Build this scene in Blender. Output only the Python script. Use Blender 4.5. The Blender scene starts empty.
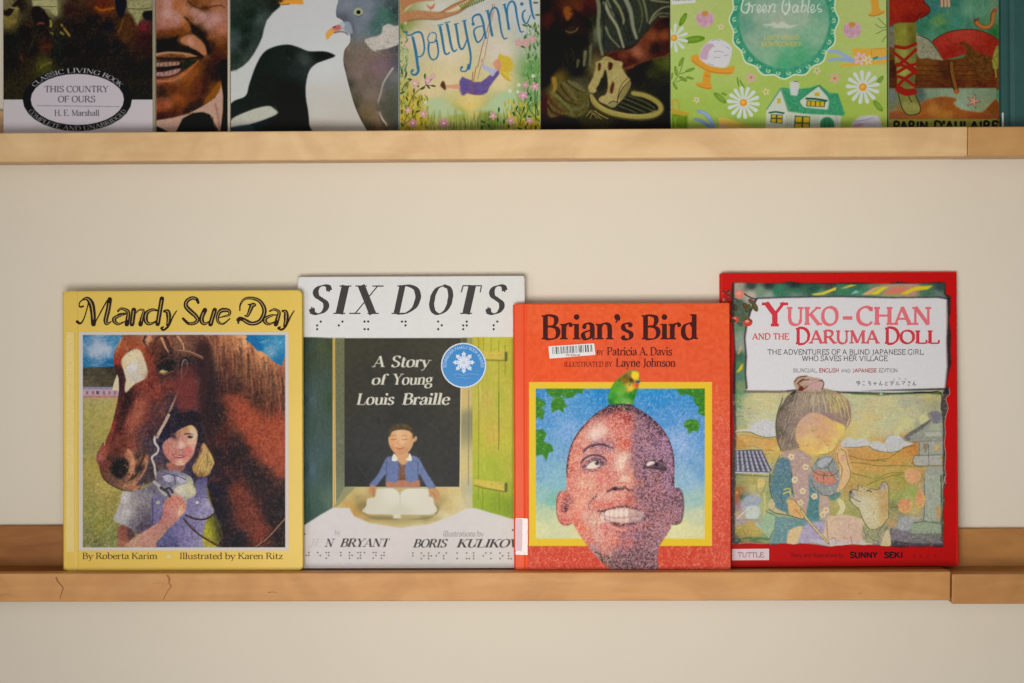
import math, random
import numpy as np

# ------------------------------------------------------------------ painter
def catmull(pts, closed=True, n=6):
    P = np.array(pts, float)
    if len(P) < 3: return P
    if closed:
        Q = np.vstack([P[-1], P, P[0], P[1]]); m = len(P)
    else:
        Q = np.vstack([2*P[0]-P[1], P, 2*P[-1]-P[-2]]); m = len(P)-1
    t = np.linspace(0, 1, n, endpoint=False)[:, None]
    out = []
    for i in range(m):
        a, b, c, d = Q[i], Q[i+1], Q[i+2], Q[i+3]
        out.append(0.5*((2*b)+(-a+c)*t+(2*a-5*b+4*c-d)*t*t+(-a+3*b-3*c+d)*t**3))
    if not closed: out.append(P[-1][None])
    return np.vstack(out)

def strip_quads(P, w):
    """polyline P with widths w -> list of quads and round joints, all wound the same way"""
    P = np.asarray(P, float); w = np.broadcast_to(np.asarray(w, float), (len(P),))*0.5
    out = []
    d = np.diff(P, axis=0); L = np.hypot(d[:, 0], d[:, 1]); L[L == 0] = 1e-9
    nrm = np.stack([-d[:, 1], d[:, 0]], 1)/L[:, None]
    # averaged normals give clean joints
    vn = np.vstack([nrm[:1], (nrm[:-1]+nrm[1:]), nrm[-1:]])
    vl = np.hypot(vn[:, 0], vn[:, 1]); bad = vl < 0.9; vl[vl == 0] = 1
    vn = vn/vl[:, None]
    for i in range(len(P)-1):
        na = nrm[i] if bad[i] else vn[i]; nb = nrm[i] if bad[i+1] else vn[i+1]
        out.append(np.array([P[i]+na*w[i], P[i+1]+nb*w[i+1], P[i+1]-nb*w[i+1], P[i]-na*w[i]]))
        if bad[i] and i > 0 and i < len(P)-1: out.append(disc(P[i], w[i]))
    return out

def disc(c, r, n=10, ry=None):
    a = np.linspace(0, 2*math.pi, n, endpoint=False)
    return np.stack([c[0]+r*np.cos(a), c[1]-(ry or r)*np.sin(a)], 1)

def blur1(A, k):
    if k < 1: return A
    for ax in (0, 1):
        for _ in range(2):
            B = np.concatenate([np.repeat(A.take([0], ax), k+1, ax), A, np.repeat(A.take([-1], ax), k, ax)], ax)
            S = np.cumsum(B, ax)
            n = A.shape[ax]
            A = (S.take(range(2*k+1, 2*k+1+n), ax)-S.take(range(0, n), ax))/(2*k+1)
    return A

class Canvas:
    """a sheet of printed colour over the rectangle x0..x1, y0..y1, s cells a unit"""
    def __init__(s, x0, y0, x1, y1, sc=2.5, col=(128, 128, 128), seed=1):
        s.x0, s.y0, s.x1, s.y1, s.sc = x0, y0, x1, y1, sc
        s.w = int(round((x1-x0)*sc)); s.h = int(round((y1-y0)*sc))
        s.a = np.empty((s.h, s.w, 3), np.float32); s.a[:] = col
        s.rng = np.random.RandomState(seed); s.mask = None; s.clip = None
        s.gx = x0+(np.arange(s.w)+.5)/sc; s.gy = y0+(np.arange(s.h)+.5)/sc
    def cover(s, polys, feather=0, signed=False):
        """coverage of a set of polygons; returns (sl, mask)"""
        allp = np.vstack(polys); pad = feather*1.5+1
        c0 = max(0, int((allp[:, 0].min()-pad-s.x0)*s.sc)); c1 = min(s.w, int((allp[:, 0].max()+pad-s.x0)*s.sc)+2)
        r0 = max(0, int((allp[:, 1].min()-pad-s.y0)*s.sc)); r1 = min(s.h, int((allp[:, 1].max()+pad-s.y0)*s.sc)+2)
        if c1 <= c0 or r1 <= r0: return None
        W, H = c1-c0, r1-r0; SS = 3
        D = np.zeros((H*SS, W+2))
        for p in polys:
            X = (p[:, 0]-s.x0)*s.sc-c0; Y = ((p[:, 1]-s.y0)*s.sc-r0)*SS
            if not signed:
                ar = (X*np.roll(Y, -1)-np.roll(X, -1)*Y).sum()
                if ar < 0: X, Y = X[::-1], Y[::-1]
            X2, Y2 = np.roll(X, -1), np.roll(Y, -1)
            for xa, ya, xb, yb in zip(X, Y, X2, Y2):
                if ya == yb: continue
                sg = 1. if yb < ya else -1.
                lo, hi = (ya, yb) if ya < yb else (yb, ya)
                k0 = max(0, math.ceil(lo-.5)); k1 = min(H*SS-1, math.ceil(hi-.5)-1)
                if k1 < k0: continue
                k = np.arange(k0, k1+1)
                x = np.clip(xa+(k+.5-ya)*(xb-xa)/(yb-ya), 0, W)
                i = x.astype(int); f = x-i
                D[k, i] += sg*(1-f); D[k, i+1] += sg*f
        M = np.clip(np.abs(np.cumsum(D, 1)[:, :W]), 0, 1).reshape(H, SS, W).mean(1)
        if feather: M = blur1(M, max(1, int(round(feather*s.sc*.5))))
        return (slice(r0, r1), slice(c0, c1)), M
    def put(s, cm, col, alpha=1., tex=0, ts=1.5, mode=None):
        if cm is None: return
        sl, M = cm
        M = M*alpha
        if s.clip is not None: M = M*s.clip[sl]
        if callable(col):
            X, Y = np.meshgrid(s.gx[sl[1]], s.gy[sl[0]]); col = col(X, Y)
        C = np.broadcast_to(np.asarray(col, np.float32), M.shape+(3,))
        if tex: C = C+(s.noise(M.shape, ts)*tex)[..., None]
        A = s.a[sl]
        s.a[sl] = A+(C-A)*M[..., None]
    def noise(s, shape, scale):
        """smooth noise, about -1..1, features about `scale` units"""
        k = max(1., scale*s.sc); h, w = int(shape[0]/k)+4, int(shape[1]/k)+4
        g = s.rng.uniform(-1, 1, (h, w))
        y = np.arange(shape[0])/k; x = np.arange(shape[1])/k
        yi, xi = y.astype(int), x.astype(int); fy, fx = y-yi, x-xi
        fy = (fy*fy*(3-2*fy))[:, None]; fx = (fx*fx*(3-2*fx))[None]
        a = g[yi][:, xi]; b = g[yi][:, xi+1]; c = g[yi+1][:, xi]; d = g[yi+1][:, xi+1]
        return (a*(1-fx)+b*fx)*(1-fy)+(c*(1-fx)+d*fx)*fy
    def fill(s, pts, col, feather=0, smooth=True, alpha=1., tex=0, ts=1.5):
        P = catmull(pts) if smooth and len(pts) > 2 else np.array(pts, float)
        s.put(s.cover([P], feather), col, alpha, tex, ts)
    def rect(s, x0, y0, x1, y1, col, **k):
        s.fill([(x0, y0), (x1, y0), (x1, y1), (x0, y1)], col, smooth=False, **k)
    def line(s, pts, col, w=1., w2=None, alpha=1., feather=0, smooth=True, mid=None):
        P = catmull(pts, False, 4 if len(pts) < 4 else 6) if smooth and len(pts) > 2 else np.array(pts, float)
        n = len(P); t = np.linspace(0, 1, n)
        W = w+(w2-w)*t if w2 is not None else np.full(n, float(w))
        if mid is not None: W = np.interp(t, [0, .5, 1], [w, mid, w2 if w2 is not None else w])
        q = strip_quads(P, W)
        if max(w, w2 or 0) > 1.6: q += [disc(P[0], W[0]/2, 8), disc(P[-1], W[-1]/2, 8)]
        s.put(s.cover(q, feather), col, alpha)
    def oval(s, x, y, rx, ry, col, ang=0, **k):
        a = np.linspace(0, 2*math.pi, 28, endpoint=False); c, d = math.cos(math.radians(ang)), math.sin(math.radians(ang))
        u, v = rx*np.cos(a), ry*np.sin(a)
        s.fill(np.stack([x+u*c-v*d, y+u*d+v*c], 1), col, smooth=False, **k)
    def polys(s, L, col, **k):
        f = k.pop('feather', 0)
        if L: s.put(s.cover(L, f), col, **k)
    def region(s, pts, feather=0, smooth=True):
        """full-size mask of a shape, for clipping"""
        P = catmull(pts) if smooth else np.array(pts, float)
        M = np.zeros((s.h, s.w)); cm = s.cover([P], feather)
        if cm: M[cm[0]] = cm[1]
        return M
    def field(s, samples, pts=None, smooth=True, feather=0, p=3.0, alpha=1., soft=4., tex=0, ts=1.5, warp=0):
        """colours blended from scattered samples (x, y, r, g, b)"""
        S = np.array(samples, float)
        def f(X, Y):
            if warp:
                X = X+s.noise(X.shape, 5)*warp; Y = Y+s.noise(X.shape, 5)*warp
            num = np.zeros(X.shape+(3,)); den = np.zeros(X.shape)
            for q in S:
                w = 1./(((X-q[0])**2+(Y-q[1])**2+soft)**(p/2)); den += w; num += w[..., None]*q[2:5]
            return num/den[..., None]
        if pts is None: pts = [(s.x0, s.y0), (s.x1, s.y0), (s.x1, s.y1), (s.x0, s.y1)]; smooth = False
        s.fill(pts, f, feather=feather, smooth=smooth, alpha=alpha, tex=tex, ts=ts)
    def strokes(s, pts, n, cols, L=5, w=.8, ang=0, jit=.3, alpha=.5, smooth=True, bend=0, amp=0, flow=None, cfield=None):
        """n short brush strokes laid inside a shape; ang may be a function of x, y"""
        P = catmull(pts) if smooth else np.array(pts, float)
        old = s.clip; reg = s.region(P, smooth=False); s.clip = reg if old is None else reg*old
        x0, y0 = P.min(0); x1, y1 = P.max(0); k = 0; tries = 0
        while k < n and tries < n*8:
            tries += 1
            x, y = s.rng.uniform(x0, x1), s.rng.uniform(y0, y1)
            r, c = int((y-s.y0)*s.sc), int((x-s.x0)*s.sc)
            if not (0 <= r < s.h and 0 <= c < s.w) or s.clip[r, c] < .5: continue
            k += 1
            a = ang(x, y) if callable(ang) else ang
            a = math.radians(a)+s.rng.normal(0, jit); l = L*s.rng.uniform(.5, 1.3)*.5
            if cols is None:
                col = s.a[r, c]+s.rng.normal(0, amp)
            else: col = np.array(cols[s.rng.randint(len(cols))], float)+s.rng.normal(0, amp or 4)
            dx, dy = math.cos(a)*l, math.sin(a)*l; b = s.rng.normal(0, bend) if bend else 0
            m = (x-dy*b, y+dx*b)
            s.line([(x-dx, y-dy), m, (x+dx, y+dy)] if bend else [(x-dx, y-dy), (x+dx, y+dy)], col, w*s.rng.uniform(.6, 1.3), alpha=alpha*s.rng.uniform(.6, 1.))
        s.clip = old
    def grain(s, amp, scale=1., region=None):
        N = s.noise((s.h, s.w), scale)*amp
        if region is not None: N = N*region
        s.a += N[..., None]
    def mottle(s, M, amp, scale=1., tint=(1, 1, 1)):
        """broken pigment: light and dark flecks where M says"""
        n = s.noise((s.h, s.w), scale)+.6*s.noise((s.h, s.w), scale*.5); n = np.sign(n)*np.abs(n)**.8
        s.a += (n*amp*M)[..., None]*np.array(tint)
    def fleck(s, M, col, scale=1., thr=.3, alpha=.6):
        n = s.noise((s.h, s.w), scale)+.5*s.noise((s.h, s.w), scale*.45)
        m = np.clip((n-thr)*4, 0, 1)*M*alpha; s.a += (np.array(col, float)-s.a)*m[..., None]
    def contrast(s, M, k, mid=None):
        c = (s.a*M[..., None]).sum((0, 1))/max(M.sum(), 1) if mid is None else np.array(mid, float); s.a += (s.a-c)*(k-1)*M[..., None]
    def clipto(s, pts, smooth=True, feather=0):
        s.clip = None if pts is None else s.region(pts, feather, smooth)
    def mirror(s, pts, cx): return [(2*cx-x, y) for x, y in pts]

def lin(c):
    c = np.clip(np.asarray(c, float)/255., 0, 1)
    return np.where(c <= .04045, c/12.92, ((c+.055)/1.055)**2.4)

class Map:
    """reads point lists noted on an enlarged sheet"""
    def __init__(s, ox, oy, k): s.ox, s.oy, s.k = ox, oy, k
    def p(s, t): return [(s.ox+float(a.split(',')[0])/s.k, s.oy+float(a.split(',')[1])/s.k) for a in t.split()]
    def f(s, t):
        o = []
        for a in t.split():
            v = list(map(float, a.split(','))); o.append((s.ox+v[0]/s.k, s.oy+v[1]/s.k, v[2], v[3], v[4]))
        return o


# ------------------------------------------------------------------ pen letters
# cap height 10, x-height 6.6.  T/t = straight thick/thin stroke, C = curve with nib contrast, c = thin curve,
# s = serif at x,y   h = half serif to the left  g = half serif to the right   d = dot   b = ball end
GL = {
'A': (9, "t.9,0 4.4,10;T4.2,10 8,0;t2,3.4 6.4,3.4;s.9,0;s8,0"),
'B': (7.6, "T1.6,0 1.6,10;C1.6,9.9 3.6,9.9 5.6,9.2 6,7.6 5.2,5.9 3.6,5.3 1.6,5.3;C1.6,5.3 4,5.3 6.1,4.6 6.8,2.8 6,.8 4,.1 1.6,.1;h1.6,0;h1.6,10"),
'C': (8.4, "C7.4,8.2 6.2,9.6 4.6,10 2.2,8.9 1,6.8 .9,5 1.1,3.2 2.3,1 4.7,0 6.4,.4 7.6,1.8;t7.4,9.9 7.4,7.6"),
'D': (9, "T1.6,0 1.6,10;C1.6,9.9 4,9.9 6.6,8.8 8,6.5 8.1,4.6 7.4,2.2 5.2,.4 3.4,.1 1.6,.1;h1.6,0;h1.6,10"),
'E': (7.4, "T1.6,0 1.6,10;t1.6,9.9 6.5,9.9;t1.6,5.2 5,5.2;t1.6,.1 6.8,.1;t6.5,10 6.5,7.8;t6.8,0 6.8,2.4;t5,6.3 5,4.1;h1.6,0;h1.6,10"),
'F': (7, "T1.6,0 1.6,10;t1.6,9.9 6.5,9.9;t1.6,5.1 5,5.1;t6.5,10 6.5,7.8;t5,6.2 5,4;s1.6,0;h1.6,10"),
'G': (9, "C7.6,8.2 6.3,9.6 4.7,10 2.2,8.9 1,6.8 .9,5 1.1,3.2 2.3,1 4.8,0 6.4,.3 7.5,1;T7.4,.6 7.4,4.2;s7.4,4.3;t7.6,9.9 7.6,7.7"),
'H': (9.4, "T1.6,0 1.6,10;T7.6,0 7.6,10;t1.6,5.2 7.6,5.2;s1.6,0;s1.6,10;s7.6,0;s7.6,10"),
'I': (4, "T2,0 2,10;s2,0;s2,10"),
'J': (5, "C3.2,10 3.2,6 3.2,1.6 2.2,-.6 .6,-1.4;s3.2,10"),
'K': (8.8, "T1.6,0 1.6,10;t7.2,10 1.8,4.6;T3.4,6 7.8,0;s1.6,0;s1.6,10;s7.2,10;s7.9,0"),
'L': (7.2, "T1.6,0 1.6,10;t1.6,.1 6.6,.1;t6.6,0 6.8,2.6;h1.6,0;s1.6,10"),
'M': (11, "t1.6,0 1.8,10;T1.8,10 5.4,.4;t5.4,.4 9.2,10;T9.3,10 9.4,0;s1.5,0;h1.8,10;s9.4,0;g9.3,10"),
'N': (9.4, "t1.6,0 1.6,10;T1.6,10 7.8,.2;t7.8,0 7.8,10;s1.6,0;h1.6,10;s7.8,10"),
'O': (9, "C4.5,10 2.2,9 1,6.8 .9,5 1,3.2 2.2,1 4.5,0 6.8,1 8,3.2 8.1,5 8,6.8 6.8,9 4.5,10"),
'P': (7.4, "T1.6,0 1.6,10;C1.6,9.9 3.8,9.9 6,9 6.6,7.2 5.8,5.4 3.8,4.6 1.6,4.6;s1.6,0;h1.6,10"),
'Q': (9, "C4.5,10 2.2,9 1,6.8 .9,5 1,3.2 2.2,1 4.5,0 6.8,1 8,3.2 8.1,5 8,6.8 6.8,9 4.5,10;T4.5,1 8.4,-1.8"),
'R': (8.6, "T1.6,0 1.6,10;C1.6,9.9 3.8,9.9 5.8,9.1 6.3,7.4 5.6,5.8 3.8,5 1.6,5;T4.2,5 7.8,0;s1.6,0;h1.6,10;s8,0"),
'S': (7, "C5.9,8.2 5,9.6 3.6,10 1.9,9.4 1.2,7.9 1.9,6.3 3.6,5.2 5.4,4 6,2.4 5.2,.7 3.5,0 1.9,.5 1,1.9;t5.9,10 5.9,7.7;t1,2.5 1,0"),
'T': (8, "T4,0 4,10;t.8,9.9 7.2,9.9;t.8,10 .7,7.6;t7.2,10 7.3,7.6;s4,0"),
'U': (9, "C1.6,10 1.6,7 1.6,3.6 2.4,1 4.6,0 6.6,.9 7.3,3;t7.3,2.8 7.3,10;s1.6,10;s7.3,10"),
'V': (8.8, "T1,10 4.6,0;t4.5,0 7.9,10;s1,10;s7.9,10"),
'W': (12.6, "T1,10 3.9,0;t3.9,0 6.4,9.6;T6.3,9.8 9.1,0;t9.1,0 11.8,10;s1,10;s11.8,10"),
'X': (8.8, "T1.2,10 7.6,0;t7.4,10 1,0;s1.2,10;s7.4,10;s1,0;s7.7,0"),
'Y': (8.4, "T1,10 4.2,5;t7.5,10 4.2,5;T4.2,0 4.2,5.2;s1,10;s7.5,10;s4.2,0"),
'Z': (7.8, "t1.2,9.9 6.9,9.9;T6.8,9.8 1,.2;t1,.1 7,.1;t1.2,10 1.1,7.8;t7,0 7.1,2.4"),
'a': (6.2, "C1.3,5.2 2,6.3 3.2,6.6 4.4,6 4.7,4.8 4.7,3;T4.7,4.8 4.7,.8;c4.7,.8 5.2,.1 6,.6;C4.6,3.9 2.8,3.4 1.2,2.6 1,1.2 2,.1 3.4,.4 4.6,1.4;b1.4,5.1"),
'b': (7, "T1.4,.2 1.4,10.4;C1.5,5 2.6,6.4 4,6.6 5.6,5.6 6.2,3.3 5.5,1 3.7,0 2.3,.4 1.4,1.3;h1.4,10.4"),
'c': (5.8, "C5.2,5.2 4.4,6.4 3.3,6.6 1.6,5.7 .9,3.4 1.5,1 3.4,0 4.6,.4 5.4,1.5;b5,5.2"),
'd': (7, "C5.4,5.2 4.2,6.5 3.2,6.6 1.5,5.6 .9,3.3 1.5,1 3.1,0 4.4,.4 5.4,1.5;T5.4,.2 5.4,10.4;h5.4,10.4;g5.5,.1"),
'e': (6, "t1.1,3.8 5.2,3.8;C5.2,3.8 5,5.6 3.4,6.6 1.6,5.7 .9,3.3 1.6,1 3.5,0 4.7,.4 5.5,1.6"),
'f': (4.4, "T1.9,0 1.9,8;C1.9,7.6 2.2,9.6 3.4,10.5 4.6,10;t.6,6.4 3.8,6.4;s1.9,0;b4.6,9.8"),
'g': (6.4, "C3,6.6 1.5,6 1,4.6 1.5,3.1 3,2.5 4.4,3.1 4.9,4.6 4.4,6 3,6.6;c4.3,6 5.2,6.7 6.2,6.5;c1.9,2.8 1.2,1.8 2,1;C1.8,1.1 4,.8 5.6,.2 5.7,-1.8 4,-3 2,-2.9 .7,-1.9 .9,-.4 2.2,.7"),
'h': (7.2, "T1.5,0 1.5,10.4;C1.5,4.8 2.6,6.2 4,6.6 5.3,5.8 5.6,4.2 5.6,0;s1.5,0;s5.6,0;h1.5,10.4"),
'i': (3.4, "T1.7,0 1.7,6.4;s1.7,0;h1.7,6.4;d1.7,9.2"),
'j': (3.4, "C1.9,6.4 1.9,3 1.9,-.6 1.2,-2.4 0,-2.8;h1.9,6.4;d1.9,9.2"),
'k': (7, "T1.5,0 1.5,10.4;t5.6,6.4 1.7,3;T3,4 6.2,0;s1.5,0;s6.2,0;s5.6,6.4;h1.5,10.4"),
'l': (3.4, "T1.7,0 1.7,10.4;s1.7,0;h1.7,10.4"),
'm': (10.6, "T1.5,0 1.5,6.4;C1.5,4.8 2.5,6.2 3.8,6.6 4.9,5.8 5.2,4.2 5.2,0;C5.2,4.8 6.2,6.2 7.5,6.6 8.7,5.8 9,4.2 9,0;s1.5,0;s5.2,0;s9,0;h1.5,6.4"),
'n': (7.2, "T1.5,0 1.5,6.4;C1.5,4.8 2.6,6.2 4,6.6 5.3,5.8 5.6,4.2 5.6,0;s1.5,0;s5.6,0;h1.5,6.4"),
'o': (6.8, "C3.4,6.6 1.6,5.8 .9,3.3 1.6,.8 3.4,0 5.2,.8 5.9,3.3 5.2,5.8 3.4,6.6"),
'p': (7, "T1.5,-3.2 1.5,6.4;C1.5,5 2.6,6.4 4,6.6 5.6,5.6 6.2,3.3 5.5,1 3.7,0 2.3,.4 1.5,1.3;s1.5,-3.2;h1.5,6.4"),
'q': (7, "C5.4,5.2 4.2,6.5 3.2,6.6 1.5,5.6 .9,3.3 1.5,1 3.1,0 4.4,.4 5.4,1.5;T5.4,-3.2 5.4,6.4;s5.4,-3.2"),
'r': (5, "T1.5,0 1.5,6.4;C1.5,4.6 2.3,6 3.4,6.6 4.5,6.2;s1.5,0;h1.5,6.4;b4.3,5.9"),
's': (5.2, "C4.3,5.4 3.6,6.4 2.6,6.6 1.4,6.1 1.1,5 1.7,4 2.8,3.4 4,2.7 4.4,1.5 3.7,.3 2.5,0 1.4,.3 .8,1.3;t4.3,6.5 4.3,5;t.8,1.6 .8,0"),
't': (4.4, "C1.9,8.6 1.9,5 1.9,1.6 2.4,.3 3.4,.1 4.3,.7;t.5,6.4 4,6.4"),
'u': (7.2, "C1.5,6.4 1.5,4 1.5,1.8 2.2,.4 3.4,0 4.6,.4 5.6,1.6;T5.6,.2 5.6,6.4;h1.5,6.4;h5.6,6.4;g5.7,.1"),
'v': (6.6, "T.9,6.4 3.4,0;t3.3,0 5.8,6.4;s.9,6.4;s5.8,6.4"),
'w': (9.6, "T.9,6.4 3,0;t3,0 5,6.2;T4.9,6.4 6.9,0;t6.9,0 8.9,6.4;s.9,6.4;s8.9,6.4"),
'x': (6.6, "T1,6.4 5.6,0;t5.5,6.4 .9,0;s1,6.4;s5.5,6.4;s.9,0;s5.7,0"),
'y': (6.6, "T.9,6.4 3.5,0;t5.8,6.4 3.4,0;c3.5,.2 2.6,-2 1.6,-3 .6,-2.6;s.9,6.4;s5.8,6.4"),
'z': (6, "t1,6.3 5.2,6.3;T5.1,6.2 .9,.2;t.9,.1 5.4,.1;t1,6.4 1,4.8;t5.4,0 5.4,1.7"),
' ': (3.4, ""), '.': (2.8, "d1.4,.6"), ',': (2.8, "d1.4,.6;t1.6,.4 .9,-1.6"), '-': (4.5, "T.6,3.6 3.9,3.6"),
"'": (2.8, "d1.4,9.3;T1.9,9.3 1.5,7.9;t1.7,8.4 .9,6.9"), '&': (9, "C8,4.6 5.6,1 3.2,0 1.2,1.4 1.6,3.6 4,5.6 5,8 3.8,10 2.6,8.4 3.4,6 8,0"),
'0': (7, "C3.5,10 1.6,9 1,5 1.6,1 3.5,0 5.4,1 6,5 5.4,9 3.5,10"), '1': (5, "T2.5,0 2.5,10;t2.5,10 1,8.6;s2.5,0"),
}
_gc = {}
def _glyph(ch):
    if ch in _gc: return _gc[ch]
    adv, src = GL[ch]; out = []
    for tok in src.split(';'):
        if not tok: continue
        pts = [tuple(map(float, q.split(','))) for q in tok[1:].split()]
        out.append((tok[0], pts))
    _gc[ch] = (adv, out); return _gc[ch]

def letters(txt, x0, base, cap, x1=None, thick=1.5, thin=.5, serif=.9, sth=None, shear=0, xs=1., sp=0., sans=False, nib=15, warp=None, slope=0., inline=0, n=5):
    """polygons of a line of text; y runs down.  x1 = right edge to fit.  thick, thin, serif in tenths of the cap height"""
    if sans: thin = thick; serif = 0
    sth = sth or thin*.9
    adv = sum(_glyph(c)[0] for c in txt)+sp*(len(txt)-1)
    k = cap/10.
    if x1 is not None: xs = (x1-x0)/(adv*k)
    out = []; pen = 0.
    def emit(P, W):
        P = np.array(P, float); Q = P.copy()
        Q[:, 0] = (P[:, 0]+P[:, 1]*shear)
        for q in strip_quads(Q*[1, -1], W): out.append(q)
    res = []
    for ch in txt:
        a, st = _glyph(ch); start = len(out)
        for code, pts in st:
            if code in 'Tt': emit([(x+pen/1., y) for x, y in pts], thick if code == 'T' else thin)
            elif code in 'Cc':
                P = catmull(pts, False, n); P[:, 0] += pen
                if code == 'c' or sans: emit(P, thin)
                else:
                    d = np.gradient(P, axis=0); th = np.arctan2(d[:, 1], d[:, 0])
                    W = thin+(thick-thin)*np.abs(np.sin(th-math.radians(nib)))**1.5
                    emit(P, W)
            elif code == 'd': out.append(disc((pts[0][0]+pen+pts[0][1]*shear, -pts[0][1]), thick*.62))
            elif code == 'b' and not sans: out.append(disc((pts[0][0]+pen+pts[0][1]*shear, -pts[0][1]), thick*.45))
            elif code in 'shg' and serif:
                x, y = pts[0]; x += pen; hl = serif+thick*.5
                yy = y+(sth*.5 if y < 1 else -sth*.5)
                emit([(x-(hl if code != 'g' else 0), yy), (x+(hl if code != 'h' else 0), yy)], sth)
        pen += a+sp
    for q in out:
        q = q.copy(); q[:, 0] = x0+q[:, 0]*k*xs; q[:, 1] = base+q[:, 1]*k+(q[:, 0]-x0)*slope
        if warp: q = warp(q)
        res.append(q)
    return res

def arcwarp(cx, cy, rx, ry, x_mid, base, up=True):
    """bends a straight line of text onto an ellipse; up = along the top, else along the bottom"""
    def f(q):
        per = []
        for x, y in q:
            h = base-y
            if up:
                a = math.pi/2-(x-x_mid)/((rx+ry)/2.)
                per.append((cx+(rx+h)*math.cos(a), cy-(ry+h)*math.sin(a)))
            else:
                a = -math.pi/2+(x-x_mid)/((rx+ry)/2.)
                per.append((cx+(rx-h)*math.cos(a), cy-(ry-h)*math.sin(a)))
        return np.array(per)
    return f

def art_mandy():
    A, B, Cc, D = Map(70, 325, 5.69), Map(180, 325, 5.69), Map(70, 435, 5.69), Map(180, 435, 5.69)
    G, H = Map(130, 415, 9.76), Map(120, 475, 8.53)
    c = Canvas(79, 332, 288.5, 550.5, 2.6, (214, 205, 200), 11)
    c.clip = c.region([(82.9, 335), (285.2, 335), (285.2, 547.2), (82.9, 547.2)], smooth=False)
    # sky, barn, field
    c.field(A.f("80,70,50,120,168 170,100,150,172,198 150,150,165,180,202 240,80,70,135,175 90,210,48,118,165 230,220,30,105,158 110,110,110,150,185 200,140,170,185,205") + B.f("400,80,10,110,165 560,90,70,145,185 510,150,110,160,190 580,220,20,115,170 480,100,50,130,175 440,120,0,110,168"), tex=8, warp=1.5)
    c.strokes(A.p("72,58 300,58 250,235 72,235"), 120, [(150, 180, 205), (60, 125, 170), (190, 200, 212), (40, 110, 160)], L=5, w=1.1, ang=20, jit=.6, alpha=.35, smooth=False)
    c.fill(A.p("100,130 150,95 160,65 175,110 240,120 225,150 180,165 120,180 110,150"), (180, 192, 208), feather=2, alpha=.7)
    c.strokes(B.p("450,100 520,80 580,80 570,120 520,170 480,140"), 30, [(150, 185, 205), (110, 165, 195)], L=4, w=1, ang=-30, alpha=.6)
    c.field(A.f("80,250,72,68,60 250,250,60,55,48 100,320,98,88,68 220,330,80,72,56 160,280,80,76,60"), A.p("72,242 275,236 275,352 72,352"), smooth=False, tex=8)
    c.strokes(A.p("72,245 275,240 275,350 72,350"), 80, [(95, 85, 65), (58, 52, 44), (110, 100, 78)], L=6, w=.6, ang=5, jit=.1, alpha=.5, smooth=False)
    c.rect(82.9, 387, 119, 390.2, (150, 140, 165)); c.rect(82.9, 389.5, 119, 397.5, (186, 168, 178))
    for x in (86, 92, 97.5, 103, 108.5, 114): c.rect(x, 391, x+2.2, 394.5, (165, 95, 105), feather=.5)
    c.rect(96.5, 391, 98, 394, (40, 40, 60)); c.rect(82.9, 395.6, 119, 397.6, (190, 120, 118), feather=.5)
    c.fill(A.p("240,372 250,330 268,280 276,300 278,372"), (222, 205, 170), smooth=False)
    c.field(A.f("80,420,172,160,105 200,430,178,165,105 100,500,172,160,90 230,480,180,165,95 90,620,165,155,92 180,600,175,160,88") + Cc.f("90,60,160,150,90 130,200,175,155,80 90,330,160,150,85 200,300,185,165,90 100,420,150,145,80 230,380,160,145,80 90,560,130,130,85 160,520,150,145,70 230,560,140,140,80 270,600,120,125,80 150,610,120,120,75") + D.f("170,540,165,160,50 230,560,120,125,50 150,620,175,165,60 220,490,130,130,50"), [(82, 397.5), (230, 397.5), (230, 548), (82, 548)], smooth=False, tex=10, ts=2, warp=2)
    c.strokes(Cc.p("72,0 200,0 160,200 300,330 260,480 290,640 72,640"), 420, [(190, 172, 95), (130, 135, 75), (165, 150, 80), (205, 180, 105), (105, 118, 80), (170, 160, 90)], L=4, w=1.1, ang=60, jit=.8, alpha=.4, smooth=False)
    c.strokes(A.p("72,420 260,420 200,683 72,683"), 120, [(190, 176, 115), (160, 150, 90), (178, 165, 100)], L=5, w=1, ang=15, jit=.5, alpha=.35, smooth=False)
    # horse: body, neck and mane
    body = B.p("-60,40 340,52 375,85 405,108 440,145 470,152 505,182 540,212 575,232 610,252") + D.p("610,650 250,645 245,570 232,520 212,472 185,400 165,330 152,262 160,180 120,40 -60,-60")
    horse = B.f("60,380,128,60,58 100,200,80,52,52 150,350,52,40,46 60,500,48,40,48 200,100,165,98,75 300,80,200,132,92 400,160,190,122,85 360,95,220,160,110 440,165,215,150,100 480,200,200,138,95 560,240,180,115,80 590,280,150,90,65 560,300,130,75,55 250,250,100,58,48 350,250,110,70,52 430,300,120,75,55 550,370,100,60,48 280,420,132,64,50 220,480,56,42,40 350,480,150,70,50 450,420,84,55,45 400,560,165,75,50 520,560,150,70,48 570,640,162,78,55 200,580,80,45,42 230,640,140,60,45 330,640,80,50,42 250,370,70,45,42 160,250,70,48,46 320,350,75,48,42 130,100,150,88,68 80,90,160,100,72 500,480,100,56,44") + D.f("240,40,120,55,45 200,130,50,38,45 330,60,60,42,42 430,30,150,65,48 520,120,165,80,60 570,230,150,75,58 400,180,60,45,45 480,260,55,42,42 300,200,88,46,40 350,330,108,56,45 420,430,118,58,48 480,540,132,60,50 560,380,45,40,42 530,470,50,42,42 260,420,48,38,42 380,480,90,50,45 340,580,52,40,42 570,600,55,42,45 200,330,42,36,50 560,60,165,80,58 450,100,130,62,48 580,300,90,55,45 340,120,62,44,42")
    c.field(horse, body, soft=26, tex=7, ts=1, warp=2.5, p=3.6)
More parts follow.
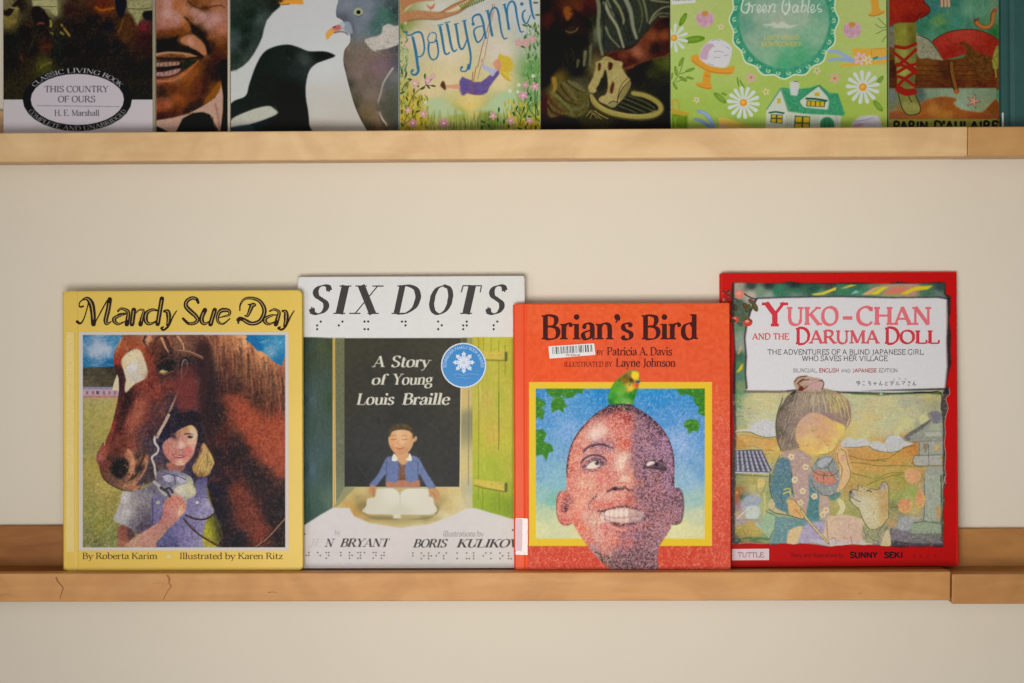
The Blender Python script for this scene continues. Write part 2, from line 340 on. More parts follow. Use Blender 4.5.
    for t, col, f in (("150,120 190,200 230,330 215,430 250,560 330,700 320,900 200,900 130,560 110,300", (44, 34, 40), 7), ("320,640 380,700 450,790 540,860 620,900 620,1300 520,1240 470,1120 410,1000 350,860 300,740", (48, 36, 38), 7), ("150,850 200,930 250,1030 300,1130 380,1280 240,1300 180,1060", (40, 32, 42), 6), ("300,900 360,930 420,1020 480,1120 500,1200 420,1240 340,1130 290,1010", (118, 60, 48), 6), ("300,400 400,480 520,520 620,560 620,860 540,800 450,720 360,620 300,520", (156, 76, 54), 8)):
        c.fill(B.p(t), col, feather=f, alpha=.62, tex=8)
    old = c.clip; c.clip = old*c.region(body)
    c.strokes(B.p("100,380 600,400 600,683 150,683"), 300, None, L=7, w=1.2, ang=70, jit=.5, alpha=.4, amp=14, smooth=False)
    c.strokes(D.p("150,0 600,0 600,640 240,640"), 600, None, L=7, w=1.3, ang=75, jit=.5, alpha=.4, amp=13, smooth=False)
    # mane hair falling from the crest
    r = c.rng
    for i in range(700):
        t = r.rand(); crest = np.array(B.p("-20,20 120,20 200,30 340,55 440,145 540,212 605,252"))
        k = t*(len(crest)-1); j = int(k); q = crest[j]+(crest[min(j+1, 6)]-crest[j])*(k-j)
        x, y = q[0]+r.normal(0, 1.5), q[1]+r.uniform(-3, 22); l = r.uniform(12, 34)
        sw = 2.5+3*r.rand()
        tone = r.choice(5); col = [(205, 140, 98), (170, 100, 72), (95, 55, 46), (222, 165, 115), (70, 46, 42)][tone]
        fade = max(0, (y-q[1])/30.)
        c.line([(x, y), (x+sw*.4, y+l*.45), (x-sw*.6+4, y+l)], np.array(col)*(1-.3*fade)+r.normal(0, 8), 1.5, .5, alpha=.17, feather=.4)
    for t in B.p("120,250 170,290 240,330 235,200 300,240 330,200 390,330 380,240 450,260 430,380 480,330 520,430 560,380 500,500 575,480"):
        for _ in range(3):
            x, y = t[0]+r.normal(0, 2), t[1]+r.normal(0, 2)
            c.line([(x-1, y-16), (x+.6, y-6), (x+r.uniform(-2, 1.5), y+8)], (205+r.normal(0, 10), 125, 85), .9, .3, alpha=.4, feather=.4)
            c.line([(x+2, y-14), (x+2.6, y-4), (x+2, y+9)], (58, 40, 40), 1.3, .4, alpha=.5, feather=.4)
    c.clip = old
    # head
    head = A.p("330,52 300,75 272,115 252,165 248,215 256,250 274,292 280,340 276,400 262,470 246,540 228,600 206,650 196,690") + Cc.p("190,40 165,85 150,120 152,150 166,180 176,225 200,262 240,290 280,308 330,318 372,318 400,300 425,255 445,205 465,150 480,90 500,30") + A.p("560,560 600,480 690,560 760,520 780,300 760,52")
    hf = A.f("330,80,130,78,62 300,110,175,105,80 450,90,190,130,98 500,75,120,75,58 290,150,155,78,52 262,190,160,62,45 420,140,160,82,52 450,190,140,66,48 470,250,120,60,50 540,200,56,42,42 520,240,40,38,40 600,120,130,88,70 560,150,70,48,46 420,330,130,64,54 330,420,68,38,38 400,450,142,74,60 480,400,118,58,50 560,330,125,60,50 640,380,130,55,52 500,500,115,68,62 300,320,70,42,42 285,270,60,38,40 270,470,112,52,46 300,480,72,40,38 340,560,152,80,65 380,520,160,88,70 250,580,150,66,54 290,600,100,50,44 430,600,88,58,62 600,500,70,62,78 560,560,58,52,68 630,250,70,55,52 600,420,58,48,52 660,300,110,60,58 650,450,110,52,55 640,540,60,48,55 460,330,100,50,48 520,300,80,50,50 440,520,110,58,52 480,600,70,55,60 590,300,70,48,48") + Cc.f("230,60,120,60,50 200,90,150,80,66 170,130,165,92,85 165,160,120,70,64 200,170,120,62,50 260,150,52,40,40 300,180,40,34,36 250,200,44,36,36 210,220,110,70,56 340,110,192,122,92 352,160,205,140,105 345,200,200,138,100 390,120,66,50,46 390,190,50,40,40 430,150,190,130,95 405,230,195,135,98 370,280,180,120,90 330,240,160,110,85 350,230,60,42,40 300,250,110,80,66 240,250,105,72,62 290,300,140,98,78 330,300,155,108,82 300,60,112,58,48 350,60,130,68,55 420,60,92,62,62 450,90,70,55,62 260,100,90,50,42 230,130,80,48,42")
    c.field(hf, head, soft=9, tex=7, ts=1, warp=1, p=3.4)
    c.fill(A.p("590,430 640,460 700,560 760,500 780,900 700,900 560,860 540,700 470,720 470,640 540,560"), (48, 42, 54), feather=5, alpha=.85)
    c.fill(A.p("285,380 330,420 300,500 260,620 235,690 260,560 280,460"), (66, 38, 38), feather=2, alpha=.7)
    c.fill(A.p("440,380 470,470 440,560 470,640 520,560 500,430"), (78, 50, 52), feather=3, alpha=.6)
    c.clip = old
    c.fill(G.p("130,240 250,230 330,300 330,560 250,640 100,690 60,660 130,500 190,400"), (72, 58, 66), feather=2, alpha=.95, tex=10)
    c.strokes(G.p("100,400 320,300 320,640 60,680"), 60, None, L=6, w=1, ang=110, amp=18)
    c.clip = old*c.region(head)
    c.strokes(A.p("260,120 600,120 690,560 560,690 200,690 280,400"), 360, None, L=7, w=1.2, ang=105, jit=.35, alpha=.4, amp=14, smooth=False)
    c.strokes(Cc.p("160,10 460,10 400,300 250,290"), 160, None, L=5, w=1.1, ang=110, jit=.5, alpha=.4, amp=14)
    c.clip = old
    c.fill(A.p("290,210 312,172 345,148 382,134 405,150 420,185 432,215 442,262 438,300 410,318 380,330 350,352 318,384 312,350 318,310 306,262"), (222, 208, 180), feather=.6)
    c.field(A.f("310,220,222,200,150 350,240,218,214,218 400,160,224,205,165 420,260,210,195,165 330,350,220,205,165 370,300,205,195,180 340,190,226,210,170"), A.p("296,212 316,176 348,154 382,140 400,154 415,188 426,218 435,262 430,295 405,312 372,326 345,346 324,370 318,345 324,310 312,262"), feather=.8, tex=6)
    c.strokes(A.p("290,210 312,172 345,148 382,134 420,185 442,262 438,300 380,330 318,384 318,310"), 60, [(235, 222, 190), (200, 180, 150), (225, 210, 205)], L=3.5, w=.7, ang=80, alpha=.5)
    for t in ("418,150 430,200 444,250", "445,300 400,325 350,358", "280,180 292,205 300,260"):
        c.line(A.p(t), (150, 75, 50), 1.2, .8, alpha=.6, feather=.5)
    # eye
    c.fill(A.p("500,250 520,215 560,195 600,215 590,255 545,275 515,272"), (38, 34, 36), feather=1.5, alpha=.9)
    c.fill(A.p("508,268 525,254 545,262 560,262 535,275"), (190, 165, 110), feather=.4)
    c.line(A.p("505,272 540,280 585,262"), (160, 95, 80), .8, alpha=.8); c.line(A.p("500,225 540,190 600,195"), (95, 60, 55), 1)
    # forelock
    for t, col in (("455,62 440,110 470,150", 0), ("480,62 500,110 500,140", 1), ("520,70 540,120 565,155", 0), ("560,60 580,110 600,140", 1), ("430,62 420,100 440,130", 2), ("610,60 640,100 650,140", 0), ("500,66 470,120 480,160", 2), ("540,66 560,110 585,160", 2), ("290,80 275,120 262,150", 0), ("310,70 290,110 285,140", 1), ("640,55 660,100 680,120", 1)):
        for _ in range(3):
            P = [(x+r.normal(0, .8), y+r.normal(0, .8)) for x, y in A.p(t)]
            c.line(P, [(205, 150, 112), (150, 92, 70), (70, 46, 46)][col], 1.6, .5, alpha=.7)
    # muzzle marks
    c.fill(Cc.p("240,180 265,145 300,130 330,150 335,185 320,225 290,250 262,240 240,215"), (36, 32, 34), feather=1.2, alpha=.85)
    c.line(Cc.p("300,178 315,170 325,190"), (150, 110, 95), 1, alpha=.7)
    c.line(Cc.p("330,85 352,120 365,170 352,215 330,245"), (205, 140, 108), 2.6, 1.4, alpha=.8, feather=.4)
    c.line(Cc.p("440,150 425,200 395,250 360,280 300,290"), (200, 140, 100), 2.4, 1.2, alpha=.75, feather=.5)
    c.line(Cc.p("425,110 400,170 375,230 330,262"), (46, 36, 38), 2.2, 1., alpha=.85, feather=.5)
    c.line(Cc.p("190,250 240,288 300,312 370,320 405,300"), (60, 42, 42), 1, alpha=.8)
    # bridle
    c.line(B.p("-10,150 60,160 120,185"), (110, 80, 66), 2.6); c.line(B.p("-10,142 60,152 120,178"), (175, 130, 100), .7)
    c.line(A.p("628,300 632,240 640,205 655,192 672,205 672,250 660,290"), (40, 34, 38), 3.4)
    c.line(A.p("632,300 636,240 643,208 655,198 668,210 668,250 655,285"), (172, 152, 140), 1.5)
    c.line(A.p("640,270 625,360"), (132, 100, 88), 2.2, alpha=.9)
    c.line(A.p("628,352 600,420 575,480 545,545 515,600 490,640"), (70, 52, 56), 4)
    c.line(A.p("625,355 598,420 572,480 542,545 512,600 488,640"), (150, 116, 104), 1.8, 2.6)
    c.line(A.p("610,400 620,350"), (150, 115, 100), 1.6)
    # girl: hair behind the face
    c.field(G.f("480,50,44,38,48 380,180,40,36,52 600,40,38,32,42 680,150,40,34,42 700,60,42,34,40 300,250,52,46,66 340,430,70,58,70 300,520,100,80,76 360,560,66,58,72 560,500,62,56,74 640,380,70,52,60 620,600,60,54,72 760,620,52,44,56 800,330,44,34,40 280,400,80,68,90 560,600,70,64,84"), G.p("400,-40 340,100 290,230 270,330 250,420 280,560 330,660 640,690 760,670 820,560 830,450 790,350 740,240 700,120 690,0 560,-60"), feather=.7, tex=5)
    c.strokes(G.p("420,-20 340,100 290,260 260,420 300,600 380,560 330,330 420,180 600,90 680,250 640,360 560,520 640,620 820,560 790,350 700,120 690,0"), 200, None, L=6, w=.8, ang=105, jit=.25, alpha=.5, amp=15)
    # golden hair on the right
    c.field(G.f("730,330,190,145,95 700,420,196,160,92 780,420,188,155,90 640,520,180,140,82 740,520,190,160,95 700,590,150,112,70 800,470,160,130,85 680,350,140,98,80"), G.p("715,270 770,340 812,420 825,470 790,530 760,590 700,605 650,590 615,545 612,500 650,440 680,360"), feather=.5, tex=6)
    for t in ("730,300 700,400 650,500", "745,330 730,430 690,560", "770,370 790,430 760,540", "720,420 680,500 670,580", "790,400 810,470 770,580"):
        c.line(G.p(t), (215, 185, 120), 1.2, .5, alpha=.8)
    for t in ("745,380 760,450 745,520", "700,330 660,430 620,520", "690,560 700,600 720,560", "640,560 660,600 680,570"):
        c.line(G.p(t), (110, 80, 62), 1., .4, alpha=.8)
    # face and neck
    c.field(G.f("400,510,170,110,95 450,540,165,112,100 510,520,150,95,88"), G.p("365,470 530,470 520,540 480,560 410,560 370,520"), feather=.4)
    face = G.p("420,200 470,150 540,115 600,98 640,130 660,180 655,250 640,310 620,380 590,430 540,480 490,492 430,480 380,440 340,390 320,330 325,280 360,240")
    c.field(G.f("600,130,215,180,125 540,140,190,140,100 640,200,220,190,165 520,240,205,145,130 500,290,225,185,165 600,270,222,175,150 450,200,180,125,105 420,280,200,140,125 370,300,195,130,118 350,340,200,128,118 400,370,205,138,125 480,340,205,150,135 570,350,205,110,105 620,330,215,160,140 450,360,190,120,110 530,390,195,120,112 480,430,205,140,125 490,465,228,190,160 420,440,195,122,110 560,440,210,140,120 440,220,140,95,90 400,400,198,125,115"), face, feather=.35, tex=3, soft=2)
    c.line(G.p("410,205 430,200 450,212"), (60, 44, 50), 1.1, feather=.2); c.line(G.p("560,212 590,216 615,212"), (48, 34, 42), 1.3); c.oval(134.6+40, 436.9, .01, .01, (0, 0, 0))
    c.line(G.p("400,190 425,180 450,190"), (110, 75, 70), .6); c.line(G.p("530,188 575,184 615,190"), (90, 58, 52), .8)
    c.line(G.p("470,335 490,345 520,335"), (150, 85, 80), .8, feather=.2); c.line(G.p("505,230 495,280 520,320"), (170, 110, 100), .6, alpha=.6)
    c.line(G.p("408,388 450,396 490,392 535,400"), (120, 58, 60), .9, .5); c.line(G.p("430,398 480,402 515,400"), (225, 205, 195), .6)
    c.line(G.p("430,412 470,418 510,412"), (185, 100, 98), .9)
    # rein beside the face
    c.line(G.p("380,0 345,70 300,150 265,220"), (188, 158, 140), 2.6); c.line(G.p("240,215 245,270 275,320 265,370 215,415 240,500 250,580 280,670 330,740"), (84, 74, 84), 3.2)
    c.line(G.p("240,215 245,270 275,320 265,370 215,415 240,500 250,580 280,670"), (196, 188, 180), 2.)
    # shirt and dungarees
    c.field(H.f("40,200,200,192,190 60,320,195,188,185 30,370,185,180,178 150,200,150,140,145 180,300,118,108,118 230,180,140,132,140 240,400,88,80,95 120,400,120,112,122 200,440,80,70,85 330,100,130,124,140 400,60,120,112,130 450,20,130,124,150 350,30,110,100,120 520,120,190,182,165 600,90,190,185,155 500,40,140,135,155 130,240,165,155,150 280,120,110,104,118"), Cc.p("300,322 340,322 420,300 480,260 500,205 560,200 640,215 700,260 690,400 600,520 480,560 380,560 340,530 250,485 262,440 285,380"), feather=.5, tex=8)
    c.strokes(Cc.p("300,330 480,270 680,270 690,400 480,560 260,480"), 170, None, L=5, w=1, ang=100, jit=.35, alpha=.5, amp=18)
    c.field(H.f("300,280,120,112,150 310,380,118,110,148 250,430,88,82,120 500,450,118,112,155 420,560,100,96,140 580,560,130,124,165 640,500,138,130,165 650,260,130,122,162 700,320,150,142,175 750,250,160,152,180 680,120,110,104,140 680,60,92,86,125 600,420,125,118,155 380,590,90,88,130 690,560,150,142,170"), H.p("275,200 370,190 380,260 560,200 640,170 640,60 740,20 740,120 760,220 800,300 790,340 740,380 720,450 700,540 690,640 300,640 420,440 330,420 270,440"), feather=.5, tex=9)
    c.strokes(H.p("280,260 370,260 560,330 790,330 700,640 310,640 420,460 280,440"), 240, None, L=5, w=1, ang=80, jit=.5, alpha=.5, amp=18)
    c.field(H.f("600,120,205,198,160 520,150,215,208,190 560,200,170,165,150"), H.p("470,120 560,80 640,110 640,170 580,210 560,250 530,180 490,160"), feather=.8, tex=6)
    c.fill(G.p("320,590 370,575 420,600 420,640 370,655 330,630"), (178, 172, 190), feather=.4); c.fill(G.p("460,610 490,590 540,620 550,650 500,665 465,645"), (184, 178, 196), feather=.4)
    c.line(G.p("320,590 370,575 430,590 480,600 545,630"), (70, 64, 84), .8); c.line(G.p("430,595 440,640 445,680"), (84, 78, 98), .9)
    c.line(H.p("275,200 280,300 275,420"), (72, 66, 92), 1.2, feather=.4); c.line(H.p("368,200 372,280 340,380"), (78, 72, 100), 1.1, feather=.4)
    c.oval(158.1, 502.5, 1.9, 1.7, (190, 190, 130)); c.oval(197.2, 502.5, 1.6, 1.5, (210, 200, 165)); c.line(H.p("640,185 760,195"), (92, 84, 120), .9)
    # dark clump of reins above the fist
    c.line(H.p("290,60 330,90 350,130 390,170"), (178, 170, 165), 3); c.line(H.p("350,110 400,140 430,190"), (70, 66, 74), 3.2, 2); c.line(H.p("380,130 420,110 450,150"), (64, 58, 66), 2.2)
    # upper arm, forearm and fist
    c.field(H.f("30,500,150,88,75 20,580,170,112,90 90,500,90,66,70"), H.p("0,430 60,440 130,500 90,560 60,600 -10,620 -20,480"), feather=.6, tex=6)
    c.field(H.f("120,570,195,150,125 220,500,198,145,128 300,460,190,135,122 340,400,180,118,110 400,400,188,132,122 380,480,180,130,118 220,580,188,140,125 420,290,200,140,130 470,190,215,140,122 520,230,215,145,125 470,300,205,140,128 520,310,225,180,150 540,260,205,130,112 430,230,205,128,112 450,350,198,135,125 400,330,180,112,108"), H.p("50,610 90,560 180,495 270,440 330,400 358,350 368,260 385,225 430,190 470,160 505,175 540,205 565,250 555,310 520,350 480,400 420,450 360,520 310,570 290,620"), feather=.35, tex=6)
    for t in ("440,200 470,230 490,270", "480,185 510,215 525,260", "520,200 540,240 545,290", "400,240 380,290 375,340"):
        c.line(H.p(t), (165, 90, 82), .9, .4, alpha=.8)
    c.line(H.p("500,340 520,280 540,250"), (235, 205, 170), 1, alpha=.8); c.strokes(H.p("60,600 300,450 480,230 540,260 470,400 300,590"), 70, None, L=3, w=.8, ang=-40, alpha=.4, amp=14)
    # long reins across the body
    for t in ("545,375 600,440 680,510 760,560 840,605 880,625", "560,340 630,370 710,378 770,355 810,322"):
        c.line(H.p(t), (48, 36, 36), 1.9); c.line([(x-.2, y-.5) for x, y in H.p(t)], (130, 98, 72), .6)
    c.line(D.p("436,640 500,590 560,525 600,478"), (60, 44, 40), 2.2); c.line(D.p("432,636 500,585 556,522 600,474"), (160, 120, 92), .9)
    # broken brush texture over the whole horse and more bite in its face
    k = c.clip
    for t, col, f, al in (("300,80 360,70 420,120 400,140 340,130 290,160 270,200 262,160", (168, 84, 52), 2, .6), ("470,90 520,110 500,180 450,170 430,130", (88, 48, 40), 2.5, .7), ("455,250 500,300 520,380 470,440 430,400 420,320", (142, 66, 54), 3, .6), ("320,400 345,380 350,420 320,520 290,600 270,600 300,500", (48, 30, 32), 2, .75), ("370,430 420,420 430,500 380,580 350,640 330,600 360,520", (164, 94, 74), 3, .5), ("600,300 690,320 680,450 620,480 600,400", (124, 54, 54), 4, .6), ("640,200 760,180 740,300 690,300 650,280", (44, 34, 38), 4, .6)):
        c.clip = k*c.region(head); c.fill(A.p(t), col, feather=f, alpha=al, tex=10)
    c.clip = k*np.clip(c.region(head)+c.region(body), 0, 1)*(1-c.region(G.p("300,60 700,60 840,460 760,640 700,690 200,690 280,330")))
    c.clip *= (1-c.region([(120, 480), (216, 480), (222, 550), (110, 550)], smooth=False))
    c.strokes([(90, 335), (286, 335), (286, 547), (90, 547)], 900, None, L=4.5, w=.8, ang=80, jit=.5, alpha=.55, amp=20, smooth=False)
    c.clip = k
    Hm = np.clip(c.region(head)+c.region(body), 0, 1)*(1-c.region(face))*k*(1-c.region(A.p("288,208 312,170 345,146 382,132 405,150 420,185 434,215 444,262 438,302 410,320 380,332 350,354 316,388 310,350 316,310 304,262")))
    Go = c.region(G.p("320,90 480,0 680,0 820,440 800,600 640,660 720,1300 120,1300 140,700 300,640"))
    c.contrast(Hm*(1-Go*.8), 1.12, (92, 52, 42))
    c.mottle(Hm, 12, 1.8, (1, .72, .6)); c.mottle(Hm, 8, .9, (1, .8, .7)); c.mottle(k*(1-Hm), 9, 1.1)
    c.fleck(Hm*(1-Go), (176, 92, 60), 2.6, .6, .25); c.fleck(Hm*(1-Go), (40, 28, 32), 2.4, .6, .3)
    W_ = c.region(D.p("-300,60 260,60 260,650 -560,650")); c.mottle(W_*(1-Hm)*k, 12, 1.4, (1, 1, 1.1))
    c.clip = k*(1-Go)
    c.fill([(196, 345), (210, 345), (214, 380), (212, 420), (216, 470), (206, 470), (203, 425), (198, 400), (200, 370)], (50, 36, 38), feather=5, alpha=.8, tex=8); c.fill([(176, 372), (192, 366), (197, 392), (190, 412), (178, 408)], (112, 56, 52), feather=5, alpha=.7, tex=10); c.clip = k
    c.line(B.p("-10,150 60,160 130,190"), (110, 80, 66), 2.2); c.line(B.p("-10,143 60,153 130,182"), (178, 134, 104), .8)
    # the girl's features again, sharper
    c.fill(G.p("400,215 425,200 455,210 440,226 412,226"), (70, 54, 62), feather=.4, alpha=.8); c.fill(G.p("560,212 585,200 618,212 598,226 570,224"), (54, 38, 48), feather=.3, alpha=.9)
    c.line(G.p("395,192 425,182 452,192"), (96, 64, 60), .9, feather=.2); c.line(G.p("528,188 575,182 622,192"), (80, 52, 50), 1., feather=.2)
    c.oval(187.2, 437, .5, .5, (200, 180, 170)); c.fill(G.p("500,240 520,300 500,330 478,325 490,280"), (232, 200, 178), feather=.6, alpha=.6)
    c.fill(G.p("412,386 450,398 495,392 538,402 505,420 450,414"), (150, 70, 72), feather=.3, alpha=.8); c.line(G.p("430,397 480,402 512,402"), (226, 206, 196), .7)
    c.oval(189.5, 450, 3, 3, (216, 120, 108), feather=1.6, alpha=.5); c.oval(192.5, 432, 2.4, 5, (232, 206, 180), feather=1.4, alpha=.5)
    c.grain(3.5, .6, k)
    c.clip = None
    return c

def ink_mandy():
    E, F = Map(60, 285, 8.19), Map(180, 285, 8.19)
    K = 8.19
    # (sheet, points, start width, middle width, end width, inline)
    L = [(E, "205,115 175,130 158,155 165,180 190,175", 10, 8, 14, 0), (E, "190,118 225,112 255,150 270,220 275,320", 14, 44, 36, 1),
         (E, "232,150 215,220 190,290 165,315 140,300", 8, 9, 22, 0), (E, "285,315 330,230 380,140 400,118", 8, 10, 10, 0), (E, "408,118 395,200 375,290 385,318 420,300", 34, 34, 8, 1),
         (E, "440,285 480,240 540,230", 8, 10, 8, 0), (E, "475,215 500,195 540,205 560,230 548,322", 14, 24, 34, 1), (E, "540,240 500,248 450,270 448,300 480,320 530,300", 6, 34, 8, 1),
         (E, "605,205 590,320", 36, 36, 36, 1), (E, "610,240 650,205 685,210 675,260 660,322", 8, 16, 34, 1),
         (E, "815,215 760,203 715,225 700,265 712,308 745,318 800,290", 12, 38, 10, 1), (E, "835,112 800,320", 34, 34, 34, 1),
         (E, "855,215 885,220 890,280 880,330", 20, 38, 20, 1), (E, "955,212 925,260 890,335 850,368 830,355 845,345", 8, 16, 14, 0),
         (F, "150,145 135,115 95,108 55,135 50,175 85,215 125,250 145,285 120,312 70,315 25,275", 20, 36, 18, 1),
         (F, "205,205 180,260 180,300 205,318 245,295", 34, 34, 8, 1), (F, "285,205 250,322", 34, 34, 34, 1),
         (F, "315,270 370,255 402,245 405,215 370,205 330,215 308,260 315,305 355,318 410,275", 6, 34, 8, 1),
         (F, "490,210 495,160 530,115 590,108 650,130 685,180 690,230 660,290 610,315 560,310 510,280 475,285", 8, 34, 26, 1),
         (F, "560,160 610,165 590,170 555,250 530,250", 10, 36, 8, 1), (F, "478,312 480,275 510,275 580,305 630,312", 14, 22, 8, 0),
         (F, "735,215 770,200 805,215 810,240 785,322", 12, 22, 34, 1), (F, "800,245 750,250 700,275 700,305 730,320 780,300", 6, 34, 8, 1),
         (F, "840,212 868,225 868,290 855,335", 16, 38, 20, 1), (F, "935,212 905,260 868,335 835,365 805,355 820,345", 8, 16, 14, 0)]
    ink, inl = [], []
    for m, t, a, b, e, k in L:
        P = catmull(m.p(t), False, 8) if len(t.split()) > 2 else np.array(m.p(t))
        n = len(P); W = np.interp(np.linspace(0, 1, n), [0, .25, .5, .75, 1], [a, (a+b)/2, b, (b+e)/2, e])/K*1.12
        ink += strip_quads(P, W)+[disc(P[0], W[0]/2, 8), disc(P[-1], W[-1]/2, 8)]
        if k:
            i0, i1 = (int(n*.12), int(n*.88)+1) if n > 2 else (0, n)
            inl += strip_quads(P[i0:i1] if n > 2 else P[0]+(P[1]-P[0])*np.array([[.06], [.94]]), (W[i0:i1] if n > 2 else W)*.18)
    auth = letters("By Roberta Karim", 82.5, 559, 6.2, 157.5, thick=1.3, thin=.6)+letters("Illustrated by Karen Ritz", 179.5, 559, 6.2, 283, thick=1.3, thin=.6)
    return [('title_lettering', ink, (44, 32, 24), 0), ('title_inline', inl, (188, 160, 92), 1), ('author_lettering', auth, (92, 66, 34), 0)]



def art_brian():
    A, B, Cc, D, E = Map(515, 375, 6.83), Map(620, 375, 6.83), Map(515, 470, 6.51), Map(620, 470, 6.5), Map(590, 365, 13.66)
    c = Canvas(528, 304.5, 730.5, 569.5, 2.5, (226, 92, 58), 5)
    c.field([(530, 305, 236, 98, 52), (630, 310, 236, 96, 50), (728, 305, 234, 96, 54), (540, 370, 236, 90, 46), (720, 380, 230, 94, 56), (722, 460, 222, 92, 70), (724, 540, 214, 84, 66), (560, 560, 212, 78, 58), (690, 560, 212, 76, 58), (630, 350, 230, 92, 56)], tex=6, ts=3)
    c.strokes([(528, 545), (731, 545), (731, 570), (528, 570)], 520, [(226, 130, 104), (196, 62, 48), (235, 150, 120), (208, 76, 56), (190, 56, 46)], L=5, w=.9, ang=95, jit=.5, alpha=.5, smooth=False)
    c.strokes([(712, 385), (731, 385), (731, 548), (712, 548)], 380, [(232, 140, 112), (214, 84, 62), (238, 160, 140), (220, 98, 74)], L=4, w=.9, ang=70, jit=.8, alpha=.42, smooth=False)
    c.strokes([(528, 305), (731, 305), (731, 382), (528, 382)], 260, [(238, 110, 76), (222, 84, 54), (240, 120, 90)], L=6, w=1.2, ang=30, jit=.9, alpha=.3, smooth=False)
    c.rect(529, 382, 712, 546, (232, 196, 52)); c.strokes([(529, 382), (712, 382), (712, 546), (529, 546)], 160, [(236, 206, 60), (226, 184, 50)], L=5, w=1, ang=90, alpha=.4, smooth=False)
    sky = [(535.8, 388.6), (704.8, 388.6), (704.8, 538.6), (535.8, 538.6)]
    c.clipto(sky, smooth=False)
    c.field([(536, 390, 60, 140, 200), (600, 392, 40, 135, 200), (660, 395, 45, 140, 205), (704, 392, 50, 140, 200), (545, 420, 85, 150, 205), (560, 410, 110, 165, 212), (580, 410, 80, 150, 205), (570, 430, 130, 170, 215), (545, 450, 125, 170, 205), (700, 430, 100, 155, 210), (665, 415, 85, 150, 210), (680, 440, 150, 180, 220), (700, 470, 120, 165, 205), (690, 480, 150, 185, 210), (540, 475, 130, 175, 200), (555, 480, 140, 185, 200), (545, 495, 150, 190, 185), (552, 500, 125, 185, 165), (545, 512, 190, 205, 165), (540, 530, 218, 216, 165), (580, 535, 222, 214, 165), (695, 500, 165, 195, 185), (700, 515, 200, 205, 170), (680, 530, 226, 220, 165), (700, 535, 220, 215, 160), (560, 520, 214, 212, 165)], tex=6, ts=2)
    sk = [(536, 388), (705, 388), (705, 470), (536, 470)]
    c.strokes(sk, 1100, [(165, 180, 225), (60, 140, 200), (40, 125, 195), (190, 190, 225), (100, 165, 215), (130, 150, 210)], L=3.4, w=.8, ang=-60, jit=.6, alpha=.5, smooth=False)
    c.strokes([(536, 465), (705, 465), (705, 510), (536, 510)], 500, [(140, 185, 205), (170, 205, 195), (110, 180, 175), (195, 210, 205), (120, 165, 205)], L=4, w=.8, ang=-75, jit=.4, alpha=.45, smooth=False)
    c.strokes([(536, 505), (705, 505), (705, 539), (536, 539)], 320, [(226, 224, 175), (205, 210, 160), (232, 220, 170), (190, 208, 170)], L=5, w=.8, ang=-75, jit=.4, alpha=.45, smooth=False)
    def leaf(P, n=40):
        c.fill(P, (62, 128, 44), smooth=False, feather=.3)
        c.strokes(P, n, [(110, 170, 60), (40, 100, 36), (84, 150, 50), (140, 185, 80), (58, 120, 60)], L=3, w=.8, ang=60, jit=.9, alpha=.7, smooth=False)
    for m, t in ((A, "215,85 300,85 470,90 460,130 420,120 400,150 350,160 320,140 300,150 250,150 215,120"), (A, "265,150 330,150 340,190 362,215 330,225 335,260 300,235 250,255 245,200"), (A, "145,150 180,165 215,195 195,215 180,225 205,250 190,310 160,285 142,300 142,200"), (A, "142,375 190,370 215,400 205,430 195,455 250,475 265,520 230,530 215,590 190,545 142,550"),
                 (B, "385,95 470,90 585,90 585,290 555,270 530,260 540,220 510,190 500,150 450,130 420,140 400,120"), (B, "440,320 480,300 530,310 545,340 530,390 500,380 470,400 455,360 435,350")):
        leaf(m.p(t), 50)
    c.clip = None
    # head
    head = A.p("735,205 650,213 600,232 550,265 490,320 430,390 385,470 362,550 350,640") + Cc.p("335,40 332,132 310,135 285,150 272,190 270,240 274,290 285,330 310,355 345,358 372,342 400,390 440,450 480,505 520,555 570,605 640,655") + D.p("0,655 120,655 242,655 242,580 250,505 290,440 325,385 335,350 370,350 395,330 410,260 406,180 395,132 372,122 355,118 352,20") + B.p("372,600 362,520 330,430 280,355 200,280 110,225 40,208")
    ff = A.f("640,240,110,50,60 700,250,160,70,65 560,280,160,90,90 600,330,200,130,120 500,350,190,110,100 550,400,236,206,190 600,380,225,180,165 650,330,205,110,100 700,330,200,90,80 680,400,215,130,120 730,370,205,100,90 450,420,215,130,110 480,470,225,150,130 400,520,200,110,100 390,600,215,120,95 420,560,228,150,120 380,660,205,110,95 540,480,150,100,115 600,480,150,100,120 650,490,165,115,130 700,460,205,110,95 740,480,210,90,70 470,600,200,120,110 540,640,215,130,115 620,640,205,120,110 690,560,220,150,140 720,620,228,195,175 650,560,210,130,120 510,540,205,150,145")
    ff += B.f("60,290,150,60,60 60,340,205,110,100 40,400,215,130,115 30,460,205,90,70 20,560,235,210,190 50,620,215,150,140 120,300,130,90,100 150,360,140,100,115 100,430,150,105,120 130,520,135,95,110 100,600,150,100,115 200,330,110,75,90 250,420,120,85,110 230,520,150,115,140 300,500,170,125,165 330,560,140,105,135 290,450,165,120,160 200,640,195,140,140 280,600,120,90,110 340,640,150,110,140 180,450,165,115,120")
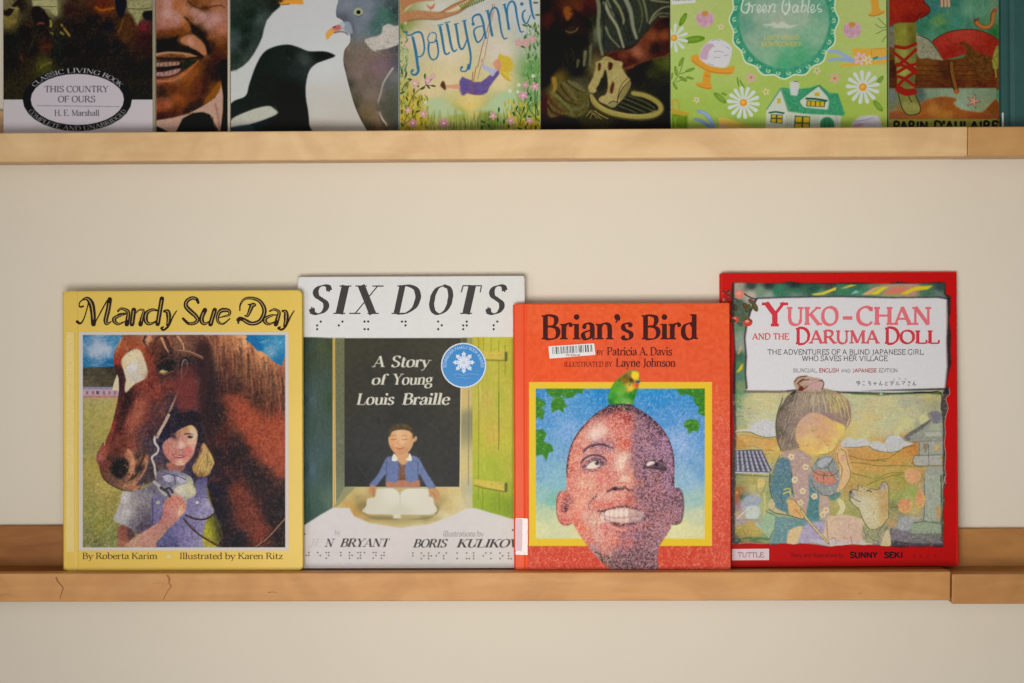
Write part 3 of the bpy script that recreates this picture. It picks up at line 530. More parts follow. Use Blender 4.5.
    ff += Cc.f("300,180,205,110,95 290,260,215,130,115 330,330,205,100,90 345,200,150,80,80 330,290,220,140,125 370,60,220,130,115 440,80,230,170,140 500,100,225,165,140 400,150,215,120,100 560,60,220,130,115 650,50,210,120,110 420,220,225,130,100 400,300,222,110,85 430,370,226,115,85 470,300,210,150,140 510,330,225,190,165 560,180,225,160,145 630,170,225,175,160 700,170,225,150,130 560,220,215,120,105 640,210,215,110,100 700,230,190,90,85 480,450,215,120,100 540,430,225,170,155 600,430,225,150,135 660,460,215,115,100 520,520,170,140,150 580,500,215,130,115 620,540,180,130,125 540,580,140,100,110 600,400,205,110,110 700,420,150,90,95 660,560,90,72,75")
    ff += D.f("20,60,230,190,160 60,50,220,140,115 40,120,215,130,115 120,70,200,110,90 50,190,170,80,75 120,150,140,95,100 130,40,120,85,105 200,100,150,95,105 250,60,200,110,90 300,60,160,120,160 330,100,160,115,150 260,150,165,95,95 300,200,130,90,105 350,180,130,90,100 380,200,115,80,90 370,300,160,110,115 310,290,165,105,105 200,220,140,95,100 180,300,160,90,85 150,360,205,105,95 60,390,215,125,115 50,470,215,110,95 110,420,140,100,110 180,420,135,95,100 250,380,170,115,115 290,400,175,120,115 220,470,150,110,115 80,560,90,75,80 150,540,110,85,90 200,580,120,90,95 40,620,80,65,65 200,640,110,80,85 30,530,150,90,85")
    c.field(ff, head, feather=.4, soft=6, p=3.4, tex=6, ts=.8)
    old = c.clip; c.clip = c.region(head)
    c.strokes(head, 1500, None, L=3.4, w=.8, ang=100, jit=.5, alpha=.5, amp=20, smooth=False)
    # light side flecks, dark side flecks
    lf = A.p("735,250 560,290 430,430 380,660") + Cc.p("380,150 375,330 440,440 560,560 660,620 700,440 715,200") + A.p("740,600")
    c.strokes(lf, 650, [(240, 190, 165), (228, 110, 85), (240, 215, 200), (205, 85, 75), (235, 150, 125)], L=3.2, w=.7, ang=105, jit=.4, alpha=.42, smooth=False)
    dk = B.p("60,230 200,290 330,440 372,640 355,760 100,700 60,600 90,450") + []
    c.strokes(dk, 900, [(70, 52, 66), (190, 150, 180), (110, 80, 100), (58, 46, 60), (200, 150, 150), (160, 115, 150)], L=2.6, w=.8, ang=100, jit=.7, alpha=.55, smooth=False)
    dk2 = D.p("120,0 350,20 400,140 400,330 330,370 245,500 240,650 20,650 -40,600 60,520 120,440 180,360 190,270 130,190 100,100")
    c.strokes(dk2, 1300, [(70, 56, 64), (180, 130, 135), (100, 76, 84), (60, 50, 56), (210, 140, 130), (150, 105, 115)], L=2.8, w=.8, ang=100, jit=.5, alpha=.52, smooth=False)
    # beard on the chin
    c.strokes(Cc.p("500,510 560,540 640,560 720,560 720,655 640,655 570,600"), 240, [(50, 44, 46), (90, 80, 60), (40, 36, 42), (130, 100, 95)], L=3, w=1, ang=70, jit=.4, alpha=.7)
    c.strokes(D.p("-10,540 80,520 200,530 240,560 240,650 -20,650"), 340, [(46, 42, 44), (80, 70, 58), (44, 38, 44), (150, 110, 110)], L=3, w=1, ang=80, jit=.4, alpha=.6, smooth=False)
    # hair band along the skull
    c.line(A.p("350,690 362,550 385,470 430,390 490,320 550,265 600,232 650,215 735,207") + B.p("40,210 110,227 200,282 280,357 330,430 362,520 374,640") + D.p("352,30 350,110"), (56, 42, 58), 3.2, feather=1.1, alpha=.9)
    c.line(A.p("560,272 610,244 660,230 735,222") + B.p("40,226 110,242 190,292 240,340 280,400"), (48, 36, 50), 5, feather=1.4, alpha=.85)
    c.strokes(A.p("560,260 735,205 740,250 600,270") + B.p("20,240 150,260 260,370 340,470 290,320 150,230 20,205"), 150, [(44, 34, 46), (130, 90, 110), (60, 46, 62)], L=3, w=.8, ang=30, jit=.9, alpha=.6, smooth=False)
    c.clip = None
    # eyes, brows
    c.line(A.p("470,520 500,492 560,470 620,480 670,500"), (70, 52, 74), 2., 1, feather=.4, alpha=.85); c.line(A.p("530,484 580,474 620,478"), (48, 36, 54), 1.8, alpha=.8)
    c.fill(A.p("455,640 475,600 510,575 550,560 590,575 620,610 600,630 560,645 510,650"), (84, 66, 92), feather=.6, alpha=.85)
    c.fill(A.p("488,635 510,605 545,590 575,600 570,625 535,640"), (228, 214, 200), feather=.3); c.oval(596.7, 462.8, 2.4, 2.4, (50, 40, 52), feather=.3); c.oval(595, 462, .7, .7, (225, 220, 215))
    c.line(A.p("450,600 480,565 530,545 590,555 630,590"), (62, 48, 76), 1.2, feather=.2); c.line(A.p("470,655 520,658 570,650"), (120, 70, 80), .8)
    c.fill(B.p("160,640 180,600 215,585 250,600 290,600 320,640 290,655 240,640 200,630"), (70, 54, 66), feather=.7, alpha=.85)
    c.fill(B.p("175,615 200,592 228,592 238,605 215,612 190,625"), (226, 205, 195), feather=.3); c.line(B.p("165,610 195,585 235,580 290,590 320,620"), (52, 42, 56), 1.2, feather=.2)
    c.line(B.p("180,630 210,640 230,636"), (190, 110, 80), 1, alpha=.8); c.line(B.p("110,470 150,440 220,430 290,460"), (80, 60, 80), 1.4, .6, feather=.4, alpha=.7)
    # nose
    c.line(Cc.p("600,140 625,128 650,112 680,125 715,120"), (60, 40, 56), 1.8, 1.2, feather=.2); c.oval(614.8, 489, 2.2, 1.5, (48, 36, 52), feather=.3); c.line(D.p("0,118 30,110 60,132 90,128"), (70, 52, 66), 1.5, feather=.3)
    c.line(Cc.p("590,150 600,110 640,90 690,85"), (215, 110, 95), 1, alpha=.7); c.oval(627, 479, 5, 3.4, (238, 205, 180), feather=1.4, alpha=.7); c.oval(622, 462, 3, 7, (240, 214, 190), feather=2, alpha=.6)
    # smile
    c.line(Cc.p("530,170 500,195 480,225"), (70, 44, 52), 2, .8, feather=.3); c.line(Cc.p("478,232 490,262"), (110, 60, 60), 1.2)
    c.fill(Cc.p("530,262 570,260 620,245 690,228") + D.p("20,225 80,235 150,265 190,290 170,330 110,352 40,362") + Cc.p("680,370 620,352 580,320 555,290"), (92, 56, 60), feather=.8)
    c.fill(Cc.p("580,285 610,262 660,250 700,245") + D.p("10,242 60,250 120,265 160,285 150,312 100,335 40,345") + Cc.p("690,345 630,335 595,315"), (226, 196, 182), feather=.5)
    for x0, y0, x1, y1 in ((610, 262, 618, 335), (640, 252, 645, 340), (672, 246, 672, 345), (704, 243, 702, 345)): c.line(Cc.p("%d,%d %d,%d" % (x0, y0, x1, y1)), (170, 120, 110), .5, alpha=.8)
    for x0, y0, x1, y1 in ((30, 243, 28, 345), (66, 250, 62, 342), (100, 260, 98, 336), (130, 268, 126, 326)): c.line(D.p("%d,%d %d,%d" % (x0, y0, x1, y1)), (160, 110, 105), .5, alpha=.8)
    c.line(Cc.p("590,300 650,292 715,296") + D.p("30,298 90,300 150,300"), (200, 140, 130), .6, alpha=.8); c.oval(617, 514, 1, 1, (200, 190, 110))
    c.line(Cc.p("500,225 540,240 600,225 660,205 715,205") + D.p("20,205 90,215 150,245"), (214, 110, 100), 2.2, feather=.5, alpha=.7)
    c.line(Cc.p("545,285 565,325 610,360 670,385 715,390") + D.p("40,380 110,365 180,330"), (232, 150, 140), 3, 1.6, feather=.5, alpha=.85)
    c.line(Cc.p("590,385 650,402 715,405") + D.p("50,400 120,385"), (180, 90, 90), 1., feather=.3, alpha=.7)
    c.line(Cc.p("505,280 530,340 520,400"), (190, 120, 120), .9, alpha=.7); c.line(Cc.p("515,270 550,330 540,420"), (238, 214, 190), 1.3, .6, alpha=.7)
    # ears
    c.line(Cc.p("345,135 315,138 288,152 273,200 272,250 278,300 292,335 315,355 350,356 372,342"), (150, 62, 56), 1.1, feather=.5, alpha=.8); c.line(Cc.p("318,215 340,235 335,262 315,270 300,250 312,225"), (110, 54, 58), 1.5, feather=.2)
    c.line(Cc.p("300,180 290,230 300,290"), (225, 120, 95), 1.4, alpha=.8); c.fill(Cc.p("318,240 340,225 342,262 322,275"), (60, 40, 52), feather=.4, alpha=.8)
    c.line(D.p("357,120 385,124 402,150 410,200 411,260 398,330 372,350 335,352"), (76, 54, 66), 1.4, feather=.7, alpha=.85); c.line(D.p("380,150 390,220 370,300"), (120, 80, 90), 1.2, alpha=.7)
    c.clip = c.region(head)
    c.strokes(head, 900, None, L=3.4, w=.8, ang=100, jit=.45, alpha=.6, amp=26, smooth=False)
    c.strokes(lf, 420, [(240, 190, 165), (222, 96, 76), (240, 215, 200), (190, 75, 70), (150, 70, 72)], L=3, w=.7, ang=105, jit=.4, alpha=.42, smooth=False)
    c.strokes(D.p("20,225 200,270 190,330 20,350") + Cc.p("680,350 560,320 600,260"), 60, [(225, 150, 140), (120, 80, 84), (240, 225, 210)], L=2.6, w=.8, ang=90, jit=.3, alpha=.4, smooth=False)
    c.strokes(D.p("60,225 240,250 250,360 60,390"), 130, [(84, 62, 70), (150, 105, 110), (205, 160, 155)], L=2.6, w=.8, ang=90, jit=.4, alpha=.5, smooth=False)
    c.clip = None
    # budgerigar
    c.fill(E.p("265,530 248,460 252,400 280,330 320,260 370,200 420,160 480,110 540,78 600,72 650,85 675,120 672,180 690,215 668,260 655,320 630,400 600,480 585,540 480,560 360,560"), (70, 150, 46), feather=.15)
    c.field(E.f("270,500,40,120,50 280,420,70,160,60 330,340,84,165,50 400,270,80,160,46 400,380,105,180,70 330,430,60,145,50 450,330,100,175,60 500,420,60,150,46 560,400,40,135,44 600,430,30,120,44 620,350,40,140,50 380,500,90,170,66 480,500,110,180,80 420,180,120,120,40 480,150,110,95,30 540,110,140,125,70 480,220,140,105,30 530,190,120,90,40 600,110,225,195,50 640,140,240,205,50 620,180,225,190,50 570,210,90,70,40 560,300,230,190,60 600,300,235,150,50 640,280,225,90,50 520,280,200,180,60 540,340,205,170,60 500,500,120,175,90"), E.p("268,528 250,460 256,400 284,330 324,260 374,200 424,162 484,112 542,82 600,76 648,88 670,120 668,190 665,260 652,320 628,400 598,480 582,538 480,556 360,556"), soft=.4, tex=7, ts=.6)
    c.strokes(E.p("268,528 250,460 284,330 374,200 500,260 560,360 620,380 582,538"), 70, None, L=2, w=.5, ang=60, jit=.5, alpha=.6, amp=22)
    c.oval(634.8, 375.6, 3.4, 3.6, (240, 208, 52), feather=.3); c.oval(637.7, 381.7, 2, 1.5, (70, 80, 130)); c.oval(630.8, 379.6, .9, .9, (40, 34, 60)); c.oval(636.4, 385.2, 1.6, 2, (226, 92, 52)); c.oval(630.6, 388.8, 3, 1.8, (238, 190, 56), feather=.3); c.oval(629.6, 384.8, .8, .7, (80, 100, 140)); c.oval(619.3, 380.5, 1, .8, (40, 100, 40)); c.oval(627.5, 404, 2, 1, (205, 195, 150), feather=.3)
    c.line(E.p("430,160 500,110 580,76 650,90"), (150, 140, 70), .8, alpha=.7)
    c.line(E.p("255,560 330,550 430,545 520,548 600,565"), (50, 34, 48), 2, feather=.3)
    Hm = c.region(head, .3, smooth=False); X = np.clip((c.gx-c.gx[0])/(c.gx[-1]-c.gx[0]), 0, 1)
    bx = np.interp(c.gy, [400, 425, 450, 480, 510, 540, 570], [634, 632, 630, 632, 632, 616, 606])  # where the shaded half begins
    Rt = np.clip((c.gx[None]-bx[:, None])/7, 0, 1)*Hm; Lt = Hm-Rt
    c.fleck(Lt, (244, 196, 174), 1.3, .1, .45); c.fleck(Lt, (206, 84, 66), 1.1, .35, .45); c.fleck(Lt, (250, 232, 220), .8, .55, .6); c.fleck(Lt, (150, 70, 76), .8, .7, .5)
    c.fleck(Rt, (204, 160, 176), 1., -.15, .7); c.fleck(Rt, (66, 50, 64), 1.3, .3, .6); c.fleck(Rt, (218, 140, 128), .9, .5, .5); c.fleck(Rt, (54, 42, 54), .8, .6, .6); c.fleck(Rt*np.clip((c.gy-500)/40, 0, 1)[:, None], (190, 116, 108), 1., .3, .45)
    c.clip = Lt
    c.oval(596, 432, 12, 8, (250, 228, 214), feather=7, alpha=.45, ang=-30); c.oval(580, 505, 9, 14, (244, 190, 168), feather=7, alpha=.35); c.oval(620, 462, 4, 10, (250, 226, 206), feather=4, alpha=.4)
    c.clip = Hm
    c.strokes(head, 700, None, L=2.6, w=.6, ang=100, jit=.5, alpha=.45, amp=24, smooth=False)
    Sk = c.region(sky, smooth=False)*(1-c.region(head, smooth=False))*(c.a[..., 1] < c.a[..., 2]+12); up = np.clip((500-c.gy)/60, .1, 1)[:, None]*Sk
    c.fleck(up, (170, 190, 228), 1.5, .35, .4); c.fleck(up, (36, 118, 190), 1.4, .35, .35); c.clip = None
    c.clip = Sk; c.strokes([(536, 388), (705, 388), (705, 500), (536, 500)], 500, None, L=3.6, w=.8, ang=-65, jit=.5, alpha=.5, amp=22, smooth=False); c.clip = None
    B2_ = c.region([(528, 546), (731, 546), (731, 570), (528, 570)], smooth=False)*(1-Hm)+c.region([(712.5, 400), (731, 400), (731, 546), (712.5, 546)], smooth=False)
    c.fleck(B2_, (236, 150, 122), 1.2, .3, .5); c.fleck(B2_, (196, 60, 44), 1.2, .4, .4)
    c.fill(A.p("488,635 510,605 545,590 575,600 570,625 535,640"), (232, 216, 200), feather=.6, alpha=.9); c.oval(597, 462.8, 2.2, 2.4, (52, 42, 54), feather=.6, alpha=.9); c.oval(595.6, 461.8, .7, .7, (232, 222, 214))
    c.line(A.p("450,600 480,568 530,548 590,556 630,590"), (74, 56, 82), 1.6, feather=.6, alpha=.8); c.line(A.p("470,522 500,494 560,474 620,484 670,500"), (84, 60, 78), 2, 1, feather=.8, alpha=.7)
    c.fill(B.p("150,640 175,600 215,582 260,596 310,625 300,655 240,648 190,640"), (92, 70, 84), feather=1, alpha=.55); c.fill(B.p("176,616 198,592 226,590 238,602 215,612 190,624"), (232, 214, 202), feather=.5); c.oval(656.5, 464.5, 1.9, 2, (48, 38, 48), feather=.5); c.line(B.p("165,612 200,632 260,636 300,650 320,630"), (60, 46, 58), 1.6, feather=.6, alpha=.7)
    c.oval(615, 489, 2.4, 1.6, (52, 38, 54), feather=.6); c.line(Cc.p("600,142 625,130 650,114 680,126 715,122"), (90, 56, 66), 1.4, feather=.6, alpha=.8)
    for k in range(9):
        x = 602.5+k*4.7; y = 513.5+[2.6, .8, 0, -.3, -.2, 0, .6, 1.6, 3][k]; c.oval(x, y, 2.2, 3.6+(k < 6)*.6, (238, 222, 208) if k < 6 else (196, 164, 158), feather=.5, alpha=.8)
        c.oval(x+.4, y+6.2-(k in (0, 8))*1.5, 2, 2.4, (226, 200, 188) if k < 6 else (180, 144, 140), feather=.5, alpha=.7)
    c.line([(600, 514.5), (612, 517.4), (624, 517.6), (640, 516)], (160, 96, 96), .7, feather=.3, alpha=.7)
    c.grain(6, .45)
    return c

def ink_brian():
    t = letters("Brian's Bird", 541.5, 339.4, 24.2, 698, thick=1.95, thin=.62, serif=.6, sth=.6)
    a = letters("BY", 596.5, 355.2, 4.8, 603.5, thick=1.5, thin=.8) + letters("Patricia A. Davis", 607, 355.3, 8, 672, thick=1.8, thin=.7) + letters("ILLUSTRATED BY", 564, 366.6, 4.8, 612.5, thick=1.5, thin=.8) + letters("Layne Johnson", 616, 366.6, 8, 675.5, thick=1.8, thin=.7)
    return [('title_lettering', t, (70, 26, 26), 0), ('author_lettering', a, (92, 32, 30), 0)]


BR = dict(A='1', B='12', C='14', D='145', E='15', I='24', J='245', K='13', L='123', N='1345', O='135', R='1235', S='234', T='2345', U='136', V='1236', Y='13456', X='1346')
def braille(ch, x, y, dx, dy, r):
    """one raised-dot cell centred on x, top row y"""
    return [disc((x+(-.5 if int(k) < 4 else .5)*dx, y+((int(k)-1) % 3)*dy), r, 10) for k in BR[ch]]

def art_dots():
    A, B, Cc, D, E, F, G = Map(296, 272, 5.69), Map(410, 272, 5.69), Map(296, 385, 6.21), Map(410, 385, 6.21), Map(296, 470, 6.51), Map(410, 470, 6.51), Map(360, 415, 6.21)
    c = Canvas(298.5, 276, 523.5, 567, 2.4, (222, 220, 218), 7)
    c.field([(300, 280, 226, 226, 226), (400, 280, 224, 223, 221), (520, 280, 224, 223, 218), (310, 560, 216, 210, 210), (500, 560, 214, 210, 204), (400, 540, 216, 208, 205), (420, 560, 210, 204, 200)], tex=2, ts=4)
    # wall and shutter on the left
    c.clipto([(298, 337), (312, 337), (330, 338), (460, 337.5), (480, 336.5), (524, 336.5), (524, 523), (513, 519), (490, 512.5), (475, 508), (466, 508.5), (452, 516), (430, 524), (400, 528), (370, 523), (354, 516), (349.5, 508), (333, 507.5), (320, 515), (306, 524), (298, 530)], smooth=False, feather=.4)
    c.field([(299, 340, 52, 60, 50), (304, 340, 60, 70, 60), (310, 345, 66, 78, 66), (322, 345, 76, 86, 62), (330, 345, 64, 76, 50), (306, 400, 60, 74, 72), (312, 400, 78, 96, 100), (320, 400, 68, 88, 76), (328, 400, 60, 78, 56), (306, 470, 58, 76, 76), (312, 470, 84, 106, 116), (320, 470, 64, 88, 82), (328, 470, 62, 84, 72), (310, 515, 60, 84, 76), (318, 505, 66, 92, 80), (328, 500, 84, 106, 90)], [(298, 337), (333, 337), (333, 530), (298, 530)], smooth=False, tex=5)  # the bluish band by the hinge paints in the sheen of the curved jacket
    c.strokes([(299, 338), (333, 338), (333, 520), (299, 520)], 160, None, L=14, w=1, ang=90, jit=.05, alpha=.35, amp=12, smooth=False)
    c.field([(340, 345, 110, 112, 80), (342, 400, 106, 110, 82), (340, 450, 108, 112, 88), (340, 500, 120, 128, 100)], [(335, 337), (345, 337), (344.5, 487), (351, 487), (336, 508)], smooth=False, tex=6)
    c.strokes([(336, 338), (344, 338), (344, 500), (336, 505)], 120, [(128, 126, 92), (92, 98, 76), (140, 138, 108)], L=4, w=.7, ang=90, jit=.5, alpha=.5, smooth=False)
    c.line([(333.8, 337), (334, 430), (334, 508)], (200, 164, 84), 2.6); c.line([(333.2, 400), (333.4, 508)], (222, 190, 120), .8)
    # dark room
    c.field([(345, 340, 66, 63, 50), (450, 340, 68, 66, 54), (350, 400, 58, 57, 48), (455, 400, 60, 59, 50), (350, 480, 46, 47, 46), (455, 480, 54, 54, 52), (400, 420, 52, 52, 48), (370, 440, 56, 56, 54), (430, 440, 56, 56, 52)], [(344.5, 338), (461, 338), (459.5, 487), (344.5, 487)], smooth=False, tex=4, ts=3)
    c.strokes([(346, 400), (458, 400), (458, 486), (346, 486)], 120, None, L=8, w=1.2, ang=80, jit=.6, alpha=.25, amp=14, smooth=False)
    # sill
    c.field(E.f("320,115,150,150,110 300,160,170,155,100 270,220,205,180,110 380,120,200,182,120 340,170,205,180,110 350,220,200,160,90 400,150,196,172,108 420,130,205,185,130 380,280,190,150,80 430,320,205,175,110 520,350,214,196,140 400,180,170,150,100 430,240,130,120,80") + F.f("200,140,205,180,120 280,140,212,190,132 320,200,214,196,145 360,220,212,196,150 200,200,180,160,105 170,240,160,145,95 240,240,206,182,125 100,300,170,158,110 200,290,212,196,150 60,340,214,200,150 240,310,214,205,160 150,340,216,204,155"), [(333, 509), (345, 487), (461, 487), (468, 508), (466, 512), (440, 525), (400, 530), (360, 525)], smooth=False, feather=.3, tex=5)
    c.fill([(333.5, 507.8), (344.5, 487), (356, 487), (348, 495), (338, 506)], (146, 146, 106), smooth=False, feather=.6, alpha=.9)
    c.oval(374, 510, 16, 8, (180, 135, 75), feather=5, alpha=.45)
    c.oval(400, 519, 42, 5, (150, 130, 80), feather=4, alpha=.5)
    # right jamb and green door
    c.field([(463, 345, 170, 160, 110), (463, 400, 206, 182, 118), (463, 470, 208, 190, 130), (467, 500, 200, 190, 150), (470, 345, 150, 150, 90), (470, 420, 142, 138, 104), (470, 490, 186, 180, 150), (460, 495, 196, 180, 130)], [(461, 337.5), (473, 337.5), (473, 509), (466, 509), (459.5, 487)], smooth=False, tex=4)
    c.line([(461.2, 387), (460.6, 440), (460.2, 487)], (225, 205, 150), .8); c.line([(468.6, 390), (468.6, 440), (468.4, 485)], (120, 118, 92), .9, alpha=.7)
    c.rect(461, 338, 467, 343, (90, 88, 60), feather=1)
    c.field([(476, 342, 190, 178, 60), (490, 342, 196, 190, 70), (508, 342, 190, 186, 66), (476, 370, 172, 176, 62), (495, 375, 190, 184, 74), (510, 370, 182, 180, 62), (476, 400, 192, 186, 80), (488, 400, 198, 176, 84), (500, 400, 180, 184, 66), (511, 400, 192, 184, 74), (478, 440, 186, 184, 60), (492, 435, 200, 176, 76), (508, 440, 188, 186, 66), (480, 470, 178, 186, 64), (495, 470, 168, 180, 58), (510, 470, 180, 180, 66), (480, 500, 150, 172, 48), (495, 505, 140, 164, 44), (508, 505, 132, 156, 44), (508, 490, 160, 174, 56), (480, 485, 165, 180, 54)], [(472.5, 337), (524, 337), (524, 525), (472.5, 508)], smooth=False, tex=6, ts=2)
    c.strokes([(473, 338), (514, 338), (514, 515), (473, 507)], 260, None, L=12, w=.8, ang=90, jit=.08, alpha=.45, amp=14, smooth=False)
    for x, a, b in ((478.4, 338, 500), (483.5, 338, 350), (498.6, 340, 430), (491, 338, 352), (505, 345, 375), (482.5, 486, 509), (499, 490, 514)): c.line([(x, a), (x+.3, (a+b)/2), (x, b)], (120, 118, 44), .8, alpha=.6)
    c.line([(498.8, 392), (499, 430), (498.6, 450)], (96, 104, 40), .8, alpha=.8)
    for y0, y1, q in ((351, 361, 0), (479, 489, 1)):
        P = [(474 if q else 484, y0), (500, y0+1 if not q else y0+3), (507, y0+1 if not q else y0+4), (507, y1-.5 if not q else y1+3), (484, y1-1), (474 if q else 484, y1-4 if q else y1-1)]
        c.fill(P, (206, 186, 80), smooth=False, feather=.4, tex=8); c.line(P[-3:][::-1], (116, 112, 40), 1.1, smooth=False, feather=.3)
        c.rect(504.6, y0+.8+q*3, 507.4, y1+q*2.5, (92, 98, 52), feather=.4)
        for x in (479, 492, 500): c.oval(x, y0+4+q, .7, .7, (170, 140, 70))
    c.line([(512.2, 338), (512.5, 420), (512.2, 518)], (120, 120, 50), 1, alpha=.6)
    # boy
    c.fill(G.p("160,405 370,400 375,450 160,450"), (178, 122, 96), smooth=False, feather=.3, tex=6)
    c.fill(G.p("235,300 290,300 295,400 230,400"), (124, 82, 56), smooth=False, feather=.3, tex=6)
    c.fill(G.p("205,255 170,262 150,290 110,370 60,430 75,442 100,440 125,410 160,370 162,408 235,408 240,290 232,262"), (104, 118, 162), feather=.15, tex=8)
    c.fill(G.p("320,252 358,262 378,290 410,350 470,450 430,460 400,420 365,360 362,402 288,408 282,290 295,262"), (108, 124, 166), feather=.15, tex=8)
    c.strokes(G.p("205,255 110,370 60,430 100,440 160,370 235,408 288,408 362,402 430,460 470,450 378,290 320,252"), 90, [(126, 140, 184), (88, 98, 140), (140, 150, 190), (110, 100, 130)], L=3.5, w=.7, ang=70, jit=.6, alpha=.5)
    c.line(G.p("162,290 165,340 162,405"), (70, 70, 96), .8, alpha=.7); c.line(G.p("360,290 360,340 362,400"), (74, 72, 96), .8, alpha=.7); c.line(G.p("205,262 232,272 240,330 236,400"), (76, 84, 124), .6, alpha=.8)
    c.fill(G.p("225,235 300,235 305,275 270,310 235,285"), (208, 160, 112), feather=.2)
    c.fill(G.p("210,240 232,268 228,285 198,282"), (226, 220, 206)); c.fill(G.p("310,238 322,270 315,285 285,278 300,262"), (228, 222, 208))
    c.fill(G.p("180,130 178,165 190,200 215,235 245,252 275,248 305,225 325,190 332,170 348,160 354,140 345,132 332,145 328,115 290,95 240,92 195,105"), (222, 172, 124), feather=.15)
    c.field(G.f("200,120,214,166,118 190,160,218,160,112 240,120,228,182,138 290,120,222,174,126 220,190,226,172,126 205,200,212,144,100 260,160,230,184,140 300,190,214,160,112 250,230,206,146,104 290,215,200,150,104 340,150,206,148,106"), G.p("182,130 180,165 192,198 217,232 245,249 275,245 303,222 323,190 328,115 290,97 240,94 197,107"), soft=.3, feather=.2)
    c.fill(G.p("178,135 180,95 205,65 250,52 300,62 325,90 335,125 330,150 320,110 290,92 240,88 200,102 188,130"), (78, 64, 42), feather=.2)
    c.strokes(G.p("180,130 190,80 250,55 310,70 335,130 300,98 240,90 200,102"), 50, [(110, 92, 56), (56, 46, 34), (130, 108, 66)], L=2.4, w=.5, ang=-30, jit=.9, alpha=.8)
    for t in ("192,148 208,153 228,148", "258,150 275,154 295,148"): c.line(G.p(t), (142, 96, 68), .6)
    c.line(G.p("195,130 210,126 228,130"), (160, 112, 76), .45); c.line(G.p("258,132 275,126 295,130"), (160, 112, 76), .45)
    c.line(G.p("240,155 235,180 245,186"), (186, 126, 88), .5); c.line(G.p("222,200 240,210 265,206 272,200"), (150, 80, 60), .6); c.oval(399, 449, .5, .6, (170, 90, 70)); c.line(G.p("338,140 342,155 336,165"), (170, 112, 80), .5)
    # open book on the sill
    c.fill(G.p("35,540 25,600 45,625 200,632 270,650 470,620 478,560 440,640 240,650 60,640"), (128, 118, 82), feather=1, alpha=.7)
    c.fill(G.p("110,458 180,452 215,458 240,478 248,500 256,478 285,458 340,455 418,458 430,500 450,512 458,540 452,615 262,618 258,638 205,640 198,618 38,612 40,560 48,520 85,510 98,475"), (214, 208, 188), feather=.1, smooth=True)
    c.field([(370, 500, 210, 204, 184), (395, 495, 222, 217, 200), (410, 495, 222, 217, 200), (428, 500, 218, 212, 194), (400, 512, 205, 200, 178)], G.p("112,460 180,455 213,461 238,480 248,515 258,480 287,461 340,458 416,461 428,500 448,514 455,540 449,611 42,608 44,560 50,523 88,512 100,477"), alpha=.8)
    c.line(G.p("248,480 250,530 248,560"), (180, 172, 148), .6, alpha=.6); c.line(G.p("130,458 180,452 215,458 240,478"), (176, 168, 140), .4); c.line(G.p("256,478 285,458 340,455 410,457"), (176, 168, 140), .4)
    c.fill(G.p("62,440 95,442 100,470 90,512 72,500 55,480"), (192, 140, 96), feather=.2); c.line(G.p("80,455 84,480 82,505"), (140, 94, 66), .5)
    c.fill(G.p("425,470 440,455 480,460 495,490 490,530 470,538 455,510 425,505 435,490"), (196, 146, 98), feather=.2); c.line(G.p("440,485 460,490 470,520"), (146, 100, 68), .5)
    # words on the dark wall
    W = (218, 214, 198); kw = dict(thick=1.9, thin=.6, serif=.7, sth=.6, shear=.18, n=4)
    for t, x0, x1, y, cap in (("A", 372.5, 384, 367, 11), ("Story", 390.5, 429.5, 367, 11), ("of", 371, 385.5, 384.6, 10), ("Young", 392, 432, 384.6, 10.8), ("Louis", 356.5, 393.5, 404.6, 11.2), ("Braille", 402, 449, 404.6, 11.2)):
        c.polys(letters(t, x0, y, cap, x1, **kw), W)
    c.clip = None
    kw.update(shear=.3, thick=1.9, thin=.4)
    K = (66, 62, 62)
    c.polys(letters("JE", 308, 546.8, 8, 321, **kw), (200, 196, 196)); c.polys(letters("N", 324.5, 546.8, 8, 332.5, **kw), K)  # JE set pale, the glare over it painted into the letter colour
    c.polys(letters("BRYANT", 340, 546.8, 8.2, 388, **kw), K); c.polys(letters("BORIS", 413, 547.4, 8.2, 446, **kw), K); c.polys(letters("KULIKOV", 456.5, 547.4, 8.2, 518, **kw), K)
    c.polys(letters("by", 334.5, 535, 5.2, 340.5), (172, 166, 166)); c.polys(letters("illustrations by", 443, 536.4, 5.6, 484, thick=1.2), (140, 134, 134))
    for ch, x in zip("JENBRYANT", (75, 150, 205, 300, 357, 412, 455, 512, 565)): c.polys(braille(ch, 296+x/6.51, 552.6, 2.6, 2.8, .75), (84, 80, 82))
    for ch, x in zip("BORISKULIKOV", (27, 82, 130, 180, 228, 315, 377, 423, 485, 535, 595, 650)): c.polys(braille(ch, 410+x/6.51, 553, 2.6, 2.8, .75), (84, 80, 82))
    c.oval(304.5, 534.2, .8, .9, (60, 56, 60)); c.oval(512.8, 530, .9, 1, (90, 84, 86))
    return c

def ink_dots():
    L = []
    for ch, x0, x1 in (("S", 307.5, 327.5), ("I", 333.5, 345), ("X", 352, 376), ("D", 392, 417), ("O", 427.5, 449.5), ("T", 454.5, 477.5), ("S", 484, 503)):
        L += letters(ch, x0, 314, 28.5, x1, thick=2.1 if ch not in 'ITX' else 2.6, thin=.42, serif=.75, sth=.42, shear=.22, n=8)
    d = []
    for ch, x in (("S", 319), ("I", 340.7), ("X", 366.4), ("D", 403.8), ("O", 440), ("T", 465), ("S", 495.5)): d.append(braille(ch, x, 321.6, 3.6, 3.8, 1.15))
    return ('title_lettering', L, (68, 66, 64), 0), d

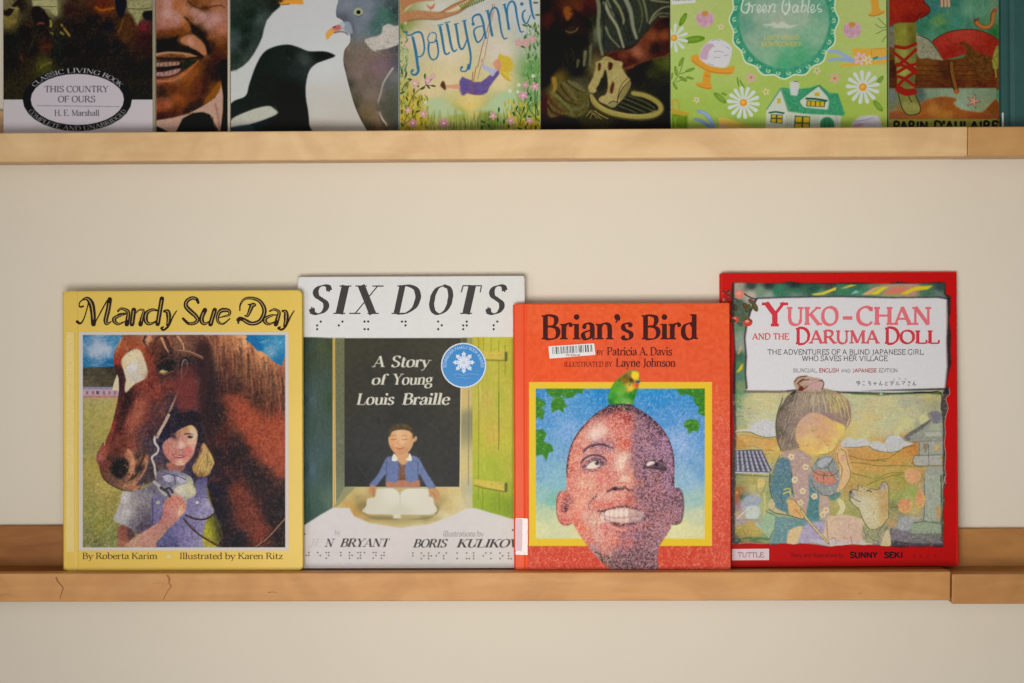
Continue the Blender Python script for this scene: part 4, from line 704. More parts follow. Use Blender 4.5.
def art_seal():
    c = Canvas(440.5, 342.3, 486.7, 388.5, 5, (212, 216, 224), 3)
    x, y = 463.6, 365.4
    c.oval(x, y, 21.3, 21.3, (54, 134, 198)); c.grain(4, 1)
    W = (216, 222, 236)
    c.polys(letters("SCHNEIDER FAMILY BOOK AWARD", x-28.5, y, 3., x+28.5, thick=1.6, sans=True, warp=arcwarp(x, y+.6, 17.2, 17.2, x, y)), (176, 200, 232))
    cx, cy = 463.8, 362.4
    for k in range(8):
        a = k*math.pi/4; u = (math.cos(a), math.sin(a)); v = (-u[1], u[0])
        q = lambda r, t: (cx+u[0]*r+v[0]*t, cy+u[1]*r+v[1]*t)
        c.fill([q(2.6, 1.2), q(6, 2.1), q(8, 1.5), q(8.6, 2.6), q(9.6, .9), q(11.4, 0), q(9.6, -.9), q(8.6, -2.6), q(8, -1.5), q(6, -2.1), q(2.6, -1.2)], W, smooth=False)
        c.oval(*q(6.4, 0), .8, .8, (150, 176, 220))
    c.oval(cx, cy, 3., 3., W); c.oval(cx, cy, 1.9, 1.9, (196, 206, 226)); c.oval(cx, cy, 3.2, 3.2, (54, 134, 198), alpha=0)
    c.line([(453, 375), (458, 374), (463, 375.6), (468, 373.8), (479, 374.6)], (110, 160, 212), .6); c.line([(456, 378), (462, 377.4), (466, 378.4), (471, 377.6)], (110, 160, 212), .5)
    c.mask = c.region([(x+22.6*math.cos(t), y+22.6*math.sin(t)) for t in np.linspace(0, 2*math.pi, 60, endpoint=False)], smooth=False)
    return c


def art_doll():
    A, B, Cc, D, E, F = Map(716, 268, 5.69), Map(840, 268, 5.69), Map(725, 385, 6.83), Map(840, 385, 6.83), Map(725, 475, 6.83), Map(840, 475, 6.83)
    c = Canvas(722.5, 273.2, 956, 569.5, 2.5, (202, 30, 18), 9)
    c.field([(725, 275, 206, 34, 20), (840, 275, 204, 34, 20), (955, 275, 200, 30, 18), (955, 400, 200, 30, 20), (955, 520, 196, 30, 22), (725, 560, 188, 26, 22), (840, 560, 190, 28, 24), (950, 565, 186, 26, 24)], tex=2, ts=3)
    # rough dark edge of the picture
    edge = A.p("92,82 170,84 260,92 380,84 420,74 480,84 600,86 683,84") + B.p("90,82 150,84 250,92 330,78 400,86 500,84 560,78 600,84 602,150 630,160 628,260 620,300 632,380 628,470 634,540 618,600 600,683") + D.p("715,0 745,20 750,60 722,90 740,160 725,200 715,260 720,330 712,400 722,470 715,560 722,620 705,683") + F.p("715,10 722,60 706,110 716,180 704,260 712,330 704,400 710,490 660,492 620,485 560,490 480,486 430,494 350,488 280,484 200,474 160,478 90,470 0,482") + E.p("820,480 760,482 720,490 690,486 640,474 560,466 470,474 420,468 380,466 340,478 240,468 160,470 60,474 45,470") + Cc.p("45,683 48,500 60,300 50,100") + A.p("95,600 104,500 100,400 92,300 84,200")
    c.fill(edge, (58, 52, 54), smooth=False, feather=.25, tex=14, ts=1)
    inner = A.p("104,84 683,92") + B.p("0,92 595,88 592,150 610,172") + B.p("612,260 606,380 602,500 600,590 595,683") + D.p("700,60 690,160 700,300 700,683") + F.p("700,100 696,250 690,330 685,470 700,478 0,476") + E.p("700,484 540,466 300,466 68,462 70,100") + Cc.p("72,683 74,500 78,300 72,60") + A.p("112,500 100,300")
    c.clip = c.region(inner, smooth=False, feather=.3)
    # painted ground of the picture
    c.field(A.f("130,95,170,160,140 200,100,60,70,66 300,95,46,60,56 250,130,120,150,125 350,130,60,125,95 200,150,190,180,165 450,130,60,120,90 450,95,40,52,52 560,110,50,90,75 640,90,80,76,72 300,155,150,165,150 450,155,120,145,130 600,150,90,140,110 130,250,84,110,92 130,330,110,140,110 130,400,140,160,140 130,450,150,160,150 130,500,70,110,90 130,560,90,130,90 130,620,90,130,110 130,670,130,150,110") + B.f("20,120,70,130,100 100,100,60,110,90 120,140,80,140,110 200,110,120,140,110 300,110,180,150,130 400,120,190,150,130 500,130,80,120,95 570,110,60,80,76 300,150,150,170,110 560,150,110,130,120")
            + Cc.f("90,60,110,150,110 90,130,110,145,110 100,200,150,165,130 160,120,192,190,140 220,90,200,196,150 300,100,205,195,140 250,160,196,196,150 320,150,200,196,148 150,210,180,186,140 300,210,196,200,160 200,260,196,198,175 100,260,150,170,130 110,330,200,180,100 90,370,200,140,70 150,370,215,160,80 250,370,214,160,84 330,380,210,150,74 300,420,214,160,80 340,440,220,180,90 180,410,200,160,90 110,410,196,140,60 330,500,190,170,90 330,560,190,180,110 90,640,130,140,90 180,640,170,160,90 280,640,170,170,110 300,600,180,180,120")
            + D.f("150,80,196,196,150 250,110,205,195,148 350,130,205,200,150 100,120,195,195,150 200,220,210,195,140 120,200,200,195,150 100,300,215,195,120 150,330,205,200,140 300,280,200,200,155 350,220,195,195,150 400,160,195,196,160 450,120,170,176,150 550,120,170,170,140 600,80,190,180,110 650,130,160,160,130 500,180,190,190,155 470,250,205,202,140 550,280,160,166,150 650,90,180,170,110")
            + D.f("60,470,200,140,75 150,450,208,150,80 250,480,210,150,70 200,500,205,145,70 350,460,212,150,64 450,430,205,130,54 500,420,200,120,50 100,560,212,160,80 250,570,210,155,76 400,520,208,150,64 450,580,196,160,80 520,580,190,150,80 100,640,190,160,80 250,640,170,160,70 400,650,150,150,60 570,640,170,140,80 350,610,200,165,80")
            + F.f("100,60,190,150,80 200,40,185,160,80 30,60,190,150,90 380,80,190,160,90 400,130,150,160,80 360,130,170,170,80 500,120,150,170,80 380,60,170,150,70 420,40,165,150,60 470,150,170,180,100 380,210,120,130,80 520,230,190,180,110 560,80,200,160,110 520,180,180,170,100 370,280,160,150,90 540,270,180,160,110 60,230,160,160,90 30,200,180,170,100 80,270,160,160,90 350,330,190,150,100 400,300,150,140,120 350,420,150,130,150 400,400,150,140,170 450,440,120,110,130 380,460,60,60,90 500,450,90,90,100 600,460,80,90,80 550,400,130,140,120")
            + E.f("90,40,150,150,90 180,40,170,160,80 90,100,160,100,50 90,150,120,90,60 130,150,110,120,100 200,90,190,180,110 280,60,160,170,110 290,150,150,160,100 90,210,150,110,120 130,210,170,170,190 200,250,180,195,180 180,190,160,170,180 90,280,190,160,120 100,320,180,160,160 280,220,170,180,120 300,300,150,175,140 320,350,150,180,140 110,370,170,150,60 180,350,190,160,80 240,370,190,170,80 200,410,196,170,70 120,420,160,140,60 280,420,120,150,100 90,450,50,60,70 200,445,60,100,70 260,330,140,160,140"), soft=8, p=3.6, tex=8, ts=1.2)
    c.strokes([(731, 395), (951, 395), (951, 545), (731, 545)], 1100, None, L=3.2, w=.7, ang=0, jit=1.2, alpha=.45, amp=22, smooth=False)
    c.strokes(Cc.p("80,60 340,70 340,230 80,290") + [], 70, [(220, 190, 100), (170, 180, 140), (225, 215, 150), (190, 160, 150)], L=9, w=.8, ang=5, jit=.12, alpha=.5, smooth=False)
    c.strokes(D.p("80,70 680,70 500,250 440,330 60,330"), 120, [(222, 190, 110), (170, 180, 150), (225, 215, 160), (205, 165, 140)], L=11, w=.8, ang=3, jit=.1, alpha=.45, smooth=False)
    for t in ("120,200 200,190 290,225", "480,165 380,160 300,150", "150,230 220,225 300,228"): c.line(D.p(t), (226, 196, 100), 1.2, .4, alpha=.7)
    for t in ("190,130 240,140 300,160 330,165", "170,90 220,80 290,105 340,108"): c.line(Cc.p(t), (226, 190, 96), 1., .4, alpha=.8)
    c.line(Cc.p("150,160 185,158"), (170, 90, 90), .5)
    # yellow and pink streaks along the top
    for m, t, col in ((B, "0,118 60,95 100,96 30,115", (225, 200, 60)), (A, "540,148 600,140 683,108 683,125 610,152 560,156", (226, 204, 70)), (B, "120,152 200,110 260,100 200,125 160,155", (226, 170, 130)), (B, "160,152 240,108 280,104 250,125 215,152", (220, 205, 60)), (B, "240,150 300,108 360,104 400,108 340,150", (214, 130, 105)), (B, "340,150 400,118 440,104 528,100 500,122 420,130 380,150", (226, 200, 50)), (B, "60,150 90,125 110,140", (150, 190, 190)), (A, "120,490 145,440 148,450 130,490", (226, 170, 110)), (A, "115,590 140,555 155,540 150,575 125,595", (220, 190, 60)), (A, "118,545 130,560 120,590", (60, 140, 90))):
        c.fill(m.p(t), col, feather=.3, smooth=False)
    for t in ("90,70 110,100 120,130", "80,110 100,120 118,140", "76,90 90,110"): c.line(Cc.p(t), (222, 190, 70), 1.2, .5, alpha=.9)
    c.line(Cc.p("76,40 80,90 92,150"), (60, 130, 80), 1.2, alpha=.7); c.line(Cc.p("100,60 104,130 96,200"), (80, 150, 110), 2, alpha=.5, feather=.5); c.line(Cc.p("85,215 130,213"), (60, 100, 80), .5)
    # title board
    c.clip = None
    board = A.p("236,176 400,170 683,166") + B.p("0,166 300,172 560,170 606,178 608,300 604,420 608,560 596,683") + Cc.p("900,40") + D.p("700,40 400,52 200,48 0,44") + Cc.p("800,46 560,20 400,40 140,38") + A.p("180,683 172,600 176,500 168,400 178,330 200,250")
    dark = [(x+(-1.6 if x < 800 else 1.4), y+(1.7 if y > 380 else -1.2)) for x, y in board]
    c.fill(dark, (62, 58, 64), smooth=False, feather=.3, tex=14)
    c.fill(board, (222, 220, 222), smooth=False, feather=.2, tex=2); c.line(board[-6:], (190, 150, 160), .5, alpha=.7); c.line(Cc.p("140,42 300,44 440,50"), (160, 125, 120), 1.4, alpha=.8)
    c.line(B.p("608,180 612,300 606,400 610,560 598,683"), (226, 150, 140), .5)
    c.line(D.p("80,58 200,62 290,66 400,58 560,50 690,62"), (66, 96, 50), 1.8, alpha=.9, feather=.2); c.oval(881, 394, 1.6, 1.2, (150, 200, 150)); c.line(D.p("500,52 600,50 690,56 690,170"), (48, 46, 50), 1.2)
    c.clip = c.region(edge, smooth=False)
    # snowy hills
    for m, t in ((Cc, "80,310 150,300 190,270 230,245 270,232 310,245 345,265 350,350 290,358 230,345 170,325 80,325"), (D, "10,390 60,355 100,372 170,368 200,390 260,385 300,400 330,350 400,340 440,380 500,400 430,425 380,460 300,455 230,440 190,415 120,425 40,430 10,420")):
        c.fill(m.p(t), (202, 204, 210), feather=.3, tex=8); c.strokes(m.p(t), 60, [(222, 220, 212), (176, 180, 206), (190, 190, 200)], L=4, w=.6, ang=10, jit=.5, alpha=.6)
    c.line(Cc.p("80,322 170,322 230,347 290,358 350,352"), (84, 96, 60), .8); c.line(D.p("20,425 120,425 190,418 240,445 330,460 400,450 450,425 520,415"), (110, 100, 70), .7)
    c.line(D.p("20,390 60,358 170,368 300,400"), (214, 200, 130), .7); c.line(D.p("300,385 340,345 400,342 440,375"), (140, 130, 170), .6)
    for x, y, r in ((450, 265, 32), (410, 300, 26), (570, 235, 34), (390, 330, 20), (470, 245, 20)):
        X, Y = D.p("%d,%d" % (x, y))[0]; c.oval(X, Y, r/6.83, r/6.83, (206, 204, 150), feather=.6); c.line([(X-r/8, Y+1), (X-1, Y-r/8), (X+r/7, Y)], (222, 214, 120), .7)
    for t in ("30,470 120,500 210,515 320,520", "210,515 260,510 330,500 420,440 500,410", "60,530 160,535 260,552 400,550 560,560", "70,600 160,620 240,640 330,605 440,598", "180,683 260,650 350,620 440,610"):
        c.line(D.p(t), (120, 110, 46), .8)
    for t in ("90,340 140,345 250,365 350,368", "100,415 200,420 250,440 340,450"): c.line(Cc.p(t), (150, 130, 60), .7)
    # tiled roof and workers at the left
    c.fill(Cc.p("72,445 90,437 250,440 265,470 310,580 310,600 180,600 70,605"), (84, 86, 104), smooth=False, feather=.3, tex=10)
    for i in range(7):
        x0, x1 = 85+i*26, 90+i*35
        c.line(Cc.p("%d,455 %d,520 %d,585" % (x0, (x0+x1)/2, x1)), (170, 170, 196), 1.6, 2); c.line(Cc.p("%d,455 %d,520 %d,585" % (x0+11, (x0+x1)/2+13, x1+16)), (50, 52, 84), 1.1)
    for y in (470, 495, 520, 545, 568): c.line(Cc.p("75,%d 290,%d" % (y, y+4)), (54, 56, 84), .5, alpha=.7)
    c.line(Cc.p("70,598 300,602"), (200, 200, 215), 1.2); c.line(Cc.p("74,442 250,436 262,460"), (190, 180, 110), .8); c.line(Cc.p("70,612 300,625"), (90, 100, 60), 1.)
    c.oval(761, 483, 4.4, 4.6, (220, 190, 110), feather=.5); c.line(E.p("220,40 215,90 235,130 270,90 275,45"), (150, 120, 60), .6); c.line(E.p("270,130 272,200 265,290"), (200, 190, 110), 2)
    c.fill(E.p("70,110 100,100 110,140 90,180 70,175"), (170, 84, 50), feather=.6); c.oval(741, 497, 2.2, 2.6, (70, 90, 80), feather=.4); c.oval(737, 492.6, 1.6, 1.6, (205, 150, 70)); c.fill(E.p("130,160 200,130 240,140 230,200 150,210"), (150, 165, 190), feather=.5)
    c.line(E.p("165,190 200,160 235,125"), (214, 180, 120), .9); c.fill(E.p("150,220 210,210 235,250 215,300 150,300 140,260"), (196, 208, 200), feather=.5); c.line(E.p("80,300 110,270 150,235 170,215"), (206, 206, 226), 1.4)
    c.line(E.p("70,305 110,315 150,305 230,308"), (130, 120, 170), 1.2, feather=.3); c.line(E.p("215,335 260,375 305,425"), (160, 190, 190), 2.4); c.line(E.p("80,440 180,428 300,440"), (50, 96, 66), 1.4, feather=.3)
    c.fill(E.p("285,260 330,262 345,330 330,400 300,420 240,345"), (150, 182, 146), feather=.4, tex=8); c.line(E.p("280,250 350,285 340,360 300,440"), (60, 90, 60), .8)
    # persimmon branch
    c.clip = None
    for t, w in (("30,120 60,150 95,170 140,190", 1.2), ("20,100 50,135 80,120", .8), ("60,200 100,215 130,240 160,260", 1.3), ("150,140 190,165 230,180", 1.3), ("24,165 60,175 95,165", .8), ("100,250 110,290 130,300", 1.)):
        c.line(A.p(t), (80, 58, 52), w)
    c.fill(A.p("108,190 150,185 160,230 158,300 150,330 120,320 112,260"), (86, 104, 88), feather=.6, tex=14)
    for x, y, rx, ry, col, an in ((38, 150, 3, 2.2, (196, 40, 44), 40), (52, 185, 3, 2.4, (190, 50, 44), 20), (48, 190, 2.6, 2.6, (200, 60, 50), 0), (134, 150, 4.6, 4.2, (226, 130, 115), 0), (110, 294, 3.6, 3.2, (214, 84, 66), 0), (181, 308, 4.6, 4.2, (206, 70, 56), 0)):
        X, Y = A.p("%d,%d" % (x, y))[0]; c.oval(X, Y, rx, ry, col, ang=an); c.oval(X-.8, Y-1, rx*.45, ry*.4, (232, 160, 135), feather=.4)
    for x, y, rx, ry, an, col in ((222, 222, 5, 2.6, 65, (96, 92, 50)), (180, 230, 4.6, 2.6, 110, (80, 92, 54)), (165, 215, 3.4, 2.2, 70, (104, 70, 50)), (160, 275, 4, 2.2, 40, (90, 110, 70)), (110, 225, 3.6, 2, 80, (70, 70, 56)), (92, 250, 3.4, 2, 100, (66, 54, 50)), (76, 140, 3, 1.6, 40, (110, 50, 44)), (60, 215, 3, 1.6, 90, (110, 40, 40)), (200, 190, 3.4, 2.2, 40, (110, 84, 76)), (95, 300, 3, 1.8, 0, (76, 60, 50))):
        X, Y = A.p("%d,%d" % (x, y))[0]; c.oval(X, Y, rx, ry, col, ang=an); c.oval(X+.4, Y-.2, rx*.6, ry*.3, (130, 110, 70), ang=an, alpha=.7); c.oval(X, Y, rx, ry, (48, 46, 36), ang=an, alpha=.15)
    c.line(A.p("155,300 180,290 207,305"), (60, 70, 46), 1); c.strokes(A.p("30,130 90,120 95,200 30,200"), 26, [(226, 190, 180), (120, 40, 44), (90, 60, 60), (226, 120, 110)], L=2.4, w=.5, ang=60, jit=1, alpha=.8, smooth=False)
    # stone lantern
    c.clip = c.region(edge, smooth=False)
    st = (156, 160, 152)
    c.fill(D.p("590,560 700,560 700,700 700,800 690,930 560,930 560,700"), st, smooth=False, feather=.3, tex=14); c.fill(F.p("585,0 690,0 690,310 575,310 580,200"), (160, 172, 156), smooth=False, feather=.3, tex=12)
    c.strokes(F.p("585,-40 690,-40 690,310 575,310"), 150, [(190, 200, 180), (120, 132, 120), (140, 160, 170), (170, 170, 130)], L=5, w=.7, ang=90, jit=.3, alpha=.5, smooth=False)
    c.fill(F.p("480,330 560,318 690,312 690,400 480,400"), (146, 164, 140), smooth=False, feather=.3, tex=10); c.line(F.p("480,330 560,320 690,325"), (80, 100, 80), .9); c.line(F.p("560,310 690,338"), (90, 110, 90), .8)
    c.line(F.p("575,20 578,200 570,310"), (96, 110, 90), 1); c.line(F.p("690,0 692,200 690,330"), (60, 90, 56), 1.4); c.fill(F.p("655,220 690,215 690,300 660,305"), (205, 140, 80), feather=1, alpha=.6)
    c.fill(D.p("505,482 690,478 695,548 510,550"), (172, 174, 168), smooth=False, feather=.2, tex=8); c.fill(D.p("535,385 700,380 700,480 540,480"), (158, 162, 152), smooth=False, feather=.2, tex=8)
    for t in ("505,482 510,548 695,550", "605,400 606,550", "540,385 542,480", "505,482 700,476", "580,320 700,318", "578,352 700,350", "470,390 560,385 700,378", "565,400 600,410 580,460"): c.line(D.p(t), (84, 90, 92), .7)
    c.fill(D.p("437,360 460,330 560,270 620,225 605,190 625,200 650,180 672,175 690,200 700,260 700,385 580,380 500,388 450,385"), (142, 148, 138), smooth=False, feather=.3, tex=12)
    c.fill(D.p("440,350 470,325 560,272 625,228 630,240 560,300 480,350 475,380 445,380"), (92, 96, 96), smooth=False, feather=.3); c.fill(D.p("600,195 650,178 685,190 685,240 640,262 615,230"), (112, 110, 130), feather=.4)
    c.line(D.p("440,345 470,322 560,268 620,225 605,195"), (196, 170, 100), .6); c.fill(D.p("575,322 690,320 690,350 575,350"), (184, 190, 172), smooth=False, alpha=.8); c.fill(D.p("620,268 690,262 690,310 600,312"), (172, 178, 150), smooth=False, alpha=.8, feather=.4); c.oval(937, 447.5, 2.4, 3, (214, 170, 90), feather=.3); c.oval(925, 447, 1.6, 2.8, (150, 110, 70), feather=.3)
    c.strokes(D.p("440,350 620,225 700,260 700,550 510,550 540,400 450,385"), 170, None, L=3, w=.6, ang=20, jit=.8, alpha=.5, amp=26, smooth=False)
    # fruit and rocks at the right
    for x, y, rx, ry, col in ((497, 620, 8.2, 7.6, (226, 160, 110)), (445, 880, 0, 0, (0, 0, 0))):
        if rx: X, Y = D.p("%d,%d" % (x, y))[0]; c.oval(X, Y, rx, ry, col, feather=.5, tex=14); c.line([(X-rx, Y-2), (X-rx*.6, Y-ry*.8), (X+1, Y-ry)], (205, 190, 90), .9)
    for x, y, rx, ry in ((445, 210, 7.6, 7.6), (548, 170, 5, 9)):
        X, Y = F.p("%d,%d" % (x, y))[0]; c.oval(X, Y, rx, ry, (226, 150, 100), feather=.5, tex=14); c.line([(X-rx+1, Y+3), (X, Y+ry-1), (X+rx-1, Y+1), (X+rx-1, Y-4)], (216, 196, 80), 1)
    c.line(F.p("340,225 370,215 400,220"), (110, 100, 50), 1.2); c.fill(F.p("395,330 430,280 500,290 560,290 540,310 490,330 470,380 400,370"), (160, 165, 172), feather=.5, tex=20)
    c.fill(F.p("340,360 400,370 480,400 690,400 690,480 350,485"), (112, 108, 120), smooth=False, feather=.8, tex=22, alpha=.75); c.strokes(F.p("340,360 700,390 700,485 350,485"), 150, [(70, 70, 90), (160, 150, 150), (150, 110, 70), (96, 100, 90), (46, 48, 62)], L=3, w=.7, ang=80, jit=.5, alpha=.6, smooth=False)
    c.fill(F.p("335,445 500,465 700,470 710,490 350,488"), (44, 42, 56), smooth=False, feather=.5, alpha=.85)
    # girl: hair
    c.field(Cc.f("450,80,110,90,84 400,200,120,100,92 380,320,84,76,66 370,150,60,56,50 430,300,138,116,110 450,400,130,110,100 500,120,150,130,120 550,60,170,150,130 600,120,175,155,130 650,160,150,125,120 700,80,168,150,120 760,150,190,165,100 800,200,150,125,120 700,220,140,110,116 600,180,150,125,120 490,230,148,120,112 500,330,150,120,110 480,420,140,116,96 420,250,120,104,96 410,110,90,80,70 460,140,140,120,112") + D.f("30,120,180,150,100 50,200,140,110,96 70,250,140,110,100 10,220,150,120,110"), Cc.p("440,60 395,120 360,190 345,270 350,340 365,410 395,455 470,440 540,420 800,320 830,270 860,180 845,120 800,70 740,40 660,20 560,18 500,30"), feather=.3, tex=6)
    hh = Cc.p("440,60 360,190 350,340 395,455 480,435 520,250 620,190 720,210 830,270 860,180 800,70 660,20 500,30")
    for i in range(150):
        k = c.rng.rand()
        if k < .5: x, y = c.rng.uniform(350, 510), c.rng.uniform(60, 430); P = "%f,%f %f,%f %f,%f" % (x+14, y-30, x, y, x-4, y+34)
        else: x = c.rng.uniform(520, 850); y = c.rng.uniform(50, 190); dx = (x-640)*.1; P = "%f,%f %f,%f %f,%f" % (x-dx, y-28, x, y, x+dx*1.3, y+34)
        col = [(186, 168, 150), (76, 66, 62), (140, 116, 120), (200, 180, 130), (60, 58, 48)][c.rng.randint(5)]
        c.line(Cc.p(P), col, .8, .3, alpha=.5)
    for x in (600, 640, 680, 715, 745, 775, 800, 822): c.line(Cc.p("%d,%d %d,%d %d,%d" % (x-(x-600)*.2, 70, x, 120, x+(x-600)*.12, 190 if x < 750 else 220)), (216, 200, 120) if x > 700 else (205, 192, 168), .8, alpha=.85)
    c.line(D.p("50,100 68,170 72,230 50,290"), (150, 110, 110), 1.2); c.line(Cc.p("395,90 362,180 348,270 358,380 385,450"), (60, 60, 46), .9)
    c.line(Cc.p("440,95 455,60 480,45 440,110 470,100"), (56, 60, 40), 1.6, alpha=.8)
    # hair knot
    c.fill(A.p("440,655 455,625 490,612 540,620 600,632 612,660 600,700 520,700 470,700"), (190, 160, 140), feather=.3, tex=16)
    for t in ("445,650 470,622 520,614", "460,660 490,640 530,635", "500,690 540,660 600,640", "480,683 470,650 500,630", "600,636 614,656 604,690"): c.line(A.p(t), (96, 66, 50), .9)
    c.fill(A.p("520,650 560,640 600,650 600,680 540,690"), (205, 165, 165), feather=.5, alpha=.8); c.fill(Cc.p("500,28 520,5 540,25 530,40 505,40"), (110, 50, 44), feather=.3)
    # face
    face = Cc.p("560,200 620,190 680,210 730,240 780,258 815,280 812,330 775,365 755,420 715,455 660,475 600,475 550,455 505,410 485,370 482,320 500,260")
    c.field(Cc.f("560,240,205,160,140 640,240,214,160,130 720,260,222,170,110 790,290,236,205,96 600,310,216,168,126 560,370,232,192,120 520,330,205,160,130 510,400,225,175,110 600,380,230,190,110 680,310,220,160,120 740,330,226,175,110 700,380,224,160,100 750,380,232,200,110 640,430,228,170,100 600,450,234,190,96 690,450,238,210,120 550,430,230,180,96 660,460,244,216,110 640,350,222,165,110"), face, feather=.3, tex=4, soft=3)
    c.line(Cc.p("590,305 604,314 618,308"), (170, 136, 90), .8, alpha=.8); c.line(Cc.p("672,380 684,386 694,378"), (170, 140, 70), .7, alpha=.8); c.oval(813.6, 430.5, 1.4, .9, (176, 150, 90), feather=.4, alpha=.8)
    c.line(Cc.p("505,415 550,458 610,478 670,474 720,455 755,420 775,368 812,330 818,282"), (226, 200, 80), .8); c.line(Cc.p("640,475 700,468 745,440 765,400"), (150, 110, 60), .5)
    # girl: padded coat, sleeves
    c.fill(Cc.p("375,480 430,455 500,440 560,470 590,500 580,560 585,683 590,760 400,760 445,640 440,540"), (182, 148, 142), feather=.3, tex=10)
    c.fill(E.p("455,-20 580,-20 585,60 575,150 560,260 520,215 470,170 455,100"), (184, 150, 146), feather=.3, tex=10)
    c.fill(Cc.p("360,510 400,495 440,520 450,580 455,683 455,760 320,760 310,683 325,600"), (78, 116, 140), feather=.3, tex=12); c.fill(E.p("315,-10 455,-10 450,80 455,120 420,170 435,240 420,270 360,255 320,150 305,60"), (74, 118, 134), feather=.3, tex=12)
    c.strokes(E.p("315,-100 455,-100 450,120 420,260 330,200 305,60"), 110, [(110, 150, 176), (50, 90, 100), (90, 130, 110), (70, 100, 150)], L=5, w=.8, ang=80, jit=.4, alpha=.55)
    c.line(Cc.p("375,480 340,560 310,683"), (120, 110, 60), 1); c.line(E.p("308,-10 303,70 325,170 360,250 425,268"), (60, 70, 56), 1); c.line(E.p("455,-20 458,80 470,150"), (70, 84, 70), 1)
    for t in ("400,100 440,95 450,150", "395,130 430,115 450,130"): c.line(E.p(t), (206, 196, 96), 1.4, alpha=.9)
    # right sleeve side and second coat panel
    c.fill(E.p("575,0 640,30 650,80 645,160 640,240 640,305 560,300 555,262 575,150"), (66, 122, 132), feather=.3, tex=10); c.fill(E.p("650,70 710,85 712,160 715,280 700,300 650,290 645,160"), (190, 158, 148), feather=.3, tex=10); c.fill(E.p("700,80 790,60 800,100 780,150 740,175 710,160"), (84, 132, 124), feather=.3, tex=10)
    for x, y, m in ((453, 490, Cc), (550, 560, Cc), (475, 650, Cc), (478, 30, E), (530, 110, E), (515, 190, E), (665, 100, E), (690, 240, E), (668, 270, E), (320, 205, E), (610, 145, E)):
        X, Y = m.p("%d,%d" % (x, y))[0]
        for k in range(5): a = k*1.257+x; c.oval(X+1.9*math.cos(a), Y+1.9*math.sin(a), 1.5, 1.5, (222, 208, 176))
        c.oval(X, Y, 1.1, 1.1, (214, 150, 60))
    # bundle with the dolls, arms
    c.fill(Cc.p("590,590 600,540 640,500 700,480 740,500 760,540 790,620 790,700 740,750 650,750 590,700 575,640"), (140, 146, 150), feather=.3, tex=20)
    c.fill(Cc.p("600,600 620,580 680,590 740,600 760,640 740,680 660,680 610,650"), (206, 120, 100), feather=.5, tex=16); c.fill(Cc.p("640,520 690,500 730,500 700,540 640,560"), (170, 176, 190), feather=.5)
    for t in ("590,560 620,600 680,620 750,610 780,580", "640,500 620,540 650,570 700,560 740,500", "680,600 672,640 680,700", "700,560 720,600 760,650"): c.line(Cc.p(t), (70, 90, 76), .8)
    c.line(Cc.p("585,640 610,700 670,750 740,748 790,690"), (88, 96, 100), 1); c.line(E.p("590,10 620,50 680,75 740,70 790,30"), (130, 130, 150), 2, alpha=.8)
    c.fill(Cc.p("760,450 790,420 830,440 850,520 865,560 860,620 820,700 780,730 760,720 790,650 800,570 770,520"), (224, 178, 120), feather=.3, tex=8); c.fill(D.p("0,440 30,455 50,520 70,600 60,650 20,710 0,720"), (226, 184, 130), feather=.3, tex=8)
    c.line(D.p("5,435 38,460 50,520 72,600 62,650 25,705 -5,725"), (130, 110, 56), .8); c.line(Cc.p("765,455 775,520 800,570 790,650"), (150, 110, 70), .8); c.oval(843, 458, 3, 3, (222, 150, 130), feather=1, alpha=.7)
    c.strokes(Cc.p("590,540 760,480 790,640 650,750"), 60, [(84, 110, 90), (200, 150, 130), (180, 185, 200), (90, 90, 110)], L=3, w=.7, ang=30, jit=1, alpha=.6)
    # hand with stick, skirts
    c.fill(E.p("345,290 400,285 520,300 560,290 680,310 690,400 700,480 540,466 300,468 330,400"), (96, 140, 150), smooth=False, feather=.3, tex=12)
    c.strokes(E.p("345,290 520,300 520,350 440,380 400,466 300,468"), 70, [(60, 110, 130), (130, 165, 180), (96, 140, 120)], L=4, w=.8, ang=70, jit=.5, alpha=.6, smooth=False)
    c.fill(E.p("430,400 450,370 510,350 540,360 520,420 490,470 425,470"), (222, 190, 140), feather=.3, tex=8); c.fill(E.p("530,360 560,330 680,310 690,380 700,485 540,468 500,460"), (170, 160, 196), smooth=False, feather=.3, tex=10)
    c.fill(E.p("690,310 740,280 820,270 900,290 950,320 1000,480 700,484"), (222, 188, 160), feather=.3, tex=8); c.fill(F.p("-20,290 60,290 120,330 150,380 175,470 0,476"), (216, 180, 160), smooth=False, feather=.4, tex=8)
    c.line(E.p("695,310 700,400 710,480"), (130, 110, 90), .7); c.line(E.p("720,440 750,430 760,470"), (130, 100, 150), .7); c.fill(E.p("560,440 700,440 860,455 1000,450 1000,478 700,482"), (205, 200, 214), smooth=False, feather=1.5, alpha=.7); c.line(F.p("70,420 85,470"), (150, 110, 150), .7)
    c.fill(E.p("430,165 465,170 500,210 530,230 545,255 525,300 480,290 440,260 432,220"), (222, 170, 105), feather=.25, tex=6); c.line(E.p("470,235 500,255 520,285"), (170, 110, 60), .7); c.line(E.p("430,165 470,168 510,215 545,255"), (110, 90, 50), .6)
    c.line(E.p("520,240 560,300 620,370 705,465"), (110, 90, 60), 2.6); c.line(E.p("520,240 560,300 620,370 705,465"), (222, 196, 140), 1.6)
    c.line(E.p("510,370 490,430 470,470"), (222, 196, 150), 2); c.fill(E.p("310,165 330,170 345,220 420,262 420,275 340,255 300,230"), (200, 180, 130), feather=.3); c.line(E.p("298,230 340,258 430,275 520,300 545,300"), (60, 84, 70), .9)
